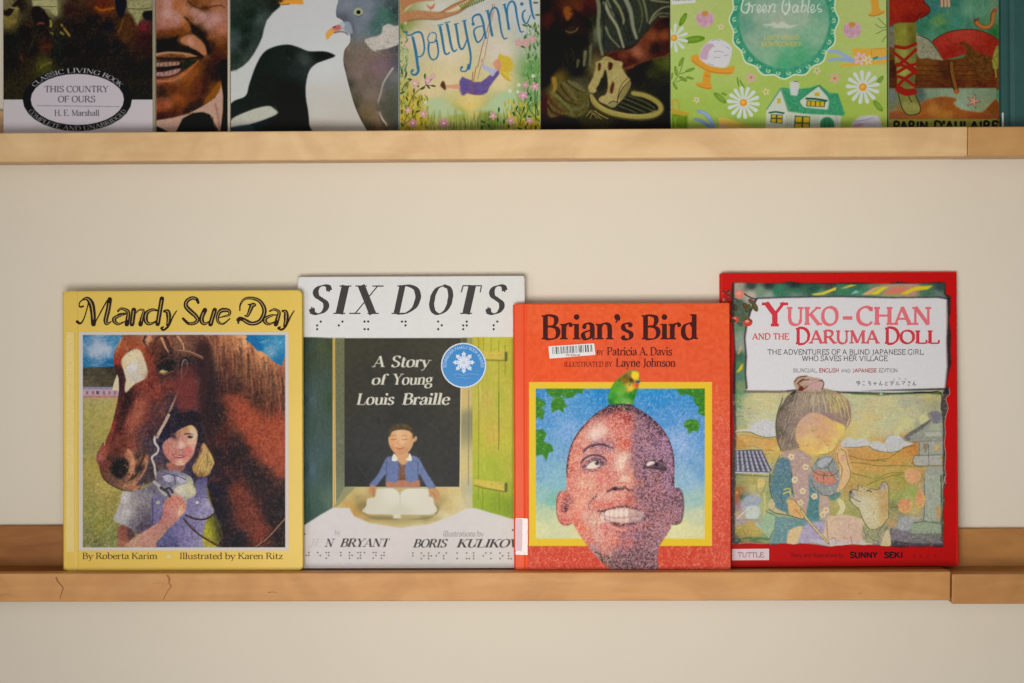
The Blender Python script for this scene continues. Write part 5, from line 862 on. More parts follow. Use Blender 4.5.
    c.fill(E.p("765,170 790,160 815,195 815,240 780,272 765,265 785,225"), (224, 212, 160), feather=.25); c.fill(F.p("0,160 25,180 38,220 25,255 0,268 5,240 10,210"), (224, 214, 160), feather=.25); c.line(F.p("0,158 28,180 40,222 25,256"), (150, 140, 70), .6)
    # dog
    dog = F.p("65,115 85,98 110,105 125,85 120,70 140,68 150,85 200,92 255,100 275,75 300,45 320,60 332,100 330,160 332,220 330,300 300,330 270,360 230,375 200,365 165,320 140,270 130,235 95,205 70,175")
    c.fill(dog, (206, 196, 160), feather=.25, smooth=True)
    c.field(F.f("90,110,190,180,160 70,120,90,90,90 100,170,205,196,170 150,120,206,180,130 200,110,200,180,130 160,180,214,208,180 180,260,216,210,176 230,300,216,206,166 230,180,214,204,160 280,150,196,160,96 300,220,190,150,84 310,110,200,160,90 290,290,205,176,112 250,110,196,160,100 290,90,190,170,150 240,240,216,202,150"), dog, soft=2, tex=8, feather=.2)
    c.strokes(dog, 170, [(226, 216, 180), (190, 150, 84), (170, 160, 150), (214, 196, 140)], L=3, w=.5, ang=70, jit=.4, alpha=.5)
    for t in ("65,115 85,98 115,104 125,85 120,70 140,68 152,85", "200,92 255,100 275,75 300,45 322,62 333,100 333,220 330,300", "70,145 100,165 130,180 145,182", "65,120 68,170 95,205 130,235 142,270 165,320 200,365 240,372 290,345 325,300"): c.line(F.p(t), (96, 92, 64), .8)
    c.line(F.p("180,112 200,104 215,118"), (70, 60, 50), 1); c.oval(850.6, 492, 1.6, 1.3, (60, 64, 70)); c.line(F.p("265,100 285,80 300,60 308,100"), (120, 120, 170), 1, alpha=.8)
    c.fill(F.p("165,330 200,370 240,378 290,350 330,330 335,400 345,480 270,478 300,420 250,460 175,460 150,400"), (150, 156, 110), feather=.4, tex=24, alpha=.9); c.fill(F.p("290,400 330,380 345,480 275,478"), (214, 196, 150), feather=.3)
    for t in ("180,400 220,440 260,450", "290,350 260,400 280,440", "330,340 300,400 275,470", "165,380 180,440"): c.line(F.p(t), (100, 90, 120), .9, alpha=.7)
    # printed tint: pale and grainy, with fine pen lines
    M = c.region([(731, 394), (951, 394), (951, 546), (731, 546)], smooth=False)[..., None]*c.region(edge, smooth=False)[..., None]*.16
    c.a = c.a*(1-M)+np.array([214, 206, 180])*M
    c.strokes([(731, 396), (950, 396), (950, 544), (731, 544)], 420, None, L=3.6, w=.45, ang=60, jit=1.3, alpha=.55, amp=46, smooth=False, bend=.3)
    c.strokes([(734, 440), (950, 440), (950, 544), (734, 544)], 330, [(84, 92, 70), (110, 100, 70), (80, 90, 110), (120, 110, 60)], L=3.4, w=.4, ang=20, jit=1.4, alpha=.5, smooth=False, bend=.3)
    E_ = c.region([(731, 394), (951, 394), (951, 546), (731, 546)], smooth=False)*c.region(edge, smooth=False)
    c.mottle(E_, 6, .9, (1, 1, .9)); c.fleck(E_, (96, 104, 86), 1.2, .8, .3); c.fleck(E_, (228, 216, 182), 1.3, .5, .3)
    # rough light fringe where the painting ends
    c.clip = None
    for t in (edge[26:40],): c.line(t, (206, 170, 160), .7, alpha=.8, smooth=False)
    c.grain(4, .5, c.region(edge, smooth=False))
    for t in ("90,470 160,462 240,468 300,466",): c.line(E.p(t), (220, 120, 105), 1, alpha=.8)
    return c

KANA = dict(yu="1,5 1.5,9 2,6 4,8.6 7,8.8 8.6,6.5 7.5,3.6 5,3.6 3.5,5.5;5.2,10 5.4,5 4,0", ko="2,8.6 7,8.6;2,3 3,1.4 8,1.4", chi="2,7.6 8,8.2;4.6,10 3,4.5 7,5.2 7.6,2.6 4,0", ya="1,4.4 6,6 7.6,4.6 5.4,3.4;3,7 5,0;5,7.4 5.6,6.2", n="5,10 1.6,.6 4,4.8 5.4,1 6.6,.6 9,3.4", to="3.4,9 4.4,5.6;8,7.4 2.6,4 3,1.2 8,.8", da="4,9.6 1,5.4;3.6,8 7.4,8 6,3.6 2,0;3,5.6 6.6,4;8,10 8.6,9;9.2,10.4 9.8,9.4", ru="3,8.6 3,4 1,.6;6,9.4 6,1 9.4,3.6", ma="1,8.6 9,8.6 5,4;3.6,5.4 6.4,2", sa="1.6,7.4 8.4,8;4.6,10 7.6,4.4;2.4,3.4 4,.8 7.6,.8")
def kana(names, x, y, h, adv):
    out = []
    for n in names:
        for st in KANA[n].split(';'):
            P = np.array([tuple(map(float, q.split(','))) for q in st.split()])
            P = catmull(P, False, 4) if len(P) > 2 else P
            out += strip_quads(np.stack([x+P[:, 0]*h/10, y-P[:, 1]*h/10], 1), h*.11)
        x += adv
    return out

def ink_doll():
    kw = dict(thick=1.95, thin=1.15, serif=.45, sth=1.2, nib=35)
    pink = lambda t: (t[0], t[1], t[2])
    Y = letters("Y", 763, 326.5, 24, 786.5, **kw)
    U = letters("UKO", 786.5, 325, 18, 838.5, **kw) + letters("-", 841, 324.5, 18, 854, **kw) + letters("CHAN", 856, 325, 18, 931.5, **kw)
    s = letters("AND", 752, 339.6, 6.2, 770.5, **kw) + letters("THE", 773, 339.6, 6.2, 789, **kw)
    D1 = letters("D", 795.5, 344.3, 16.5, 810, **kw); a = letters("ARUMA", 809.5, 343.6, 13.2, 879, **kw)
    D2 = letters("D", 884.5, 344, 16.5, 899.5, **kw) + letters("OLL", 899.5, 343.4, 13, 939.5, **kw)
    sub = letters("THE ADVENTURES OF A BLIND JAPANESE GIRL", 767.5, 354.6, 5.2, 923.5, thick=1.25, sans=True) + letters("WHO SAVES HER VILLAGE", 801.5, 361, 5.2, 887.5, thick=1.25, sans=True)
    e = letters("BILINGUAL,", 793, 372.4, 4, 817.5, thick=1., sans=True) + letters("AND", 841, 372.4, 3.4, 850.5, thick=1., sans=True) + letters("EDITION", 878.5, 372.4, 4, 897.5, thick=1., sans=True)
    r = letters("ENGLISH", 818.8, 372.4, 4, 839, thick=1.5, sans=True) + letters("JAPANESE", 852.5, 372.4, 3.8, 876.5, thick=1.5, sans=True)
    j = kana(["yu", "ko", "chi", "ya", "n", "to", "da", "ru", "ma", "sa", "n"], 856, 385.6, 4.6, 5.6) + kana(["ko", "ru", "to"], 893, 379.8, 2.2, 5.6)
    au = letters("Story and illustrations by", 791, 557, 4, 843.5, thick=1.4, sans=True)
    su = letters("SUNNY", 850, 557.8, 5.6, 877.5, thick=2.4, sans=True) + letters("SEKI", 884, 557.8, 5.6, 903, thick=2.4, sans=True)
    return [('title_lettering', [Y + D1 + D2, U, s + a], [(206, 58, 70), (226, 112, 122), (214, 92, 100)]), ('subtitle_lettering', [sub + e, r], [(92, 90, 92), (170, 52, 66)]), ('kana_lettering', j, (92, 90, 92)), ('author_lettering', [au, su], [(104, 20, 24), (30, 20, 26)])] + [('kana_mark', kana([k], 912+i*7, 558, 4, 7), (104, 20, 24)) for i, k in enumerate(("chi", "n", "to", "sa"))]


TOPY = -34
def art_country():
    A, B = Map(0, 0, 9.76), Map(78, 0, 9.76)
    c = Canvas(3, TOPY, 152.6, 140, 2.4, (30, 28, 24), 21)
    c.field(A.f("60,30,110,100,72 130,80,120,110,66 90,200,112,98,52 200,60,34,28,24 250,300,30,28,26 100,400,26,28,26 100,600,32,30,24 450,20,150,145,104 500,90,120,116,76 380,120,38,30,28 400,300,36,32,28 450,460,60,38,28 320,500,34,30,24 420,620,70,70,34 600,400,36,38,32 650,250,40,34,26 680,100,50,34,30 700,500,32,28,26 760,300,34,30,28 560,520,30,34,30 250,640,44,38,24") + B.f("250,60,80,36,28 260,90,105,58,30 150,200,34,32,28 300,250,30,30,34 430,200,60,42,26 450,320,70,48,28 520,380,60,42,26 560,60,110,105,74 660,30,120,110,84 600,160,120,118,68 700,150,30,26,32 640,260,84,36,38 650,380,50,26,28 700,450,46,30,28 400,450,32,32,32 200,450,26,28,28 600,560,44,34,24 680,650,30,30,24 100,600,34,30,24 500,640,30,30,26") + [(20, -30, 120, 112, 84), (60, -30, 150, 145, 110), (110, -30, 110, 100, 76), (145, -30, 140, 136, 100), (15, 95, 46, 42, 24), (140, 95, 34, 34, 24)], soft=5, tex=8, ts=1, warp=1.5)
    c.fill(A.p("310,0 560,0 562,150 540,160 480,90 400,80 320,62"), (150, 146, 104), feather=.6, smooth=False, tex=10); c.fill(B.p("475,0 725,0 725,100 640,105 580,250 545,160 490,100"), (134, 130, 92), feather=.6, smooth=False, tex=16)
    c.line(A.p("320,62 480,66 560,62"), (90, 88, 60), .8); c.line(B.p("480,85 600,88 720,80"), (84, 80, 56), .9)
    c.fill(B.p("630,140 650,115 700,108 730,130 730,190 690,195 650,180"), (30, 26, 34), feather=.4); c.fill(A.p("20,90 60,100 150,20 180,0 210,0 160,60 100,150 40,150"), (40, 30, 28), feather=.5)
    c.fill(A.p("320,80 370,60 420,90 470,160 500,200 430,260 350,230 310,160"), (36, 28, 30), feather=.8); c.fill(B.p("370,0 470,0 465,90 430,180 380,120"), (28, 28, 38), feather=.8); c.fill(B.p("480,130 540,190 560,260 520,380 450,420 380,300 420,240"), (70, 46, 28), feather=1, tex=10)
    for t, col in (("370,235 400,225 430,232", (120, 56, 44)), ("490,200 500,230 495,260", (150, 138, 66)), ("495,320 515,330", (120, 116, 56)), ("590,315 620,335", (125, 118, 62)), ("625,275 650,310 680,350", (150, 124, 62)), ("600,240 608,255", (130, 124, 60)), ("205,555 220,590", (86, 50, 34)), ("390,470 440,460 500,440", (76, 44, 32)), ("270,240 300,260", (78, 40, 34)), ("40,160 90,205 150,215", (122, 108, 54)), ("100,70 140,80 180,85", (128, 120, 72)), ("400,660 440,630 500,610", (96, 92, 44))): c.line(A.p(t), col, 1.8, feather=.4)
    c.line(A.p("380,260 320,400 270,520"), (56, 50, 40), .8); c.line(B.p("175,70 230,100 350,80"), (140, 84, 36), 2, feather=.5); c.line(B.p("440,180 420,260 390,320"), (96, 72, 34), 1.2, feather=.4); c.oval(143, 27, 4, 4, (96, 40, 44), feather=1)
    c.strokes([(4, -30), (152, -30), (152, 98), (4, 98)], 260, None, L=6, w=1.2, ang=60, jit=.8, alpha=.4, amp=9, smooth=False)
    c.contrast(np.ones((c.h, c.w)), 1.25, (36, 33, 26)); c.mottle(np.ones((c.h, c.w)), 7, 1.4, (1, .95, .7)); c.rect(3, 99.6, 153, 141, (208, 200, 205))
    x, y = 77.4, 99.5
    c.oval(x, y, 54.6, 31.8, (24, 24, 26)); c.oval(x, y, 46.6, 25.6, (206, 198, 206))
    c.polys(letters("CLASSIC LIVING BOOK", x-40.5, y, 4.6, x+40.5, thick=1.3, thin=.6, warp=arcwarp(x, y, 47.8, 26.8, x, y)), (206, 202, 204))
    c.polys(letters("COMPLETE AND UNABRIDGED", x-50.5, y, 4.4, x+50.5, thick=1.3, thin=.6, warp=arcwarp(x, y, 52.8, 31.2, x, y, False)), (176, 172, 174))
    K = (66, 62, 72)
    c.polys(letters("THIS COUNTRY", 44.5, 92.2, 6.2, 108.5, thick=1.3), K); c.polys(letters("OF OURS", 58, 102.2, 6.2, 95.5, thick=1.3), K)
    c.line([(37, 105.6), (119.5, 106.7)], (120, 114, 122), .5); c.polys(letters("H. E. Marshall", 54.5, 115.8, 5.8, 99.5, thick=1.3), K)
    return c

def art_portrait():
    A, B = Map(152, 0, 9.49), Map(152, 64, 9.49)
    c = Canvas(156, TOPY, 227.6, 140, 2.4, (120, 70, 50), 22)
    c.field(A.f("60,60,165,110,88 150,40,190,140,130 150,130,196,150,140 230,50,170,100,62 240,180,190,140,130 300,90,182,120,84 100,220,180,122,108 60,260,160,98,78 200,230,180,118,104 300,200,190,120,84 340,260,170,96,50 340,190,130,76,40 80,320,110,56,34 200,310,120,62,30 290,300,120,66,28 400,110,185,135,124 480,150,194,144,138 400,30,110,64,34 500,30,150,92,52 500,72,84,50,28 600,60,170,110,80 600,180,190,138,130 540,230,184,132,120 660,280,176,112,88 580,340,150,90,60 650,400,130,78,46 420,200,180,124,104 430,270,70,48,22 390,250,40,34,18 480,330,44,32,16 560,420,60,40,20 690,450,88,50,24 620,480,80,44,20 540,480,48,32,14 100,390,36,34,20 200,390,40,30,18 80,450,30,28,18 200,440,36,30,18 320,380,150,96,66 380,400,190,130,108 430,440,190,128,100 330,340,90,54,26 480,460,120,74,40 500,510,140,84,46 420,480,60,46,24 350,450,40,34,20 100,515,160,104,76 250,510,150,96,60 350,520,176,116,80 420,535,140,84,48 100,560,64,34,22 250,560,60,40,22 450,560,50,34,20 600,560,64,36,18 560,640,54,34,16 660,640,40,28,14 90,600,150,110,100 200,590,130,90,60 150,650,40,32,22 350,600,36,44,28 400,640,120,64,30 330,670,140,78,36 440,600,110,60,28 250,660,150,110,96")
            + B.f("100,50,50,36,24 100,90,150,108,104 200,70,150,108,96 260,40,120,80,50 70,160,150,80,60 180,150,166,96,62 280,90,170,104,60 380,40,160,90,46 60,120,90,50,36 150,210,110,60,34 100,240,60,40,24 100,290,50,34,20 200,240,90,48,24 330,110,150,84,40 340,190,120,66,28 420,160,110,56,24 450,220,100,50,22 300,260,110,58,26 250,330,150,80,44 150,380,166,92,62 70,400,150,74,46 100,340,130,76,56 300,380,130,68,28 260,420,110,56,24 380,330,110,56,22 430,290,90,46,18 500,260,60,34,14 500,180,64,38,18 560,60,54,36,16 600,120,44,30,14 650,60,30,24,14 600,260,130,78,24 620,220,110,66,24 560,310,120,72,24 530,340,110,64,22 380,400,44,36,20 450,360,50,36,18 200,480,70,40,20 100,500,60,30,18 330,440,50,34,18 250,450,90,50,24") + [(165, -30, 160, 110, 90), (200, -30, 130, 76, 50), (220, -30, 150, 100, 80)], soft=10, tex=5, ts=1.2, p=3.6)
    # moustache, folds, teeth
    c.fill(A.p("40,385 140,378 240,340 270,330 230,385 290,430 400,470 470,510 490,530 440,535 350,505 200,495 40,505"), (34, 30, 20), feather=1.2, alpha=.92)
    c.fill(A.p("270,390 310,345 380,330 440,370 500,430 520,500 490,525 430,480 350,440"), (176, 116, 84), feather=1.2); c.fill(A.p("300,160 340,175 390,240 440,260 500,340 550,420 560,490 530,520 500,420 440,350 380,310 370,260 350,210"), (40, 32, 18), feather=1., alpha=.85)
    c.oval(191, 42, 3.2, 4.6, (200, 140, 120), ang=-30, feather=1.6, alpha=.8); c.line(A.p("340,10 420,70 500,80 580,60 650,50 700,80"), (84, 50, 28), 1.5, .8, feather=.5)
    c.line(A.p("40,518 150,500 300,508 430,540"), (190, 136, 104), 2.4, 1, feather=.4); c.line(A.p("40,555 200,560 330,560 480,540"), (44, 30, 18), 2.2, feather=.5)
    c.fill(A.p("45,590 130,575 270,578 290,620 270,683 45,700"), (54, 36, 26), feather=.5)
    c.fill(A.p("46,596 120,590 250,586 262,606 230,628 60,640"), (160, 124, 108), feather=.4, tex=14); c.fill(B.p("46,80 120,74 250,44 268,60 200,100 60,118"), (166, 126, 120), feather=.4, tex=14)
    for i in range(5): c.line([(159.6+i*4.3, 62.6-i*.2), (159.4+i*4.3, 67-i*.3)], (92, 62, 48), .5); c.line([(160+i*4.2, 71.6-i*.6), (160+i*4.2, 76-i*1.1)], (100, 66, 54), .5)
    c.line(A.p("45,645 150,640 270,628"), (28, 20, 14), 1.8, feather=.2); c.line(B.p("50,128 160,122 260,88 340,20"), (70, 34, 22), 1.2, feather=.3)
    c.line(B.p("55,165 180,158 290,110 380,30 440,-30"), (190, 116, 78), 2.4, 1, feather=.7, alpha=.8); c.line(B.p("440,40 400,120 330,210"), (160, 90, 46), 1.6, feather=.8, alpha=.5)
    c.fill(A.p("300,580 420,570 400,600 310,660 280,650"), (32, 44, 28), feather=.7, alpha=.9)
    # collar and tie
    c.fill(B.p("40,535 200,510 350,470 480,400 600,320 655,180 680,300 670,470 640,760 40,760"), (186, 148, 130), feather=.3, smooth=False, tex=4); c.line(B.p("600,380 630,500 640,640"), (150, 104, 88), 2, feather=1, alpha=.7)
    c.fill(B.p("655,-40 740,-40 740,760 640,760 655,600 678,440 676,300 660,170"), (22, 22, 16), smooth=False, feather=.4); c.fill(B.p("505,345 600,215 650,165 645,240 600,310 510,370"), (136, 82, 24), feather=.6)
    c.fill(B.p("200,760 235,630 290,520 380,468 480,456 550,480 590,560 640,650 650,760"), (20, 22, 16), smooth=False, feather=.4); c.fill(B.p("40,590 90,610 160,650 200,760 40,760"), (20, 20, 16), smooth=False, feather=.3); c.line(B.p("575,500 590,580 640,680"), (96, 66, 34), .9)
    c.line(B.p("350,480 370,470"), (150, 90, 50), 1.2, feather=.3)
    c.mottle(np.ones((c.h, c.w)), 9, 1.2, (1, .8, .7)); c.contrast(np.ones((c.h, c.w)), 1.1, (100, 66, 50)); c.grain(5, .6)
    return c

def art_birds():
    A, B, Cc, Z = Map(226, 0, 10.04), Map(310, 0, 10.04), Map(310, 64, 9.76), Map(140, 0, 3.79)
    c = Canvas(230.6, TOPY, 398.6, 140, 2.4, (212, 213, 216), 23)
    c.field([(250, 0, 210, 212, 214), (300, -30, 212, 212, 216), (320, 60, 212, 214, 214), (320, 110, 205, 202, 194), (320, 130, 190, 180, 168), (390, -20, 208, 210, 216), (290, 60, 208, 210, 212), (240, 90, 208, 210, 208)], tex=1.5, ts=4)
    # blackbird
    c.field(A.f("100,50,50,60,54 300,30,44,54,46 250,150,34,46,38 100,250,36,50,42 80,340,62,76,74 60,430,70,84,82 200,300,32,44,36 350,200,70,82,78 330,330,54,66,60 200,450,34,44,38 270,480,60,70,66 100,600,40,54,44 200,600,62,72,66 150,660,58,68,62 500,20,38,42,36"), A.p("-40,-340 300,-340 480,-200 545,-60 560,30 540,70 470,130 410,205 385,280 365,370 330,450 280,540 230,610 170,665 110,700 -40,740"), smooth=False, feather=.4, tex=6)
    c.strokes(A.p("20,20 420,100 360,370 200,640 20,700"), 160, None, L=4, w=.8, ang=80, jit=.5, alpha=.5, amp=12)
    c.fill(A.p("520,-40 760,-40 780,30 775,46 700,42 600,45 560,52 530,30"), (232, 160, 62), smooth=False, feather=.3); c.line(A.p("560,48 600,44 640,42"), (150, 80, 50), .9); c.line(A.p("520,-10 560,10 600,0"), (190, 120, 40), .8); c.fill(A.p("500,0 560,-5 570,15 540,25"), (70, 50, 30), feather=.3)
    # magpie
    mg = Z.p("340,405 400,365 415,320 440,250 470,200 510,178 560,170 600,180 640,195 700,196 735,208 735,215 700,228 665,242 640,270 628,320 628,370 636,420 640,470 636,540 340,560")
    c.fill(mg, (30, 36, 34), feather=.25); c.field(Z.f("450,220,30,38,32 560,200,32,38,34 560,225,34,42,38 620,230,62,70,68 600,250,40,48,46 480,320,28,36,32 560,350,24,30,28 600,420,26,30,30 420,400,30,38,36 400,480,34,44,54 560,480,24,28,28 680,205,28,34,30 350,400,30,40,34"), mg, feather=.25, tex=4)
    c.oval(288.8, 58.6, 1.2, 1.2, (66, 76, 72)); c.oval(288.8, 58.6, .6, .6, (18, 20, 20)); c.oval(305, 62, 3, 2, (66, 76, 74), feather=1, alpha=.7)
    c.fill(Z.p("342,480 350,450 400,425 450,408 490,402 512,415 522,430 480,450 420,470 370,482"), (196, 196, 182), feather=.3, tex=6); c.fill(Z.p("345,485 420,475 430,520 345,530"), (54, 66, 78), feather=.6, alpha=.8); c.line(Z.p("512,400 520,425 514,435"), (120, 90, 50), .4)
    # wood pigeon
    pb = Z.p("775,-30 750,10 743,40 745,64 758,72 770,82 776,98 792,122 797,140 796,158 790,170 775,190 770,230 778,270 790,320 810,390 835,450 862,500 870,540 990,540 990,-60")
    c.clip = c.region(pb)
    c.field(B.f("300,100,120,128,140 280,170,88,90,100 380,60,128,134,148 480,20,118,126,140 400,150,112,120,134 500,200,116,124,138 350,180,84,88,98 600,60,128,134,148 560,150,126,132,146 640,100,104,116,128 700,60,96,110,118 720,130,72,112,98 780,130,60,110,90 800,60,70,80,84 850,120,50,60,62 740,200,70,108,100 660,260,64,96,90 700,300,78,110,104 620,300,92,112,116 560,330,104,120,126 480,280,124,134,146 450,340,118,128,138 400,300,70,70,78 420,340,90,94,104 350,300,88,88,92 500,380,120,124,128 450,450,116,110,104 400,500,120,106,94 360,560,104,92,80 500,500,126,108,94 600,560,122,104,92 560,450,118,106,94 400,650,120,106,96 520,640,126,108,98 640,640,122,98,104 740,640,124,100,108 800,560,110,92,90 860,500,66,70,78 870,620,80,84,92 840,660,96,88,100 350,640,110,98,86")
            + Cc.f("400,60,120,106,98 350,50,90,80,72 380,200,70,66,58 480,100,126,112,106 480,230,110,98,88 560,120,112,96,84 650,60,130,104,108 700,40,124,100,108 620,160,116,100,92 560,300,120,108,98 460,320,90,80,66 440,400,66,60,44 520,420,110,96,74 600,400,116,98,78 550,500,110,94,62 500,560,70,62,42 560,620,66,62,50 640,500,124,104,84 680,560,124,96,74 700,620,104,80,58 630,300,130,112,98 760,200,96,98,98 820,120,110,112,112 780,300,80,84,72 720,400,78,80,70 820,400,76,80,66 760,500,70,72,62 850,560,70,74,62 820,250,92,96,86 700,300,110,100,92 600,640,80,66,42"), pb, soft=22, p=4, tex=5, ts=.8)
    c.fill(B.p("550,405 600,380 680,360 720,330 730,270 780,240 850,260 890,270 890,430 830,470 760,490 700,500 640,505 600,480"), (196, 188, 180), feather=.6, tex=10); c.strokes(B.p("550,405 720,340 740,260 890,270 890,430 700,520 620,500"), 90, [(220, 214, 204), (170, 160, 148), (205, 198, 190), (150, 150, 150)], L=4, w=.7, ang=20, jit=.4, alpha=.6)
    c.strokes(B.p("640,80 880,80 880,200 700,330 560,360 640,250"), 110, [(60, 130, 100), (110, 150, 140), (46, 84, 78), (90, 100, 130)], L=2.6, w=.6, ang=-35, jit=.4, alpha=.65)
    c.strokes(B.p("580,480 880,480 880,560 640,560"), 40, [(190, 180, 150), (130, 116, 100)], L=3, w=.6, ang=60, jit=.4, alpha=.5)
    c.line(Cc.p("810,40 760,110 715,190 690,290 665,370 660,430"), (190, 180, 166), 1.7, .6, feather=.4); c.line(Cc.p("672,470 700,530 740,580 750,600"), (200, 196, 182), 2, 1, feather=.4); c.line(Cc.p("655,380 665,450 700,560 760,670"), (54, 56, 46), .8, feather=.4)
    c.a += c.region(pb)[..., None]*np.array([6, 6, 5])
    c.line(Cc.p("335,0 350,150 385,290 440,420 500,560 560,670"), (52, 48, 40), 1.2, feather=.6, alpha=.8)
    c.strokes(Cc.p("335,-250 650,-200 660,400 740,660 560,660"), 330, None, L=3.2, w=.7, ang=70, jit=.45, alpha=.45, amp=13); c.mottle(c.region(pb), 5, .9)
    c.clip = None
    c.oval(358.2, 12.2, 5, 4.6, (150, 158, 150)); c.oval(358.3, 12.2, 4, 3.7, (176, 182, 142)); c.oval(358.5, 12.2, 2.1, 2.1, (20, 26, 22)); c.line(B.p("450,150 490,165 525,145"), (60, 66, 60), .6)
    c.fill(B.p("160,345 180,310 230,275 290,248 320,262 325,290 270,320 230,340 195,375 175,398 165,380"), (222, 150, 110), feather=.2); c.fill(B.p("160,345 185,312 225,300 240,320 205,360 175,397"), (232, 172, 76), feather=.4); c.fill(B.p("230,275 290,250 318,265 300,295 250,300"), (196, 110, 116), feather=.4); c.line(B.p("228,274 262,268"), (70, 40, 44), .9); c.fill(B.p("305,240 335,222 400,225 430,330 385,335 340,300 318,285"), (150, 160, 172), feather=1); c.fill(B.p("300,242 330,225 352,245 335,288 318,280"), (180, 192, 198), feather=.5); c.line(B.p("240,330 300,318 350,325 385,350"), (84, 74, 80), 1, feather=.4)
    c.grain(2, .6)
    return c

def flower(c, x, y, r, col, cc, n=6, w=.5, rc=.3):
    for k in range(n):
        a = k*2*math.pi/n+x; c.line([(x+r*rc*math.cos(a), y+r*rc*math.sin(a)), (x+r*math.cos(a), y+r*math.sin(a))], col, r*w*.7, r*w)
    c.oval(x, y, r*rc, r*rc, cc)

def art_swing():
    A, B, Cc, D = Map(396, 0, 10.04), Map(466, 0, 10.04), Map(396, 66, 10.04), Map(466, 66, 10.04)
    c = Canvas(399.6, TOPY, 540.4, 140, 2.5, (226, 214, 186), 24)
    c.field([(405, 60, 200, 196, 150), (420, 40, 222, 206, 180), (450, 50, 228, 214, 184), (500, 50, 224, 212, 192), (530, 30, 206, 206, 204), (520, 10, 204, 208, 210), (480, 10, 210, 206, 200), (440, 10, 214, 214, 200), (430, 90, 228, 206, 160), (470, 100, 230, 208, 140), (450, 80, 228, 210, 164), (500, 80, 230, 212, 160), (470, 105, 226, 202, 120), (440, 108, 190, 200, 150), (500, 105, 190, 200, 150), (460, 115, 170, 176, 90), (490, 120, 120, 140, 60), (420, 120, 190, 170, 60), (405, 100, 200, 180, 80), (530, 100, 130, 170, 110), (535, 70, 110, 160, 90), (535, 40, 160, 180, 150), (405, 130, 200, 160, 50), (530, 130, 200, 170, 40), (403, 20, 150, 160, 90), (470, -30, 150, 180, 110)], tex=4, ts=2)
    c.fill(Cc.p("320,340 400,320 480,350 560,400 640,450 700,480 300,500"), (184, 204, 160), feather=1.5, alpha=.8); c.fill(D.p("80,440 160,420 250,360 350,270 450,240 500,300 520,420 400,470"), (180, 206, 160), feather=1.5, alpha=.8)
    r = c.rng
    for i in range(260):
        x, y = r.uniform(425, 512), r.uniform(112, 134); c.line([(x, y+6), (x+r.normal(0, .8), y-4)], [(96, 116, 50), (140, 150, 66), (70, 96, 44), (170, 176, 90)][r.randint(4)], .7, .3, alpha=.6)
    for i in range(460):
        l = r.rand() < .5; x = r.uniform(399, 428) if l else r.uniform(505, 540); y = r.uniform(96, 136) if l else r.uniform(100, 136)
        c.line([(x, y+3), (x+r.normal(0, 1.5), y-2)], [(222, 190, 60), (230, 204, 76), (190, 160, 40), (160, 160, 60), (90, 100, 40)][r.randint(5)], 1.4, .6, alpha=.7)
    for i in range(320):
        l = r.rand() < .4; x = r.uniform(399, 408) if l else r.uniform(524, 540); y = r.uniform(25, 105)
        c.line([(x, y+2), (x+r.normal(0, 1.6), y-2)], [(120, 160, 90), (80, 130, 70), (160, 190, 120), (56, 96, 56), (190, 205, 150)][r.randint(5)], 1.5, .5, alpha=.6 if l else .6*min(1, (x-520)/8))
    for t in (("110,600 150,480 200,300", "70,600 120,560 200,470 240,450", "60,240 100,180 160,130", "180,260 240,190 300,180 390,200", "300,180 290,110", "300,180 370,120", "100,310 140,370 180,250")): pass
    for t in ("60,610 120,560 180,500 215,455", "70,600 100,520 110,450", "110,450 160,320 230,240 310,190", "60,250 90,180 160,135", "300,190 290,80", "300,190 380,200", "300,190 370,120"): c.line(Cc.p(t), (86, 84, 50), .7)
    for x, y, a in ((290, 100, 95), (375, 200, 10), (325, 210, 50), (270, 225, 150), (225, 190, 100), (110, 330, 60), (220, 370, 100), (170, 460, 95), (220, 455, 160), (60, 460, 95), (60, 60, 90), (100, 90, 95), (140, 135, 10), (60, 590, 60), (180, 250, 95), (60, 270, 160)): c.oval(396+x/10.04, 66+y/10.04, 2.6, .9, (60, 84, 52), ang=a)
    for t in ("740,560 660,470 620,390", "720,500 710,350 720,250", "540,600 550,500 500,440", "620,600 600,500 660,370", "700,540 690,200 680,60"): c.line(D.p(t), (50, 96, 56), 1.1, .6)
    for x, y, a in ((330, 440, 90), (380, 560, 90), (320, 540, 80), (430, 600, 90), (480, 480, 60), (510, 420, 110), (580, 430, 110), (590, 500, 120), (640, 510, 20), (540, 630, 20), (600, 620, 90), (700, 400, 70), (650, 330, 100), (620, 270, 70), (170, 560, 20), (230, 600, 60), (700, 620, 90), (160, 620, 100), (260, 640, 0)): c.oval(466+x/10.04, 66+y/10.04, 2.6, 1, (46, 92, 50), ang=a)
    for x, y, a in ((590, 255, 20), (640, 262, 40), (690, 250, 100), (700, 300, 100), (590, 380, 100), (570, 470, 20), (640, 480, 90), (720, 330, 60), (690, 480, 60), (630, 560, 80), (700, 580, 100), (720, 150, 0), (700, 28, 0)): c.oval(466+x/10.04, y/10.04, 2.8, 1, (84, 112, 66), ang=a)
    P, W = (214, 160, 168), (222, 226, 210)
    for x, y, q, col in ((190, 175, 3.4, (220, 176, 176)), (320, 145, 3, (220, 170, 184)), (370, 100, 2.2, (216, 170, 180)), (120, 445, 2.6, P), (275, 480, 3, P), (170, 575, 3.6, (204, 140, 160)), (480, 575, 4, (206, 140, 160)), (300, 365, 1.7, W)): flower(c, 396+x/10.04, 66+y/10.04, q, col, (240, 220, 200), 5, .8)
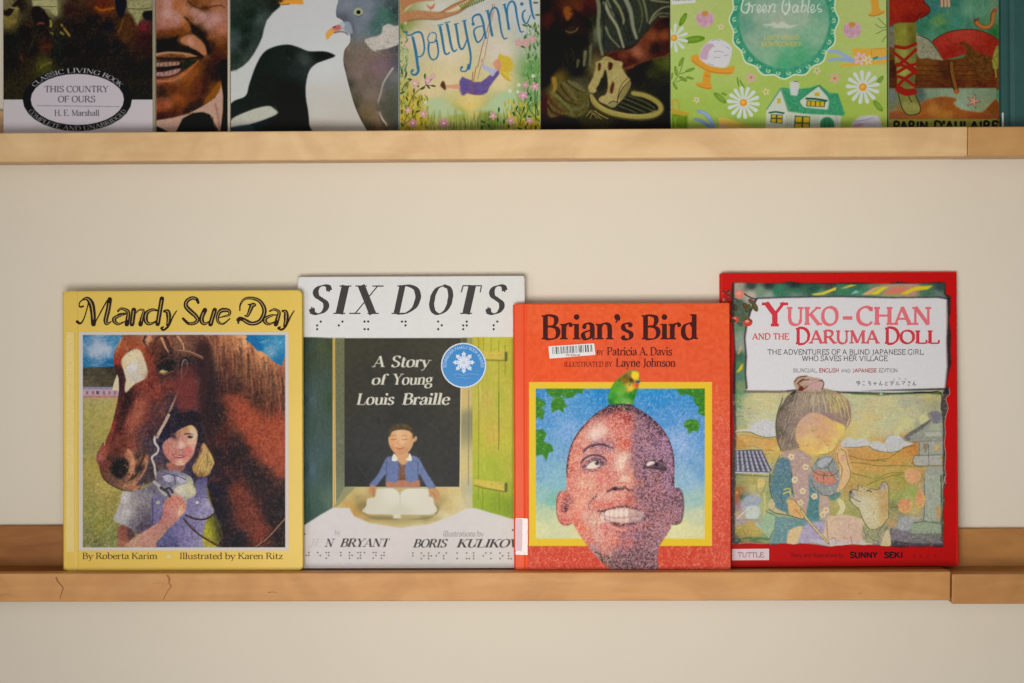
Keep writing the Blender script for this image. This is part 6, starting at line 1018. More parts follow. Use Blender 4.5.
    for x, y, q, col in ((270, 500, 3, P), (450, 550, 3.2, P), (635, 550, 2.8, P), (575, 295, 3.8, (216, 160, 180)), (595, 190, 2.6, (216, 150, 170)), (690, 205, 3.4, (220, 160, 176)), (675, 100, 2, W), (520, 260, 1.8, W), (530, 190, 1.9, W), (440, 250, 2, W)): flower(c, 466+x/10.04, 66+y/10.04, q, col, (236, 214, 190), 5, .8)
    for x, y, q in ((530, 430, 3), (600, 430, 3.2), (665, 395, 3)): flower(c, 466+x/10.04, y/10.04, q, (218, 160, 164), (226, 180, 176), 5, .8)
    for x, y, q in ((110, 455, 2.6), (75, 400, 2), (95, 230, 1.6)): flower(c, 396+x/10.04, y/10.04, q, (222, 190, 170), (226, 200, 190), 5, .8)
    c.oval(472, 136.4, 10, 9.4-2.8, (176, 60, 44)); c.line([(465, 132), (472, 130.4), (479, 132)], (200, 90, 70), .7)
    # bough
    c.fill(A.p("30,-80 500,-80 380,5 200,30 110,80 75,120 40,60"), (188, 134, 92), smooth=False, feather=.4); c.fill(A.p("75,130 110,75 200,32 380,8 500,-10 480,5 300,10 180,40 90,115"), (214, 206, 176), feather=.2)
    c.fill(A.p("40,80 75,120 180,105 300,110 400,118 470,110 540,60 640,10 760,-40 790,0 720,60 640,120 540,160 420,195 300,190 200,195 110,215 60,230 30,180"), (190, 138, 98), feather=.3, tex=8); c.line(A.p("110,215 200,197 300,193 420,197 540,162 640,124 720,64"), (132, 84, 56), 1., feather=.3, alpha=.8); c.fill(A.p("490,120 560,90 650,40 740,0 640,90 560,120"), (220, 208, 170), feather=.3)
    c.line(A.p("440,130 520,80 600,40 700,5"), (160, 110, 76), .9); c.strokes(A.p("60,100 400,125 600,80 700,30 560,150 400,190 100,200"), 50, None, L=6, w=.6, ang=-8, jit=.1, alpha=.5, amp=14)
    for k in range(11):
        x, y = 461+k*2.2, 8-k*.9; c.line([(x-1.6, y-3), (x+.6, y)], (110, 130, 60), 1.6, .8); c.line([(x+.2, y+2.2), (x+1.6, y-1)], (96, 116, 54), 1.5, .7)
    for k in range(9): c.line([(446+k*5, -1-k), (449+k*5, -4-k)], (140, 164, 90), 2)
    c.fill(A.p("305,45 330,60 350,70 370,50 395,35 385,60 375,85 350,95 325,80"), (214, 120, 84), feather=.2); c.line(A.p("345,92 345,115"), (120, 70, 50), .4)
    # ropes and child
    c.line(B.p("270,40 255,150 215,300 160,480 120,660") + D.p("100,20 70,180"), (160, 96, 76), .7, smooth=False); c.line(B.p("290,40 270,150 225,350 190,560") + D.p("145,20 115,130"), (190, 130, 100), .7, smooth=False)
    hair = B.p("320,580 340,540 380,560 430,570 465,610 480,683") + D.p("480,20 455,50 420,70 470,95 475,115 430,100 440,130 460,150 400,130 350,80 330,40 325,0")
    c.fill(hair, (216, 186, 70), feather=.2, tex=6); c.line(D.p("370,60 420,90 470,110"), (230, 206, 100), .9); c.line(D.p("350,70 400,130 450,152"), (196, 164, 60), .9)
    c.fill(B.p("285,640 300,600 330,600 350,640 345,700 300,700"), (220, 150, 124), feather=.4); c.oval(495.5, 64, 2.6, 3, (222, 160, 130), feather=.4)
    c.fill(D.p("150,10 180,-10 230,10 300,40 330,60 270,90 245,105 230,60 170,30"), (184, 190, 216), feather=.3, tex=6); c.oval(482.3, 60.8, 1.5, 1.8, (222, 150, 120)); c.line(B.p("175,600 170,640 190,683"), (190, 180, 205), 2, alpha=.8)
    c.fill(D.p("330,40 335,80 280,150 235,210 215,265 170,288 80,290 0,262") + Cc.p("740,270 720,268 680,298 655,290 635,230 635,160 665,105 700,125 763,145") + D.p("60,160 150,160 200,125 240,90 270,110 300,60"), (106, 90, 150), feather=.2, smooth=False, tex=5)
    c.strokes(D.p("0,160 150,165 240,110 320,60 240,200 170,280 0,255"), 60, [(124, 108, 168), (88, 74, 132), (132, 100, 150)], L=4, w=.8, ang=-20, jit=.4, alpha=.5); c.line(D.p("70,60 60,180 65,270"), (150, 90, 70), .7)
    c.line(D.p("0,270 90,288 170,288"), (150, 100, 90), .7); c.line(Cc.p("640,140 640,200 665,295"), (150, 132, 180), .6)
    c.fill(Cc.p("500,195 560,190 632,185 635,230 560,225 500,215"), (224, 160, 130), feather=.3); c.fill(Cc.p("445,195 470,150 490,170 500,210 500,240 480,235"), (96, 56, 40), feather=.2)
    # sweeping title
    T = (62, 122, 156); TS = []
    for m, t, a, b, e in ((A, "165,365 185,450 205,560 222,700", 24, 30, 26), (A, "105,330 110,350 150,352 200,325 250,330 275,400 285,490 265,555 215,575", 12, 20, 12), (A, "345,330 320,380 330,420 380,425 405,380 395,335 355,325", 10, 12, 10), (A, "330,430 325,500 340,570 370,600 410,580 425,520 415,440 405,400", 20, 14, 20), (A, "440,260 460,360 475,460 490,530 510,545 535,530", 26, 22, 12), (A, "510,235 530,330 550,440 570,505 590,515 612,495", 26, 22, 12), (A, "600,245 615,340 630,440 650,490 675,485 700,430 715,380", 24, 20, 10), (A, "685,210 700,300 720,400 745,520 750,600 735,700", 24, 22, 18),
                       (B, "75,240 65,190 90,155 140,150 170,220 185,310 200,390", 14, 22, 22), (B, "170,260 110,275 80,310 90,370 115,425 160,390 180,330", 10, 20, 10), (B, "215,105 235,200 250,290 265,365", 22, 22, 26), (B, "245,250 240,150 265,90 300,80 325,130 340,230 360,340 385,390 415,378", 12, 22, 12), (B, "385,45 405,130 420,220 432,300", 22, 22, 26), (B, "420,200 415,90 435,30 470,15 495,60 510,160 530,260 550,320 580,315", 12, 22, 12), (B, "600,100 570,130 575,200 610,235 650,150", 14, 20, 10), (B, "640,-20 655,80 670,150 690,195", 24, 22, 16),
                       (Cc, "222,0 225,50 200,85 165,85 150,50", 26, 24, 14), (D, "20,-20 30,20 10,45", 18, 16, 10), (Cc, "720,0 715,35 690,55 650,45 655,15", 16, 14, 12)):
        Q = catmull(m.p(t), False, 6); n = len(Q); TS += strip_quads(Q, np.interp(np.linspace(0, 1, n), [0, .5, 1], [a, b, e])/10.04)
    for m, x, y, q in ((A, 105, 325, 1.5), (B, 72, 242, 1.7), (B, 560, 40, 1.8), (Cc, 165, 45, 1.5), (Cc, 660, 15, 1.4), (A, 535, 530, .8)): TS.append(disc(m.p("%d,%d" % (x, y))[0], q))
    for m, x, y, w in ((A, 445, 250, 3), (A, 515, 225, 3), (A, 605, 240, 2.6), (A, 685, 208, 2.6), (B, 212, 108, 2), (B, 385, 45, 2)):
        X, Y = m.p("%d,%d" % (x, y))[0]; TS += strip_quads([(X-w, Y+.4), (X+w, Y-.6)], .9)
    c.polys([q+[.5, .5] for q in TS], (190, 205, 210), alpha=.6); c.polys(TS, T)
    c.polys(letters("d", 0, 0, 0.1), T, alpha=0)
    c.grain(2.5, .6)
    return c

def art_weaver():
    A, B = Map(536, 0, 7.31), Map(536, 64, 7.31)
    c = Canvas(540.6, TOPY, 669.8, 140, 2.4, (24, 22, 18), 25)
    c.field(A.f("60,60,36,22,18 100,130,74,40,24 160,120,40,26,20 230,100,110,64,32 310,50,100,56,34 300,100,60,38,26 380,80,50,30,24 400,30,80,40,28 230,160,50,34,22 260,215,90,74,48 300,200,84,54,40 100,300,24,26,24 200,300,30,34,30 300,300,30,32,28 400,150,46,48,36 500,60,44,46,40 450,250,100,104,78 520,300,36,40,38 600,200,58,62,44 650,100,54,56,48 700,40,56,60,50 760,120,60,64,40 800,200,40,42,34 820,100,66,68,46 700,300,36,38,36 650,330,34,32,30 560,400,70,36,28 640,400,94,50,36 740,390,124,74,52 700,450,60,32,24 850,270,104,56,36 900,200,60,34,30 950,150,40,26,26 940,260,108,60,38 960,320,60,36,24 860,350,40,26,20 800,460,34,36,28 900,430,70,76,34 960,450,84,90,40 100,450,24,24,22 300,450,40,40,30") + B.f("100,50,24,22,18 300,40,34,34,28 450,20,110,100,60 600,50,120,108,68 700,80,40,34,36 750,60,26,28,30 850,60,56,58,26 930,120,46,46,20 850,150,40,40,20 70,120,24,20,16 150,110,110,90,36 130,180,90,84,50 90,300,70,28,24 110,360,56,24,20 250,200,60,50,34 300,160,80,78,56 200,300,60,58,32 300,330,70,74,46 60,450,24,20,18 250,450,30,28,18 400,400,60,54,28 700,430,40,36,20 950,400,24,22,16 970,200,26,24,18 600,200,70,64,46 500,130,50,48,40") + [(550, -30, 40, 30, 24), (600, -30, 60, 50, 40), (660, -30, 50, 52, 44)], soft=14, tex=4, ts=1, p=3.8)
    c.a *= .86
    c.fill(A.p("480,-40 1000,-40 985,140 900,130 800,240 720,330 640,360 520,400 480,380"), (50, 54, 46), smooth=False, feather=1.5, alpha=.75)
    # striped shirt
    for t, w, col in (("440,-60 460,60 455,180 465,300 485,400", 32, (112, 116, 90)), ("410,250 400,330 395,480", 24, (96, 98, 72)), ("360,380 350,480", 26, (104, 104, 78)), ("310,440 300,490", 20, (90, 88, 62)), ("500,20 540,110 590,190 620,280 640,345", 26, (142, 142, 110)), ("510,200 540,270 610,345", 16, (116, 120, 90)), ("520,0 560,90 570,120", 14, (120, 122, 94)), ("570,0 610,60 640,140 635,180", 20, (132, 130, 92)), ("640,-40 690,80 710,200 735,280", 34, (130, 132, 106)), ("740,-20 770,60 775,150 750,240", 12, (92, 96, 60)), ("780,-20 800,60 815,160", 18, (110, 112, 78)), ("830,170 860,110 920,60 985,45", 14, (128, 128, 92)), ("850,150 900,100 985,100", 12, (110, 110, 76)), ("900,120 985,125", 9, (120, 120, 90)), ("840,0 900,10 985,20", 16, (120, 118, 88)), ("150,260 210,360 230,450", 5, (56, 60, 48)), ("90,300 130,400 150,480", 5, (46, 50, 40)), ("220,280 270,380 280,450", 5, (60, 64, 50))):
        c.line(A.p(t), col, w/7.31, w*.6/7.31, feather=.5, alpha=.85)
    for t in ("500,0 495,150 500,330", "590,100 640,200 680,300", "650,60 670,180 700,300", "545,60 600,130 615,200"): c.line(A.p(t), (36, 38, 36), 1.6, feather=.6, alpha=.7)
    # face, beard
    c.fill(A.p("205,60 240,50 265,90 245,140 225,155 210,110"), (126, 74, 36), feather=.8, alpha=.8); c.fill(A.p("110,170 250,150 300,90 400,170 400,330 150,330"), (26, 24, 20), feather=2, alpha=.6); c.line(A.p("215,225 250,238 290,225 310,200"), (122, 96, 66), .9, feather=.3); c.line(A.p("250,90 275,75 300,95"), (50, 30, 20), 1.4, feather=.5)
    # arm
    c.fill(A.p("520,410 560,380 640,370 720,340 800,250 870,170 920,135 985,145 985,380 860,430 740,470 700,500 600,500"), (98, 54, 38), feather=.6, tex=5); c.field(A.f("560,400,64,34,28 640,400,94,50,36 740,380,136,84,60 700,450,60,32,24 850,260,112,62,40 900,190,54,32,28 950,150,36,24,24 940,260,110,60,38 960,330,56,32,22 870,350,40,26,20 800,330,96,52,36 600,470,60,30,26"), A.p("525,410 560,383 640,373 720,343 800,253 870,173 920,138 980,148 980,370 860,425 740,465 600,495"), feather=.8, tex=4)
    # cloth and strands
    c.fill(A.p("440,490 480,430 510,412 560,430 600,470 620,520 560,560 430,560"), (140, 126, 76), feather=.3, tex=8)
    c.fill(B.p("380,170 410,110 440,40 450,-20 620,-20 630,30 660,80 690,120 685,170 640,240 600,290 560,315 520,300 460,270 470,240 510,220 525,150 500,40 470,120 440,200 400,210"), (150, 136, 86), feather=.3, tex=8)
    c.fill(B.p("505,40 520,90 520,150 505,185 465,195 440,180 480,120"), (40, 40, 32), feather=.4); c.fill(B.p("540,180 560,130 572,150 560,210 545,215"), (76, 44, 26), feather=.2); c.fill(B.p("455,-5 475,0 470,40 455,50"), (70, 44, 28), feather=.2); c.fill(B.p("530,-10 560,-5 555,35 530,45"), (66, 40, 26), feather=.3)
    c.line(B.p("690,120 640,170 610,220 590,290"), (60, 44, 30), 1); c.line(B.p("670,100 620,160 595,250"), (84, 66, 40), .7); c.fill(B.p("690,130 670,200 620,270 610,230 650,160"), (120, 110, 66), feather=.4)
    # hand and bundle at left
    c.fill(B.p("95,220 120,130 150,100 185,110 190,150 240,120 330,160 380,190 385,250 380,340 330,380 260,390 200,370 100,390 80,300"), (80, 74, 40), feather=.5, tex=10)
    for t, w, col in (("130,110 140,160 130,200", 5, (140, 108, 44)), ("115,210 180,260 250,330 260,370", 3.4, (104, 98, 54)), ("200,140 250,200 300,270", 3.6, (100, 88, 54)), ("240,130 300,170 360,200", 3, (96, 92, 66)), ("150,200 220,270 300,300", 2, (50, 40, 26)), ("180,150 200,190 270,270", 1.6, (50, 34, 22)), ("220,130 300,190 370,215", .9, (40, 34, 24)), ("270,130 340,170", .9, (120, 112, 80)), ("250,330 320,330 360,290", 3, (90, 90, 56)), ("90,240 130,300 200,350", 3, (84, 44, 26)), ("85,300 120,350 190,380", 2.4, (60, 30, 20)), ("385,190 390,250 380,320", 1.2, (110, 104, 70))): c.line(B.p(t), col, w, w*.5, feather=.4, alpha=.9)
    # basket
    c.fill(B.p("590,320 640,260 700,225 780,240 850,280 880,320 850,350 780,365 680,360"), (36, 36, 24), feather=.5)
    for t in ("640,250 760,300 860,345", "620,280 720,320 800,355", "680,235 790,275 870,325", "600,305 680,335 740,360"): c.line(B.p(t), (90, 92, 62), .9, feather=.2)
    for t in ("365,385 400,350 450,400", "395,400 420,360 480,405", "430,340 470,375 530,400", "380,370 410,340 520,400"): c.line(B.p(t), (120, 110, 62), .8)
    c.line(B.p("400,240 440,300 520,350 620,380 740,395 850,385 910,350 915,310 880,270 800,230 710,212"), (66, 60, 28), 6.4, feather=.4); c.line(B.p("400,235 440,295 520,345 620,372 740,386 850,376 905,345 910,310 875,270 800,232 710,214"), (136, 126, 68), 5, 4.4, feather=.5); c.line(B.p("420,250 470,305 560,345 680,370 800,370 880,340"), (160, 148, 86), 1.4, feather=.6, alpha=.7); c.line(B.p("385,220 395,270 400,300"), (40, 34, 22), 1)
    c.fill(B.p("525,295 560,270 590,285 575,315 540,312"), (124, 118, 78), feather=.3); c.line(B.p("530,290 560,272 600,280"), (60, 52, 34), .7)
    c.contrast(np.ones((c.h, c.w)), 1.2, (40, 36, 27)); c.mottle(np.ones((c.h, c.w)), 6, 1.1); c.grain(4, .6)
    return c

def daisy(c, x, y, r, n=12, a0=.2, cc=(226, 160, 60)):
    for k in range(n):
        a = a0+k*2*math.pi/n; c.line([(x+r*.25*math.cos(a), y+r*.25*math.sin(a)), (x+r*.92*math.cos(a), y+r*.92*math.sin(a))], (214, 222, 220), r*.12, r*.24)
        c.line([(x+r*.3*math.cos(a), y+r*.3*math.sin(a)), (x+r*.8*math.cos(a), y+r*.8*math.sin(a))], (190, 200, 200), .3, alpha=.6)
    c.oval(x, y, r*.24, r*.24, cc); c.oval(x-.4, y-.4, r*.12, r*.12, (238, 184, 84))

def peony(c, x, y, r):
    for k in range(9):
        a = k*.7; c.oval(x+r*.55*math.cos(a), y+r*.15+r*.45*math.sin(a), r*.42, r*.5, (206, 160, 176) if k % 2 else (214, 174, 188), ang=k*40)
    for k in range(7): c.line([(x-r*.7+k*r*.23, y-r*.3), (x-r*.6+k*r*.2, y+r*.6)], (176, 120, 146), .4)
    c.oval(x, y-r*.4, r*.36, r*.26, (206, 146, 70))

def leaflet(c, x, y, L, w, ang, col=(110, 150, 44)):
    c.oval(x, y, L, w, col, ang=ang); a = math.radians(ang); c.line([(x-L*math.cos(a), y-L*math.sin(a)), (x+L*math.cos(a), y+L*math.sin(a))], (76, 116, 36), .4); c.oval(x+.3, y-.3, L*.6, w*.4, (140, 176, 70), ang=ang, alpha=.7)

def art_gables():
    A, B, Cc, D, E, F = [Map(x, y, 10.05) for y in (0, 66) for x in (664, 740, 814)]
    c = Canvas(670.4, TOPY, 889, 140, 2.5, (184, 204, 116), 26)
    c.field([(680, 0, 188, 202, 124), (780, 100, 170, 196, 96), (880, 0, 190, 204, 126), (880, 60, 186, 204, 120), (880, 120, 172, 192, 90), (690, 60, 180, 204, 112), (690, 120, 164, 190, 84), (740, 60, 182, 202, 112), (740, 120, 160, 190, 86), (850, 120, 166, 192, 86), (780, -30, 184, 200, 120)], tex=3, ts=2)
    # round frame of scrolls
    cx, cy = 784., 20.; R = 54.
    sc_ = [(cx+(R+1.6*math.cos(16*t))*math.cos(t), cy+(R*1.08+1.6*math.cos(16*t))*math.sin(t)) for t in np.linspace(0, 2*math.pi, 160, endpoint=False)]
    sc_ = [(x, y) for x, y in sc_]
    c.fill(sc_, (214, 230, 200), smooth=False); s2 = [(cx+(x-cx)*.972, cy+(y-cy)*.972) for x, y in sc_]; c.fill(s2, (70, 158, 124), smooth=False, tex=16, ts=2)
    inner = [(cx+(R-9)*math.cos(t), cy+(R*1.08-10)*math.sin(t)) for t in np.linspace(0, 2*math.pi, 50, endpoint=False)]
    c.field([(760, 15, 160, 184, 160), (780, 20, 172, 186, 164), (800, 15, 166, 188, 164), (745, 10, 120, 170, 140), (820, 5, 110, 170, 140), (790, 50, 110, 180, 140), (770, 55, 140, 186, 150), (800, 56, 90, 174, 126), (785, 64, 84, 172, 124), (755, 40, 150, 182, 156), (815, 35, 140, 186, 152), (745, 25, 110, 164, 140), (785, 35, 160, 188, 160), (785, -20, 120, 176, 150)], inner, smooth=False, feather=.6, tex=7, ts=2.5)
    for k in range(30):
        t = k*2*math.pi/30; x, y = cx+(R-4.6)*math.cos(t), cy+(R*1.08-5)*math.sin(t)
        if y < -32: continue
        sp = [(x+q*.42*math.cos(t+1+q*1.15), y+q*.42*math.sin(t+1+q*1.15)) for q in np.linspace(.6, 6.4, 16)]
        c.line(sp, (190, 226, 200), .9, smooth=False); c.oval(x, y, .9, .9, (150, 190, 96))
    W = (216, 226, 212)
    def script(t, x0, x1):
        c.polys(letters(t, x0, 12.2, 17, x1, thick=1.9, thin=.7, serif=.3, shear=.2), W)
    c.clip = None
    # "Green Gables" in a looping hand
    K = []
    for t, w in (("80,-40 50,-30 20,40 15,100 45,130 80,110 95,60 90,20", 14), ("92,20 85,80 70,140", 10), ("110,50 125,80 118,130", 13), ("120,80 140,50 165,50", 9), ("175,105 200,90 205,60 190,50 172,80 180,125 205,115 220,95", 11), ("232,105 255,90 260,60 245,50 228,80 236,125 260,115 275,95", 11), ("290,50 300,80 285,130", 13), ("297,90 325,45 350,50 345,90 338,120 360,110", 12),
                 ("500,-40 460,-30 430,30 425,100 455,135 485,110 495,60", 14), ("495,10 490,80 470,140 440,150", 10), ("575,60 550,50 530,80 530,120 555,120 575,80 585,55 575,110 590,122", 11), ("640,-40 625,50 615,120", 13), ("620,80 645,50 665,65 655,105 625,125", 11), ("700,-40 690,50 680,115 695,125", 13), ("715,105 740,90 745,60 730,50 712,80 720,125 745,115 765,95", 11)):
        Q = catmull(B.p(t), False, 6); K += strip_quads(Q, w/10.05)
    for m_, t, w in ((B, "48,54 72,42 98,48 94,78 88,112", 11), (B, "452,54 476,42 502,48 500,82 494,112", 11)): K += strip_quads(catmull(m_.p(t), False, 6), w/10.05)
    for t, w in (("60,40 35,60 40,90 70,95 75,115 40,120", 11),): K += strip_quads(catmull(Cc.p(t), False, 6), w/10.05)
    c.polys(K, W)
    c.fill(B.p("230,245 300,240 340,225 380,240 420,215 470,240 520,255 600,240 540,268 500,285 400,282 330,280 340,262 260,258"), (206, 214, 196), feather=.3, alpha=.9)
    y1, y2 = 39.6, 46.2; c.polys(letters("LUCY MAUD", 764, y1, 4.4, 799, thick=1.7, sans=True), (206, 190, 108)); c.polys(letters("MONTGOMERY", 761, y2, 4.4, 801.5, thick=1.7, sans=True), (208, 188, 100))
    # daisies, leaves
    leaflet(c, 683, 19.5, 7.4, 2.6, -62); leaflet(c, 694, 39.6, 11, 3.6, -8); daisy(c, 674, 38, 14, 11, .25)
    for x, y, L, w, a in ((676, 71, 5, 1.8, 80), (681, 62, 5, 1.8, -65), (690, 70, 5, 1.7, -20), (683, 79, 4.6, 1.9, 30), (690, 78, 4, 1.4, 15), (675, 86, 4.4, 1.6, 60), (672, 76, 3.4, 1.2, 100), (720, 98, 8, 3, 40), (724, 94, 3, 1.4, 20), (878, 106, 7, 3, 50), (880, 80, 5, 2.4, -50), (742, 84, 5, .9, 60), (738, 82, 5, .9, 80)): leaflet(c, x, y, L, w, a, (124, 158, 62))
    for t in ("673,84 680,72 684,58", "680,74 692,70", "676,82 688,78", "875,24 882,28 889,25", "876,34 884,30 889,30", "882,42 886,36", "878,18 886,26"): 
        P = [tuple(map(float, q.split(','))) for q in t.split()]; c.line(P, (120, 138, 76), .8)
    daisy(c, 743.4, 102.7, 16, 14, .1); daisy(c, 862.8, 87.2, 16.5, 13, .3)
    peony(c, 705, 17.5, 9.6); peony(c, 852, 28.5, 9.6)
    for x, y, q, col in ((721, 27, 2.4, (220, 214, 170)), (696.5, 100, 2.4, (214, 206, 180)), (766, 91.8, 2.8, (214, 214, 150)), (751, 77.5, 4.2, (214, 176, 160)), (834.6, 78.4, 4.4, (218, 176, 150)), (817, 70.6, 3, (206, 206, 160))): flower(c, x, y, q, col, (196, 130, 60), 5, .8)
    # cake on its stand
    c.fill(A.p("270,590 300,550 360,560 420,610 500,660 600,683 700,660 705,690 690,740 620,750 480,735 400,700 300,640"), (222, 160, 62), smooth=True, feather=.2); c.fill(D.p("420,40 480,60 465,100 470,180 485,220 460,240 380,220 325,190 330,165 380,170 390,110"), (222, 156, 58), feather=.2); c.line(D.p("330,190 400,220 470,225"), (180, 116, 40), .7)
    c.line(A.p("280,610 400,690 520,730 680,735"), (186, 124, 46), .7); c.line(D.p("410,95 470,110"), (184, 120, 40), .6)
    c.fill(A.p("355,580 380,490 430,430 500,395 580,400 650,440 685,490 670,580 640,660 590,680 500,670 420,640"), (218, 216, 220), feather=.2, tex=4); c.fill(A.p("358,575 385,495 430,440 500,450 450,520 430,600"), (204, 170, 190), feather=.3)
    for t in ("480,410 520,400 560,410", "500,520 560,515 600,530", "500,575 560,580", "600,560 650,550", "620,470 660,490", "440,640 500,655", "470,460 510,470"): c.line(A.p(t), (160, 160, 178), .6)
    # basin, gloves
    c.fill(D.p("75,470 240,495 235,640 230,760 75,760"), (116, 148, 40), smooth=False, tex=8, feather=.2); c.fill(D.p("75,430 150,445 250,475 240,500 150,490 75,470"), (190, 160, 60), feather=.2); c.line(D.p("90,440 85,360 115,335 140,360 155,440"), (196, 156, 66), 1.4); c.line(D.p("110,520 120,640"), (170, 186, 80), .7); c.line(D.p("215,500 215,640"), (84, 116, 30), .8)
    c.line(D.p("345,455 400,470 450,520 490,600 500,640"), (136, 160, 205), 3.6, 4.6); c.line(D.p("310,535 370,550 430,590 490,640"), (128, 152, 200), 3., 4); c.line(D.p("370,455 430,490 470,550"), (170, 186, 222), .8)
    c.fill(D.p("545,520 600,515 700,545 804,580 804,700 540,700 560,600"), (222, 190, 90), smooth=False, feather=.2); c.fill(D.p("550,600 600,590 640,620 600,660 550,640"), (222, 180, 170), feather=.4); c.fill(E.p("-10,565 60,590 140,625 0,640"), (206, 180, 80), smooth=False, feather=.3)
    # hat, board with ribbon at right
    c.fill(Cc.p("570,-40 640,-40 660,90 715,110 710,130 640,155 560,165 545,140 580,110"), (222, 164, 66), feather=.2); c.line(Cc.p("550,150 580,162 640,152 700,125"), (176, 116, 50), .7)
    c.fill(Cc.p("385,485 560,490 730,480 730,645 480,655 265,675 265,650 390,630"), (226, 176, 74), smooth=False, feather=.2); c.line(Cc.p("390,600 500,610 730,590"), (240, 200, 120), .8); c.line(Cc.p("575,490 580,560"), (180, 120, 50), .4); c.line(Cc.p("590,492 720,487"), (180, 120, 50), .4)
    c.line(Cc.p("150,515 230,520 300,555 390,610"), (160, 180, 214), 3.2, 4); c.line(Cc.p("145,605 230,595 310,600 390,610"), (156, 176, 212), 2.8, 4); c.line(Cc.p("600,590 660,590 735,575"), (150, 176, 205), 2.6); c.line(Cc.p("580,600 600,590 635,575"), (60, 150, 120), 2.2)
    flower(c, 860, 58.6, 5.4, (222, 190, 196), (222, 160, 80), 6, .6); flower(c, 868, 60, 3.8, (222, 214, 180), (210, 170, 80), 6, .6)
    # house
    WH = (206, 212, 196)
    c.fill(E.p("265,450 410,240 490,470 490,640 490,760 250,760"), WH, smooth=False, feather=.15); c.fill(E.p("480,460 804,480 820,480 1020,480 990,760 480,760"), (200, 208, 190), smooth=False, feather=.15)
    for x in (465, 480, 500, 520, 725, 745, 765, 785, 960, 980): c.line(E.p("%d,490 %d,640" % (x, x-4)), (160, 176, 150), .5)
    c.fill(E.p("410,215 430,220 600,230 700,220 790,190 810,195 900,270 985,275 1055,480 1040,500 860,490 640,480 480,455"), (70, 156, 112), smooth=False, feather=.15, tex=14); c.line(E.p("265,440 410,225 490,455"), (110, 164, 136), 1.4, smooth=False)
    c.strokes(E.p("430,230 985,280 1040,480 500,455"), 90, [(46, 126, 88), (90, 176, 130), (60, 140, 100)], L=3, w=.6, ang=10, jit=.4, alpha=.5, smooth=False)
    c.fill(E.p("600,350 700,270 790,205 880,310 895,370 880,440 640,415 610,380"), WH, smooth=False, feather=.15); c.line(E.p("590,345 700,255 790,195 890,300 915,340"), (60, 140, 104), 1.3, smooth=False)
    c.fill(E.p("500,155 590,160 598,200 575,300 510,295 500,230"), (206, 212, 208), smooth=False, feather=.15); c.line(E.p("540,155 585,157"), (110, 110, 120), .9)
    Yw = (206, 176, 50); K2 = (54, 84, 60)
    for t in ("310,485 430,490 425,580 305,570", "550,505 705,515 700,640 540,640", "670,345 860,355 850,415 665,405"): c.fill(E.p(t), K2, smooth=False); 
    for x0, y0, x1, y1 in ((318, 492, 360, 520), (376, 494, 424, 522), (315, 532, 360, 568), (374, 534, 420, 572), (558, 512, 620, 566), (636, 516, 696, 570), (552, 580, 616, 636), (632, 580, 692, 636), (676, 352, 706, 400), (714, 354, 752, 404), (762, 356, 800, 406), (808, 358, 846, 408), (750, 268, 800, 304), (374, 325, 408, 375)): c.rect(740+x0/10.05, 66+y0/10.05, 740+x1/10.05, 66+y1/10.05, Yw)
    c.line(E.p("295,470 360,462 440,475"), (40, 100, 70), 1.7); c.line(E.p("665,328 760,332 870,350"), (40, 96, 66), 2); c.line(E.p("545,500 705,510"), (90, 110, 70), .8)
    c.fill(F.p("60,640 65,560 100,520 150,515 190,545 205,600 205,760 60,760"), (60, 136, 96), feather=.2); c.line(F.p("110,525 105,640"), (40, 104, 74), .6); c.line(F.p("150,520 150,640"), (40, 104, 74), .6)
    # second cake at lower right
    c.fill(F.p("375,600 420,540 480,505 620,498 660,530 675,580 680,760 375,760"), (206, 202, 214), feather=.2, tex=5); c.line(F.p("400,560 500,545 600,520"), (160, 156, 176), .7); c.fill(F.p("385,600 450,575 500,590 440,625 390,640"), (196, 160, 176), feather=.3)
    c.grain(2.5, .5)
    return c

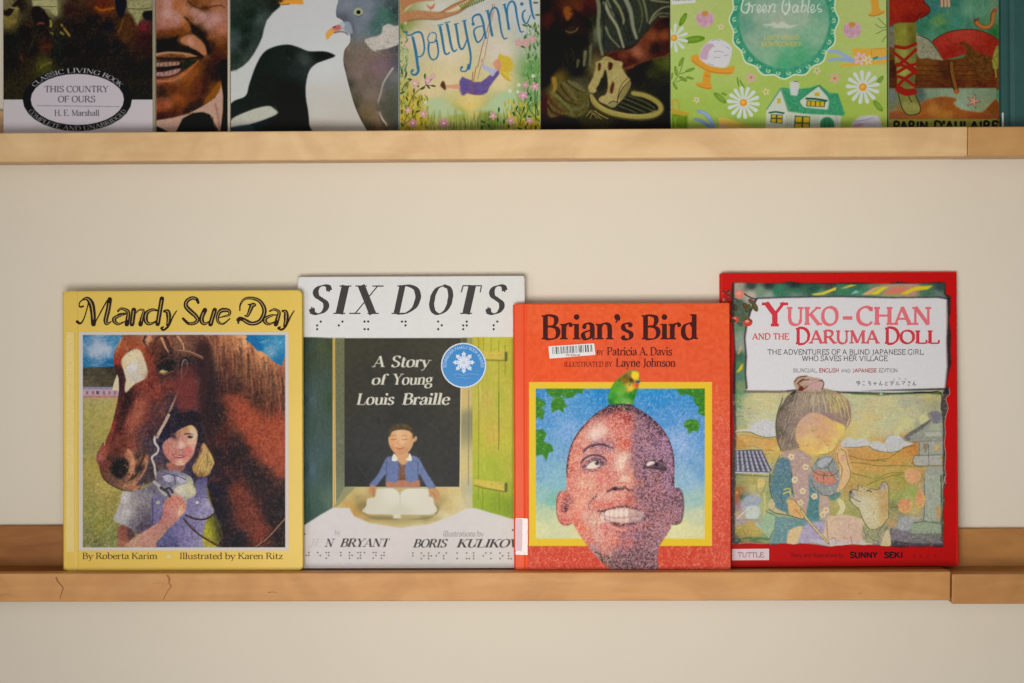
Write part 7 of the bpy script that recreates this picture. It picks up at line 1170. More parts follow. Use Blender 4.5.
def art_viking():
    A, B = Map(884, 0, 8.26), Map(884, 64, 7.31)
    c = Canvas(889.2, TOPY, 1000, 140, 2.4, (90, 130, 100), 27)
    c.field(A.f("420,60,60,120,116 450,180,110,150,80 350,120,50,116,100 330,230,60,120,90 400,280,80,140,110 550,100,80,136,110 600,180,70,136,116 700,80,110,160,130 700,200,76,130,104 800,80,100,150,120 850,200,90,136,90 900,260,50,110,60 940,60,110,140,110 580,30,60,120,104 480,240,60,120,90 760,40,90,140,110") + [(930, -30, 60, 120, 110), (990, -30, 110, 150, 120)], soft=6, tex=8, ts=1.5)
    c.strokes([(920, -34), (1000, -34), (1000, 40), (915, 40)], 200, [(110, 160, 130), (60, 120, 110), (130, 170, 120), (50, 110, 100)], L=8, w=1.4, ang=75, jit=.25, alpha=.3, smooth=False)
    # planks and sand
    c.fill([(889, 28), (895, 28), (950, 60), (1000, 50), (1000, 90), (889, 92)], (110, 66, 36), smooth=False, tex=10); c.fill(A.p("30,220 90,230 90,400 30,380"), (120, 116, 100), smooth=False, feather=.3, tex=14)
    c.field(B.f("50,60,70,40,24 50,140,90,48,28 300,40,120,76,36 350,80,110,64,34 280,140,96,54,30 450,60,80,46,26 560,60,110,66,32 620,100,116,70,36 700,60,84,50,26 760,120,110,52,28 700,160,90,46,28 400,160,90,48,28 560,150,100,50,30"), B.p("20,-30 820,-30 820,178 20,180"), smooth=False, feather=.3, tex=10)
    for y in (10, 48, 84, 122): c.line(B.p("230,%d 500,%d 810,%d" % (y, y+3, y-2)), (60, 34, 22), .6, alpha=.8)
    c.strokes(B.p("230,0 810,0 810,175 230,175"), 110, [(140, 90, 44), (80, 44, 26), (120, 60, 34)], L=7, w=.8, ang=0, jit=.1, alpha=.5, smooth=False)
    c.field(B.f("60,240,110,120,110 60,320,110,120,90 250,220,84,100,90 350,200,130,150,120 450,220,140,160,130 560,210,140,160,130 700,200,130,150,120 800,240,120,140,110 560,300,150,170,140 750,310,140,150,110 100,350,150,110,60 40,400,150,90,50"), B.p("20,178 820,176 820,480 20,480"), smooth=False, feather=.3, tex=8)
    c.fill(B.p("250,300 320,260 420,238 500,245 530,262 510,290 560,330 640,345 720,350 780,290 825,262 825,480 20,480 20,360 100,340 200,360"), (168, 110, 52), feather=.3, tex=10); c.field(B.f("300,300,150,84,44 350,330,180,124,60 420,260,140,80,44 480,300,150,84,40 560,370,160,90,44 660,380,150,74,40 800,330,120,66,34 450,380,176,120,50 300,390,160,90,44 60,390,140,80,50 740,380,140,74,44"), B.p("255,303 320,263 420,241 500,248 528,264 508,290 560,333 640,348 720,353 780,293 825,265 825,410 20,410 20,364 100,345 200,362"), feather=.5, tex=8, alpha=.9)
    c.fill(B.p("10,405 825,402 825,520 10,520"), (150, 148, 70), smooth=False, feather=.4, tex=6)
    c.polys(letters("&", 880.5, 130.4, 9.5, 888.2, thick=2.4, sans=True), (30, 28, 20)); c.polys(letters("PARIN", 893, 130.6, 9.2, 928, thick=2.3, sans=True), (30, 28, 20)); c.polys(letters("D'AULAIRE", 933.5, 130.4, 9.2, 998.5, thick=2.3, sans=True), (30, 28, 20))
    # stern, shields
    c.fill(A.p("265,285 300,290 370,330 430,400 490,490 450,495 360,480 280,470"), (150, 148, 122), feather=.3, tex=12); c.strokes(A.p("270,290 370,330 480,490 280,470"), 60, [(180, 176, 150), (110, 106, 80), (96, 90, 60)], L=3, w=.5, ang=50, jit=.8, alpha=.6); c.line(A.p("275,285 370,330 430,400 490,490"), (60, 56, 40), .8)
    c.fill(A.p("400,345 450,305 540,265 660,245 780,252 870,285 945,335 940,390 900,470 820,465 740,420 700,430 640,460 500,490 470,440 430,390"), (160, 50, 38), feather=.3, tex=8); c.field(A.f("500,340,170,56,44 600,300,176,64,50 700,300,176,66,52 800,330,166,54,42 880,350,150,44,34 560,420,150,42,34 640,420,150,48,38 800,420,146,48,36"), A.p("405,347 452,308 540,268 660,248 780,255 868,288 940,337 935,388 895,465 740,418 500,485 440,392"), feather=.4, tex=8); c.line(A.p("400,345 450,303 540,263 660,243 780,250 870,283 948,333"), (80, 36, 28), .7)
    c.fill(A.p("620,365 640,350 690,360 740,410 800,440 880,470 900,545 880,660 800,640 700,520 660,480 680,430 660,380"), (100, 64, 32), feather=.4, tex=14)
    c.fill(A.p("900,460 930,380 945,400 940,560 900,560"), (140, 140, 60), feather=.5, tex=16); c.line(B.p("790,-30 810,20 820,100"), (150, 150, 60), 1.4)
    c.line(B.p("490,-10 495,60 510,130 530,200"), (60, 34, 20), 5); c.line(B.p("492,-10 498,60 513,130 530,195"), (128, 84, 42), 3.4); c.oval(956.4, 91.6, 2.6, 2.4, (176, 96, 52), feather=.3)
    # horn or curled prow
    c.line(A.p("760,175 780,205 820,225 870,220 895,180 900,120 915,85"), (110, 66, 40), 5.4, 4.4, mid=4.6); c.line(A.p("762,180 785,208 825,225 870,218 897,178 903,120 918,88"), (176, 116, 66), 3.8, 3); c.line(A.p("740,185 770,160 785,150"), (120, 70, 44), 1.6); c.oval(995, 10.6, 2.4, 2.2, (150, 90, 60))
    # starfish
    for k in range(5):
        a = k*1.257-.1; c.line([(973.3, 101.4), (973.3+6.6*math.sin(a+.4), 101.4-6.6*math.cos(a+.4))], (120, 80, 66), 4.2, 1.6)
    for k in range(5):
        a = k*1.257-.1; c.line([(973.3, 101.2), (973.3+6*math.sin(a+.4), 101.2-6*math.cos(a+.4))], (206, 150, 124), 3, .8)
    # tunic, leg, laced boot
    c.fill(A.p("40,-300 330,-300 330,10 375,65 370,110 330,140 285,160 250,190 200,195 120,185 60,215 30,220"), (150, 44, 32), smooth=False, feather=.3, tex=6); c.field(A.f("100,80,160,50,34 200,50,156,46,34 300,60,150,46,36 330,130,130,40,32 220,160,130,36,28 80,170,150,46,34"), A.p("50,-20 325,-20 330,12 370,66 365,108 325,136 280,158 250,186 200,190 120,180 60,208 35,212"), feather=.4, tex=6); c.line(A.p("320,10 375,65 370,110 300,150"), (80, 26, 24), .8); c.line(A.p("300,110 280,130 270,170"), (70, 20, 20), .8); c.line(A.p("250,0 290,70"), (120, 30, 26), .8, alpha=.7)
    leg = A.p("85,200 180,190 260,190 262,300 268,420 262,520") + B.p("232,0 225,100 215,200 250,270 268,330 250,365 200,376 160,365 130,320 100,240 95,200 98,100 90,0") + A.p("90,520 95,400 85,300")
    c.fill(leg, (134, 134, 56), smooth=False, feather=.3, tex=8); c.field(A.f("110,250,130,130,50 160,260,150,150,66 220,250,112,104,40 250,330,100,92,40 150,340,140,140,56 120,430,140,140,66 160,440,160,160,80 240,440,110,116,60 150,520,120,120,60") + B.f("150,60,170,168,84 150,130,110,110,56 200,100,96,96,56 130,250,120,124,66 160,310,150,148,84 220,310,156,154,86 200,360,140,136,74 230,260,120,116,64 180,230,130,130,70"), leg, smooth=False, feather=.4, tex=6, alpha=.9)
    c.line(B.p("98,200 130,315 160,362 200,374 250,362 267,330 250,272 218,205"), (40, 40, 30), .8); c.line(B.p("175,220 190,260 205,280"), (70, 60, 46), 1)
    RD = (152, 40, 30)
    for t, w in (("95,385 180,395 262,360", 3.4), ("90,440 150,490 262,580", 3), ("262,410 200,470 110,545", 3)): c.line(A.p(t), RD, w)
    for t, w in (("95,0 160,20 230,70", 3), ("232,0 170,20 100,60", 3), ("98,90 150,110 222,160", 3), ("228,60 150,110 100,160", 3), ("98,185 160,215 225,205", 5), ("100,155 150,190 222,190", 3)): c.line(B.p(t), RD, w)
    for x in (478, 508, 536): c.line(A.p("%d,-20 %d,50" % (x-4, x)), (206, 160, 130), 2.6)
    c.line(A.p("462,-10 466,50"), (110, 70, 56), .5); c.line(A.p("493,0 495,50"), (110, 70, 56), .5)
    c.grain(5, .5)
    return c


import bpy, bmesh
from mathutils import Vector, Matrix, Euler
sc = bpy.context.scene; COL = sc.collection
R_ = math.radians

# ------------------------------------------------------------------ camera
DIST, FPX = 1.6, 1600.
PITCH, YAW, ROLL = 3.1, 0.95, -0.30
crot = (Matrix.Rotation(R_(YAW), 3, 'Z') @ Matrix.Rotation(R_(90-PITCH), 3, 'X') @ Matrix.Rotation(R_(ROLL), 3, 'Z'))
cpos = -(crot @ Vector((0, 0, -1)))*DIST
cam = bpy.data.cameras.new('camera'); cam.sensor_width = 36; cam.lens = 36*FPX/1024.; cam.clip_start = .05
co = bpy.data.objects.new('camera', cam); COL.objects.link(co)
co.matrix_world = Matrix.Translation(cpos) @ crot.to_4x4(); sc.camera = co

def ray(u, v): return crot @ Vector(((u-512)/FPX, -(v-341.5)/FPX, -1))
def on_y(u, v, Y):
    d = ray(u, v); return cpos+d*((Y-cpos.y)/d.y)

# ------------------------------------------------------------------ helpers
def tag(o, label=None, cat=None, group=None, kind=None):
    if label: o['label'] = label
    if cat: o['category'] = cat
    if group: o['group'] = group
    if kind: o['kind'] = kind
    return o
def empty(name, loc, rot=None):
    o = bpy.data.objects.new(name, None); COL.objects.link(o); o.empty_display_size = .02
    o.matrix_world = Matrix.Translation(loc) @ (rot.to_4x4() if rot else Matrix.Identity(4)); return o
def link(name, me, mats, parent=None):
    o = bpy.data.objects.new(name, me); COL.objects.link(o)
    for m in (mats if isinstance(mats, (list, tuple)) else [mats]): me.materials.append(m)
    if parent: o.parent = parent
    return o

def nodes(name):
    m = bpy.data.materials.new(name); m.use_nodes = True; nt = m.node_tree
    return m, nt, nt.nodes['Principled BSDF']
def N(nt, t, **k):
    n = nt.nodes.new(t)
    for a, b in k.items():
        if a in n.inputs.keys(): n.inputs[a].default_value = b
        else: setattr(n, a, b)
    return n
def mat(name, col, rough=.5, var=.05, scale=60, bump=.0, bscale=400, spec=.4, coat=0, alpha=1, trans=0):
    m, nt, p = nodes(name); c = lin(col)
    tc = N(nt, 'ShaderNodeTexCoord'); n = N(nt, 'ShaderNodeTexNoise', Scale=scale, Detail=5.)
    nt.links.new(tc.outputs['Object'], n.inputs['Vector'])
    r = N(nt, 'ShaderNodeValToRGB'); nt.links.new(n.outputs['Fac'], r.inputs['Fac'])
    r.color_ramp.elements[0].position = .3; r.color_ramp.elements[1].position = .7
    r.color_ramp.elements[0].color = tuple(np.clip(c*(1-var), 0, 1))+(1,); r.color_ramp.elements[1].color = tuple(np.clip(c*(1+var), 0, 1))+(1,)
    nt.links.new(r.outputs['Color'], p.inputs['Base Color'])
    p.inputs['Roughness'].default_value = rough; p.inputs['Specular IOR Level'].default_value = spec
    p.inputs['Coat Weight'].default_value = coat; p.inputs['Coat Roughness'].default_value = .18; p.inputs['Alpha'].default_value = alpha
    if bump:
        b = N(nt, 'ShaderNodeTexNoise', Scale=bscale, Detail=3.); nt.links.new(tc.outputs['Object'], b.inputs['Vector'])
        q = N(nt, 'ShaderNodeBump', Strength=bump, Distance=.0006); nt.links.new(b.outputs['Fac'], q.inputs['Height']); nt.links.new(q.outputs['Normal'], p.inputs['Normal'])
    return m
def print_mat(name, rough=.42, coat=.0, bump=.06):
    m, nt, p = nodes(name); a = N(nt, 'ShaderNodeVertexColor', layer_name='print'); nt.links.new(a.outputs['Color'], p.inputs['Base Color'])
    p.inputs['Roughness'].default_value = rough; p.inputs['Specular IOR Level'].default_value = .12; p.inputs['Coat Weight'].default_value = coat; p.inputs['Coat Roughness'].default_value = .2
    tc = N(nt, 'ShaderNodeTexCoord'); b = N(nt, 'ShaderNodeTexNoise', Scale=900., Detail=3.); nt.links.new(tc.outputs['Object'], b.inputs['Vector'])
    q = N(nt, 'ShaderNodeBump', Strength=bump, Distance=.0004); nt.links.new(b.outputs['Fac'], q.inputs['Height']); nt.links.new(q.outputs['Normal'], p.inputs['Normal'])
    return m
def wood(name, c1, c2, c3, rough=.5, seed=0.):
    """pale maple: long wavy grain along X"""
    m, nt, p = nodes(name); tc = N(nt, 'ShaderNodeTexCoord'); mp = N(nt, 'ShaderNodeMapping')
    mp.inputs['Scale'].default_value = (2.4, 9, 13); mp.inputs['Location'].default_value = (seed, seed*.7, seed*.3)
    nt.links.new(tc.outputs['Object'], mp.inputs['Vector'])
    n = N(nt, 'ShaderNodeTexNoise', Scale=3.2, Detail=7., Roughness=.62, Distortion=1.4); nt.links.new(mp.outputs['Vector'], n.inputs['Vector'])
    r = N(nt, 'ShaderNodeValToRGB'); nt.links.new(n.outputs['Fac'], r.inputs['Fac']); e = r.color_ramp.elements
    e[0].position = .25; e[0].color = tuple(lin(c1))+(1,); e[1].position = .75; e[1].color = tuple(lin(c3))+(1,); k = e.new(.5); k.color = tuple(lin(c2))+(1,)
    n2 = N(nt, 'ShaderNodeTexNoise', Scale=9., Detail=4., Distortion=2.); nt.links.new(tc.outputs['Object'], n2.inputs['Vector'])
    r2 = N(nt, 'ShaderNodeValToRGB'); nt.links.new(n2.outputs['Fac'], r2.inputs['Fac']); r2.color_ramp.elements[0].position = .42; r2.color_ramp.elements[1].position = .6
    r2.color_ramp.elements[0].color = (.86, .82, .78, 1); r2.color_ramp.elements[1].color = (1, 1, 1, 1)
    mx = N(nt, 'ShaderNodeMix', data_type='RGBA', blend_type='MULTIPLY'); mx.inputs[0].default_value = .8
    nt.links.new(r.outputs['Color'], mx.inputs[6]); nt.links.new(r2.outputs['Color'], mx.inputs[7]); nt.links.new(mx.outputs[2], p.inputs['Base Color'])
    p.inputs['Roughness'].default_value = rough; p.inputs['Specular IOR Level'].default_value = .35
    b = N(nt, 'ShaderNodeBump', Strength=.12, Distance=.0008); nt.links.new(n.outputs['Fac'], b.inputs['Height']); nt.links.new(b.outputs['Normal'], p.inputs['Normal'])
    return m

def box(name, a, b, m, parent=None, bev=.001, seg=2):
    bm = bmesh.new(); bmesh.ops.create_cube(bm, size=1)
    for v in bm.verts: v.co = Vector([(a[i]+b[i])/2+v.co[i]*(b[i]-a[i]) for i in range(3)])
    if bev: bmesh.ops.bevel(bm, geom=bm.edges[:], offset=bev, segments=seg, affect='EDGES', profile=.5)
    me = bpy.data.meshes.new(name); bm.to_mesh(me); bm.free()
    for f in me.polygons: f.use_smooth = False
    return link(name, me, m, parent)

# ------------------------------------------------------------------ books
class Book:
    """ul, ur, vt: left, right, top in the photograph; yb: how far the foot of the front stands from the wall; T: thickness"""
    def __init__(s, name, label, ul, ur, vt, yb, T, zled, lean=3.5, yaw=0., group=None, vref=450, H=None):
        s.T = T; s.R = Matrix.Rotation(R_(yaw), 3, 'Z') @ Matrix.Rotation(R_(-lean), 3, 'X')
        s.o = Vector((0, -yb, zled+T*math.sin(R_(lean))+.0001)); s.n = s.R @ Vector((0, -1, 0)); s.Ri = s.R.transposed()
        xl, xr = s.loc(ul, vref).x, s.loc(ur, vref).x; um = (ul+ur)/2
        s.W = xr-xl; s.H = H or s.loc(um, vt).z
        s.o = s.o + s.R @ Vector(((xl+xr)/2, 0, 0)); s.o.z = zled+T*math.sin(R_(lean))+.0001
        s.root = empty(name, s.o, s.R); tag(s.root, label, 'book', group); s.prof = lambda x: 0.
    def loc(s, u, v, y=0.):
        d = ray(u, v); t = s.n.dot(s.o-cpos)/s.n.dot(d); return s.Ri @ (cpos+d*t-s.o)
    def loc_np(s, U, V):
        """the same for arrays; returns local x, z"""
        C = np.array(crot); d = np.stack([(U-512)/FPX, -(V-341.5)/FPX, -np.ones_like(U)], -1) @ C.T
        n = np.array(s.n); cp = np.array(cpos); o = np.array(s.o)
        t = (n @ (o-cp))/(d @ n); P = (cp+d*t[..., None]-o) @ np.array(s.R); return P[..., 0], P[..., 2]
    def board(s, name, mats, x0, x1, z0, z1, y0, y1, r=.002, edge=.0008, front=True, extra=()):
        """a cover board whose printed face follows the hinge profile, corners rounded"""
        def ticks(a, b, st, ex=()):
            t = [a, a+edge*.3, a+edge, b-edge, b-edge*.3, b]+[q for q in ex if a < q < b]; n = max(2, int((b-a)/st)); t += list(np.linspace(a+edge, b-edge, n+1)); t = sorted(t); o = [t[0]]
            for q in t[1:]:
                if q-o[-1] > 1e-5: o.append(q)
            return np.array(o)
        xs = ticks(x0, x1, .006, list(extra)+[x0+r, x1-r, x0+r*.5, x1-r*.5, x0+r*.8, x1-r*.8]); zs = ticks(z0, z1, .01, [z0+r, z1-r, z0+r*.5, z1-r*.5, z0+r*.8, z1-r*.8])
        nx, nz = len(xs), len(zs); V = []; 
        def rc(x, z):
            dx = max(0, x0+r-x, x-(x1-r)); dz = max(0, z0+r-z, z-(z1-r))
            if dx > 0 and dz > 0:
                k = max(dx, dz)/math.hypot(dx, dz); x = x+(dx-dx*k)*(1 if x < x0+r else -1); z = z+(dz-dz*k)*(1 if z < z0+r else -1)
            return x, z
        for side in (0, 1):
            for j in range(nz):
                for i in range(nx):
                    x, z = rc(xs[i], zs[j]); d = min(xs[i]-x0, x1-xs[i], zs[j]-z0, z1-zs[j]); e = edge*(1-math.sqrt(max(0, 1-((edge-d)/edge)**2))) if d < edge else 0
                    V.append((x, y0+e+(s.prof(x) if front else 0), z) if side == 0 else (x, y1-e, z))
        F = []; n = nx*nz
        for j in range(nz-1):
            for i in range(nx-1):
                a = j*nx+i; F.append((a, a+1, a+nx+1, a+nx)); F.append((n+a, n+a+nx, n+a+nx+1, n+a+1))
        ring = [i for i in range(nx)]+[j*nx+nx-1 for j in range(1, nz)]+[(nz-1)*nx+i for i in range(nx-2, -1, -1)]+[j*nx for j in range(nz-2, 0, -1)]
        for a, b in zip(ring, ring[1:]+ring[:1]): F.append((a, n+a, n+b, b))
        me = bpy.data.meshes.new(name); me.from_pydata(V, [], F); me.update()
        for f in me.polygons: f.use_smooth = True
        me.set_sharp_from_angle(angle=R_(50)) if hasattr(me, 'set_sharp_from_angle') else None
        return link(name, me, mats, s.root)
    def build(s, m_cover, m_pages, m_spine=None, hard=True, groove=None, r=.002, extra=(), sq=.003):
        w, H, T = s.W/2, s.H, s.T
        b = .0024 if hard else .0005; q = sq if hard else 0.
        s.board('front_cover', m_cover, -w, w, 0, H, 0, b, r, .0008 if hard else .0002, True, extra)
        s.board('back_cover', m_cover, -w, w, 0, H, T-b, T, r, .0008 if hard else .0002, False)
        box('page_block', (-w+.003, b+.0002, q), (w-q, T-b-.0002, H-q), m_pages, s.root, .0003, 1)
        # spine: a gently rounded back along the left edge
        n = 8; V = []; F = []
        for z in (0.001, H-.001):
            for k in range(n+1):
                t = k/n; y = b*.6+(T-b*1.2)*t; bulge = (.002 if hard else .0004)*math.sin(math.pi*t)
                V.append((-w-bulge+.0006, y, z))
            for k in range(n+1):
                t = 1-k/n; y = b*.6+(T-b*1.2)*t; V.append((-w+.0026, y, z))
        m = 2*(n+1)
        for k in range(m): F.append((k, (k+1) % m, m+(k+1) % m, m+k))
        F.append(tuple(range(m-1, -1, -1))); F.append(tuple(range(m, 2*m)))
        me = bpy.data.meshes.new('spine'); me.from_pydata(V, [], F); me.update(); link('spine', me, m_spine or m_cover, s.root)
    def panel(s, name, c, m, off=.00022, parent=None, label=None):
        """a printed sheet: the canvas laid over the cover face"""
        U = c.x0+np.arange(c.w+1)/c.sc; V = c.y0+np.arange(c.h+1)/c.sc
        UU, VV = np.meshgrid(U, V); x, z = s.loc_np(UU, VV)
        pr = np.array([s.prof(t) for t in x[c.h//2]])
        x = np.clip(x, -s.W/2+.0003, s.W/2-.0003); z = np.clip(z, .0004, s.H-.0004)
        co_ = np.stack([x, np.broadcast_to(pr[None]-off, x.shape), z], -1).reshape(-1, 3).astype(np.float32)
        nw = c.w+1; J, I = np.meshgrid(np.arange(c.h), np.arange(c.w), indexing='ij'); a = (J*nw+I)
        F = np.stack([a+nw, a+nw+1, a+1, a], -1).reshape(-1, 4)
        if c.mask is not None: F = F[c.mask.reshape(-1) > .5]
        me = bpy.data.meshes.new(name); me.vertices.add(len(co_)); me.vertices.foreach_set('co', co_.ravel())
        me.loops.add(F.size); me.loops.foreach_set('vertex_index', F.ravel().astype(np.int32))
        me.polygons.add(len(F)); me.polygons.foreach_set('loop_start', np.arange(0, F.size, 4, dtype=np.int32)); me.update(calc_edges=True)
        A = np.clip(c.a, 0, 255); P = np.pad(A, ((1, 1), (1, 1), (0, 0)), mode='edge'); G = (P[:-1, :-1]+P[1:, :-1]+P[:-1, 1:]+P[1:, 1:])/4
        rgba = np.ones((nw*(c.h+1), 4), np.float32); rgba[:, :3] = np.maximum(lin(G).reshape(-1, 3)*PRINT-.013, .0015)
        at = me.color_attributes.new('print', 'FLOAT_COLOR', 'POINT'); at.data.foreach_set('color', rgba.ravel())
        me.polygons.foreach_set('use_smooth', np.ones(len(F), bool))
        o = link(name, me, m, parent or s.root)
        if label: o['label'] = label
        return o
    def ink(s, name, polys, col, off=.0004, m=None, label=None, parent=None):
        V, F, MI = [], [], []
        if isinstance(col, list): tones = col; mi = [i for i, q in enumerate(polys) for _ in q]; polys = [p for q in polys for p in q]
        else: tones = [col]; mi = [0]*len(polys)
        for p in polys:
            x, z = s.loc_np(p[:, 0].astype(float), p[:, 1].astype(float)); k = len(V)
            V += [(a, s.prof(a)-off-2.5e-6*(len(F) % 24), b) for a, b in zip(x, z)]; F.append(tuple(range(k, k+len(p))))
        me = bpy.data.meshes.new(name); me.from_pydata(V, [], F); me.update()
        o = link(name, me, m or [mat('ink', tuple(t), .6, .03, spec=.08) for t in tones], parent or s.root)
        me.polygons.foreach_set('material_index', mi)
        if label: o['label'] = label
        return o
    def sheet(s, name, pts, m, off=.0005, th=.0003, label=None, r=0.6, parent=None):
        """a thin sticker of real thickness"""
        P = np.array(pts, float); Q = []
        for i in range(len(P)):
            a, b, c_ = P[i-1], P[i], P[(i+1) % len(P)]
            u = (a-b)/np.hypot(*(a-b)); w = (c_-b)/np.hypot(*(c_-b)); Q += [b+u*r, b+(u+w)*r*.3, b+w*r]
        x, z = s.loc_np(np.array([q[0] for q in Q]), np.array([q[1] for q in Q])); n = len(Q)
        V = [(a, s.prof(a)-off, b) for a, b in zip(x, z)]+[(a, s.prof(a)-off+th, b) for a, b in zip(x, z)]
        F = [tuple(range(n)), tuple(range(2*n-1, n-1, -1))]+[(i, n+i, n+(i+1) % n, (i+1) % n) for i in range(n)]
        me = bpy.data.meshes.new(name); me.from_pydata(V, [], F); me.update(); o = link(name, me, m, parent or s.root)
        if label: o['label'] = label
        return o
PRINT = .97

# ------------------------------------------------------------------ wall and ledges
m_wall = mat('wall_paint', (224, 214, 196), .8, .012, 6, .25, 260, .2)
wl = box('wall_back', (-1.6, 0, -1.2), (1.6, .05, 1.2), m_wall, None, 0); tag(wl, kind='structure')

LIPF, LIPB = -.058, -.045
def ledge(tagset, u0, u1, vt, vb, zl, zb, vrail, mats, lipup=.002):
    """u0..u1 in the photograph at the front lip; zl, zb heights of lip top and bottom"""
    x0 = on_y(u0, vt, LIPF).x; x1 = on_y(u1, vt, LIPF).x
    t = empty('picture_ledge', ((x0+x1)/2, -.03, zb)); tag(t, *tagset)
    def rel(p): return (p[0]-(x0+x1)/2, p[1]+.03, p[2]-zb)
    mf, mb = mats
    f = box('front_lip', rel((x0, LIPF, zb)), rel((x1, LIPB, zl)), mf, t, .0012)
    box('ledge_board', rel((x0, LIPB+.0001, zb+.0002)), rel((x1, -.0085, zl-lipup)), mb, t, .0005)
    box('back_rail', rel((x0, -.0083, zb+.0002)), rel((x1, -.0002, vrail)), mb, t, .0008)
    return t, f
z_lo_t = on_y(512, 572.6, LIPF).z; z_lo_b = on_y(512, 601.2, LIPF).z
z_up_t = on_y(512, 129.6, LIPF).z; z_up_b = on_y(512, 158.8, LIPF).z
rail_lo = on_y(30, 526, -.0085).z; rail_up = on_y(2, 110.5, -.0085).z; rail_lo2 = on_y(1000, 528.9, -.0085).z
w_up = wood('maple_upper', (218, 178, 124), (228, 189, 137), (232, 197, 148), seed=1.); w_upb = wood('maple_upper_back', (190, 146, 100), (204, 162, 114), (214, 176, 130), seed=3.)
w_lo = wood('maple_lower', (194, 136, 76), (204, 147, 86), (212, 158, 100), seed=5.); w_lo2 = wood('maple_lower_end', (182, 127, 72), (192, 138, 81), (200, 148, 92), seed=9.); w_up2 = wood('maple_upper_end', (196, 146, 84), (204, 156, 94), (212, 166, 106), seed=11.)
w_lob_shaded = wood('maple_lower_back_shaded', (138, 82, 26), (152, 94, 34), (164, 106, 44), seed=7.); w_lob2 = wood('maple_lower_end_back', (168, 116, 60), (182, 128, 68), (192, 140, 82), seed=8.)  # long rail darker: the shade at its left end is put into the colour
G1 = 'picture ledges holding the books'
ledge(('long upper maple picture ledge crossing the top of the photo under the cut-off books', 'shelf', G1), -320, 967.8, 131, 160, z_up_t, z_up_b, rail_up, (w_up, w_upb), .004)
ledge(('short end piece of the upper maple picture ledge, right of its joint', 'shelf', G1), 968.2, 1330, 131, 160, z_up_t-.0002, z_up_b-.0002, rail_up, (w_up2, w_upb), .004)
lt, lf = ledge(('long lower maple picture ledge with two cracks, under the four large picture books', 'shelf', G1), -320, 950.8, 571, 600, z_lo_t, z_lo_b, rail_lo, (w_lo, w_lob_shaded))
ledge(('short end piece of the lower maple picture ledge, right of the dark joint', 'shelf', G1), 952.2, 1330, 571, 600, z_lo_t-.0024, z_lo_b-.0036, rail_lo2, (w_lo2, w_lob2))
# cracks and knots in the lower lip, let into its face
m_crack = mat('crack_dark', (150, 102, 62), .8, .2)
for pts, w in (([(56, 577), (57.5, 581), (60, 584), (63, 588), (61.5, 593), (60, 599)], 1.9), ([(167, 575), (169.5, 579), (169, 583), (171, 586), (168.5, 590), (165.5, 595), (163.5, 600)], 2.), ([(268, 592.5), (273, 592), (277, 592.8)], .9), ([(0, 596), (6, 594), (13, 596)], .5), ([(858, 594), (862, 592)], .6), ([(152, 584), (160, 583), (168, 584.6)], .4)):
    P = catmull(pts, False, 5) if len(pts) > 2 else np.array(pts, float); n = len(P); V, F = [], []; o = Vector(lt.location)
    for q in strip_quads(P, w*np.interp(np.linspace(0, 1, n), [0, .4, 1], [1, .7, .35])):
        k = len(V); V += [tuple(on_y(a, b, LIPF-.00008)-o) for a, b in q]; F.append(tuple(range(k, k+4)))
    me = bpy.data.meshes.new('crack'); me.from_pydata(V, [], F); me.update(); link('crack', me, m_crack, lt)
ZL = z_lo_t-.0019; ZU = z_up_t-.0039

m_page = mat('page_edges', (206, 196, 172), .8, .06, 900, .3, 2000, .2)
m_page2 = mat('page_edges_grey', (172, 166, 142), .8, .06, 900, .3, 2000, .2)
gloss = print_mat('glossy_print', .34, .12); satin = print_mat('satin_print', .5)
GL_, GU = 'children\'s books on the lower ledge', 'books on the upper ledge'

# --- yellow book
yb = .0345+.009
B1 = Book('picture_book', "yellow hardcover showing a brown horse and a girl in dungarees", 63.2, 302.6, 290.5, .0405, .009, ZL, group=GL_, vref=430)
gx = B1.loc(76.8, 430).x
B1.prof = lambda x: .0007*math.exp(-((x-gx)/.0011)**2)
m_y = mat('yellow_boards', (226, 192, 86), .4, .03, 18, .12, 160, .18, .05)
B1.build(m_y, m_page, r=.005, extra=[gx+d*.0006 for d in range(-5, 6)])
B1.panel('cover_picture', art_mandy(), satin)
for n_, p_, c_, k_ in ink_mandy(): B1.ink(n_, p_, c_, .0004+k_*.00012)
br_ = []
for i, ch in enumerate("MANDYSUEDAYBYKARIM"):
    y_ = 340+i*11.2
    if ch in BR: br_ += [disc((70.2+(1 if int(k) > 3 else -1), y_+((int(k)-1) % 3)*2.2), .62, 8) for k in BR[ch]]
    else: br_ += [disc((69.2, y_), .62, 8), disc((71.2, y_+2.2), .62, 8), disc((69.2, y_+4.4), .62, 8)]
B1.sheet('braille_label', [(66.4, 332), (74.6, 332), (74.6, 552), (66.4, 552)], mat('clear_label', (224, 196, 102), .2, .02, 40, 0, 400, .5, .3), .0004, .0002, 'clear strip with raised dots along the hinge')
B1.ink('braille_dots', br_, (232, 210, 140), .00062)
B1.sheet('white_dot', [(167.2, 554.6), (171.2, 554.6), (171.2, 558), (167.2, 558)], mat('pale_mark', (216, 206, 140), .5), .0004, .0002)

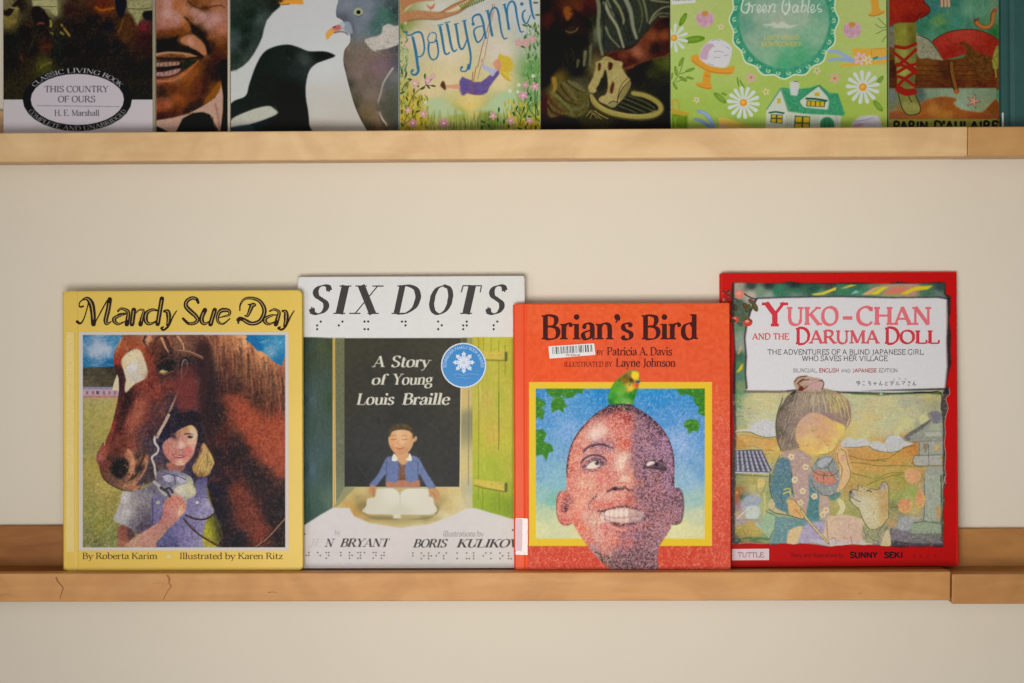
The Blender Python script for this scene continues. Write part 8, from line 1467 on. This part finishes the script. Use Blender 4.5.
# --- white book with jacket
B2 = Book('picture_book', "white jacketed hardcover showing a boy reading at a dark window, round blue sticker", 298.4, 525.4, 276.2, .0305, .0095, ZL, group=GL_, vref=420)
ex = B2.loc(319, 430).x; wx = -B2.W/2
B2.prof = lambda x: .0026*max(0, (ex-x)/(ex-wx))**2
m_w = mat('white_jacket', (222, 220, 218), .34, .01, 20, .05, 200, .2, .06)
B2.build(m_w, m_page, r=.003, extra=[wx+.002*k for k in range(12)])
B2.panel('jacket_picture', art_dots(), print_mat('jacket_print', .46, .0))
(n_, p_, c_, k_), cells = ink_dots(); B2.ink(n_, p_, c_)
for q_ in cells: B2.ink('braille_cell', q_, (58, 56, 56))
B2.panel('award_seal', art_seal(), gloss, .0006, label='round blue sticker with a white snowflake')

# --- orange book
B3 = Book('picture_book', "orange hardcover showing a smiling boy with a green budgerigar on his head", 514.8, 730.2, 303.2, .0405, .0085, ZL, group=GL_, vref=430)
g3 = B3.loc(525.6, 430).x
B3.prof = lambda x: .0008*math.exp(-((x-g3)/.0012)**2)
m_o = mat('orange_boards', (232, 82, 38), .4, .05, 30, .15, 200, .12, .03)
B3.build(m_o, m_page, r=.0015, extra=[g3+d*.0006 for d in range(-5, 6)])
B3.panel('cover_picture', art_brian(), satin)
for n_, p_, c_, k_ in ink_brian(): B3.ink(n_, p_, c_)
stk = B3.sheet('barcode_sticker', [(548.4, 346.3), (594.2, 343.4), (595.4, 354.8), (549.6, 358.6)], mat('sticker_white', (222, 220, 216), .5, .01), .0007, .0003, 'white library barcode sticker')
rr = random.Random(4); bars = []
u = 552.
while u < 592:
    w = rr.choice((.45, .45, .8, 1.3)); s_ = (343.4-346.3)/45.8; y0 = 347.3+(u-549)*s_; bars.append(np.array([(u, y0), (u+w, y0+w*s_), (u+w+.5, y0+7.2+w*s_), (u+.5, y0+7.2)])); u += w+rr.choice((.5, .7, 1., 1.5))
B3.ink('barcode_bars', bars, (74, 74, 78), .00082, parent=stk)
B3.ink('barcode_bars', letters("I0I 00I0 I0", 566, 355.9, 1.7, 580, thick=1.6, sans=True), (90, 90, 92), .00082, parent=stk)
m_tape = mat('clear_tape', (236, 214, 214), .16, .01, 20, .1, 200, .6, .5, alpha=.42)
B3.sheet('clear_tape', [(515.6, 518), (528, 518.6), (527.8, 555), (515.6, 554.6)], m_tape, .0007, .0003, 'clear shiny tape over the spine edge')
B3.sheet('spine_label', [(515.3, 518.8), (522.4, 519.4), (522, 551), (515.3, 550.6)], mat('label_paper', (214, 186, 184), .5, .03), .001, .0003, 'pale spine label wrapped round the edge')

# --- red book
B4 = Book('picture_book', "red-edged book showing a bowed girl with a stick and a pale dog", 722.2, 957.8, 272.4, .031, .0098, ZL, lean=3.5, yaw=1., group=GL_, vref=430)
B4.root.location.z += .0000
m_r = mat('red_boards', (200, 28, 17), .4, .02, 30, .05, 200, .14, .04)
B4.build(m_r, m_page, r=.0012)
B4.panel('cover_picture', art_doll(), satin)
for n_, p_, c_ in ink_doll(): B4.ink(n_, p_, c_)
pl = B4.sheet('publisher_label', [(732, 549), (769, 548.6), (769, 560), (732, 560.2)], mat('label_white', (214, 196, 200), .5, .01), .0005, .0002, 'small white box at the lower left corner')
B4.ink('label_lettering', letters("TUTTLE", 737.6, 557.2, 5, 763.6, thick=1.1, sans=True), (146, 92, 104), .00062, parent=pl)

# --- upper ledge, cut off by the top of the photograph
UB = []
def upper(label, u0, u1, T, art, colour, pages, H=.25, hard=False, name='book', yb_=None):
    b = Book(name, label, u0, u1, 0, yb_ or (.0205+T), T, ZU, group=GU, vref=70, H=H)
    m = mat(name+'_boards', colour, .45, .03, 30, .05, 300, .4)
    b.build(m, pages, hard=hard, r=.001 if not hard else .002)
    if art: b.panel('cover_picture', art(), satin)
    return b
upper("dark painted book with a white band and black-rimmed oval, leftmost on the upper ledge", 3.2, 155.4, .013, art_country, (150, 142, 118), m_page2, .24)
upper("narrow book filled by a close-up of a man's moustached smile and collar", 155.9, 229.9, .013, art_portrait, (196, 182, 158), m_page, .22)
upper("white book with a black bird, a magpie and a grey pigeon", 230.5, 399.3, .011, art_birds, (150, 164, 172), m_page, .25)
upper("pale flowery book of a girl in purple on a swing, blue lettering", 399.8, 540.3, .010, art_swing, (214, 206, 176), m_page, .21)
upper("near-black book showing a bearded man in stripes weaving a basket", 540.9, 669.8, .010, art_weaver, (34, 30, 24), m_page, .23)
b6 = upper("lime green book with daisies and a green-roofed white house", 670.6, 886.9, .010, art_gables, (180, 200, 116), m_page, .27)
sg = b6.sheet('barcode_sticker', [(671.2, -12), (694.6, -13.4), (695.6, 2.8), (671.4, 4.8)], mat('sticker_white', (214, 216, 210), .5, .01), .0006, .0003, 'corner of a white barcode sticker')
b6.ink('barcode_bars', [np.array([(673+i*2.1, -9), (674+i*2.1+(i % 3)*.3, -9), (674+i*2.1+(i % 3)*.3, 1.4-i*.1), (673+i*2.1, 1.4-i*.1)]) for i in range(10)], (150, 152, 156), .00072, parent=sg)
upper("painted book of a red-laced leg on sand beside a wooden ship and starfish", 887.6, 999.2, .009, art_viking, (110, 120, 84), m_page, .26)
b8 = Book('book', "teal cloth hardcover at the far right edge of the upper ledge, hinge showing", 1001.2, 1180, 0, .0315, .011, ZU, group=GU, vref=70, H=.24)
g8 = b8.loc(1010.6, 70).x
b8.prof = lambda x: .0012*math.exp(-((x-g8)/.0018)**2)
b8.build(mat('teal_cloth', (38, 84, 82), .42, .08, 60, .3, 500, .4, .08), m_page, r=.0015, extra=[g8+d*.0007 for d in range(-6, 7)])
b8.sheet('spine_label', [(1001.6, 113), (1003.4, 112.6), (1003.6, 128), (1001.8, 128)], mat('label_paper', (206, 206, 200), .5), .0006, .0003, 'edge of a white spine label', r=.3)

# ------------------------------------------------------------------ light: an added key lamp, a window left of the camera, soft fill in the room
def area(name, loc, target, sx, sy, W, col):
    l = bpy.data.lights.new(name, 'AREA'); l.shape = 'RECTANGLE'; l.size = sx; l.size_y = sy; l.energy = W; l.color = col
    o = bpy.data.objects.new(name, l); COL.objects.link(o); o.location = loc
    o.rotation_euler = (Vector(target)-Vector(loc)).to_track_quat('-Z', 'Y').to_euler(); return o
wl_ = area('key_light', (-.14, -1.3, -.24), (.15, 0, .0), .6, .4, 3.7, (1., .985, .96)); wl_.data.spread = R_(95)  # key lamp added low in front, narrow spread so the wall dims sideways
area('side_window_light', (-1.12, -1.7, -.05), (-.1, 0, 0), .3, .9, 4.3, (.93, .96, 1.))
area('room_light', (.3, -2.8, .5), (0.1, 0, 0), 1.4, 1.0, 6.2, (1., .95, .88))
w = bpy.data.worlds.new('room'); sc.world = w; w.use_nodes = True
bg = w.node_tree.nodes['Background']; bg.inputs['Color'].default_value = (.9, .86, .8, 1); bg.inputs['Strength'].default_value = .24
sc.view_settings.view_transform = 'Standard'; sc.view_settings.look = 'None'; sc.view_settings.exposure = -.09; sc.view_settings.gamma = 1; sc.view_settings.use_curve_mapping = False
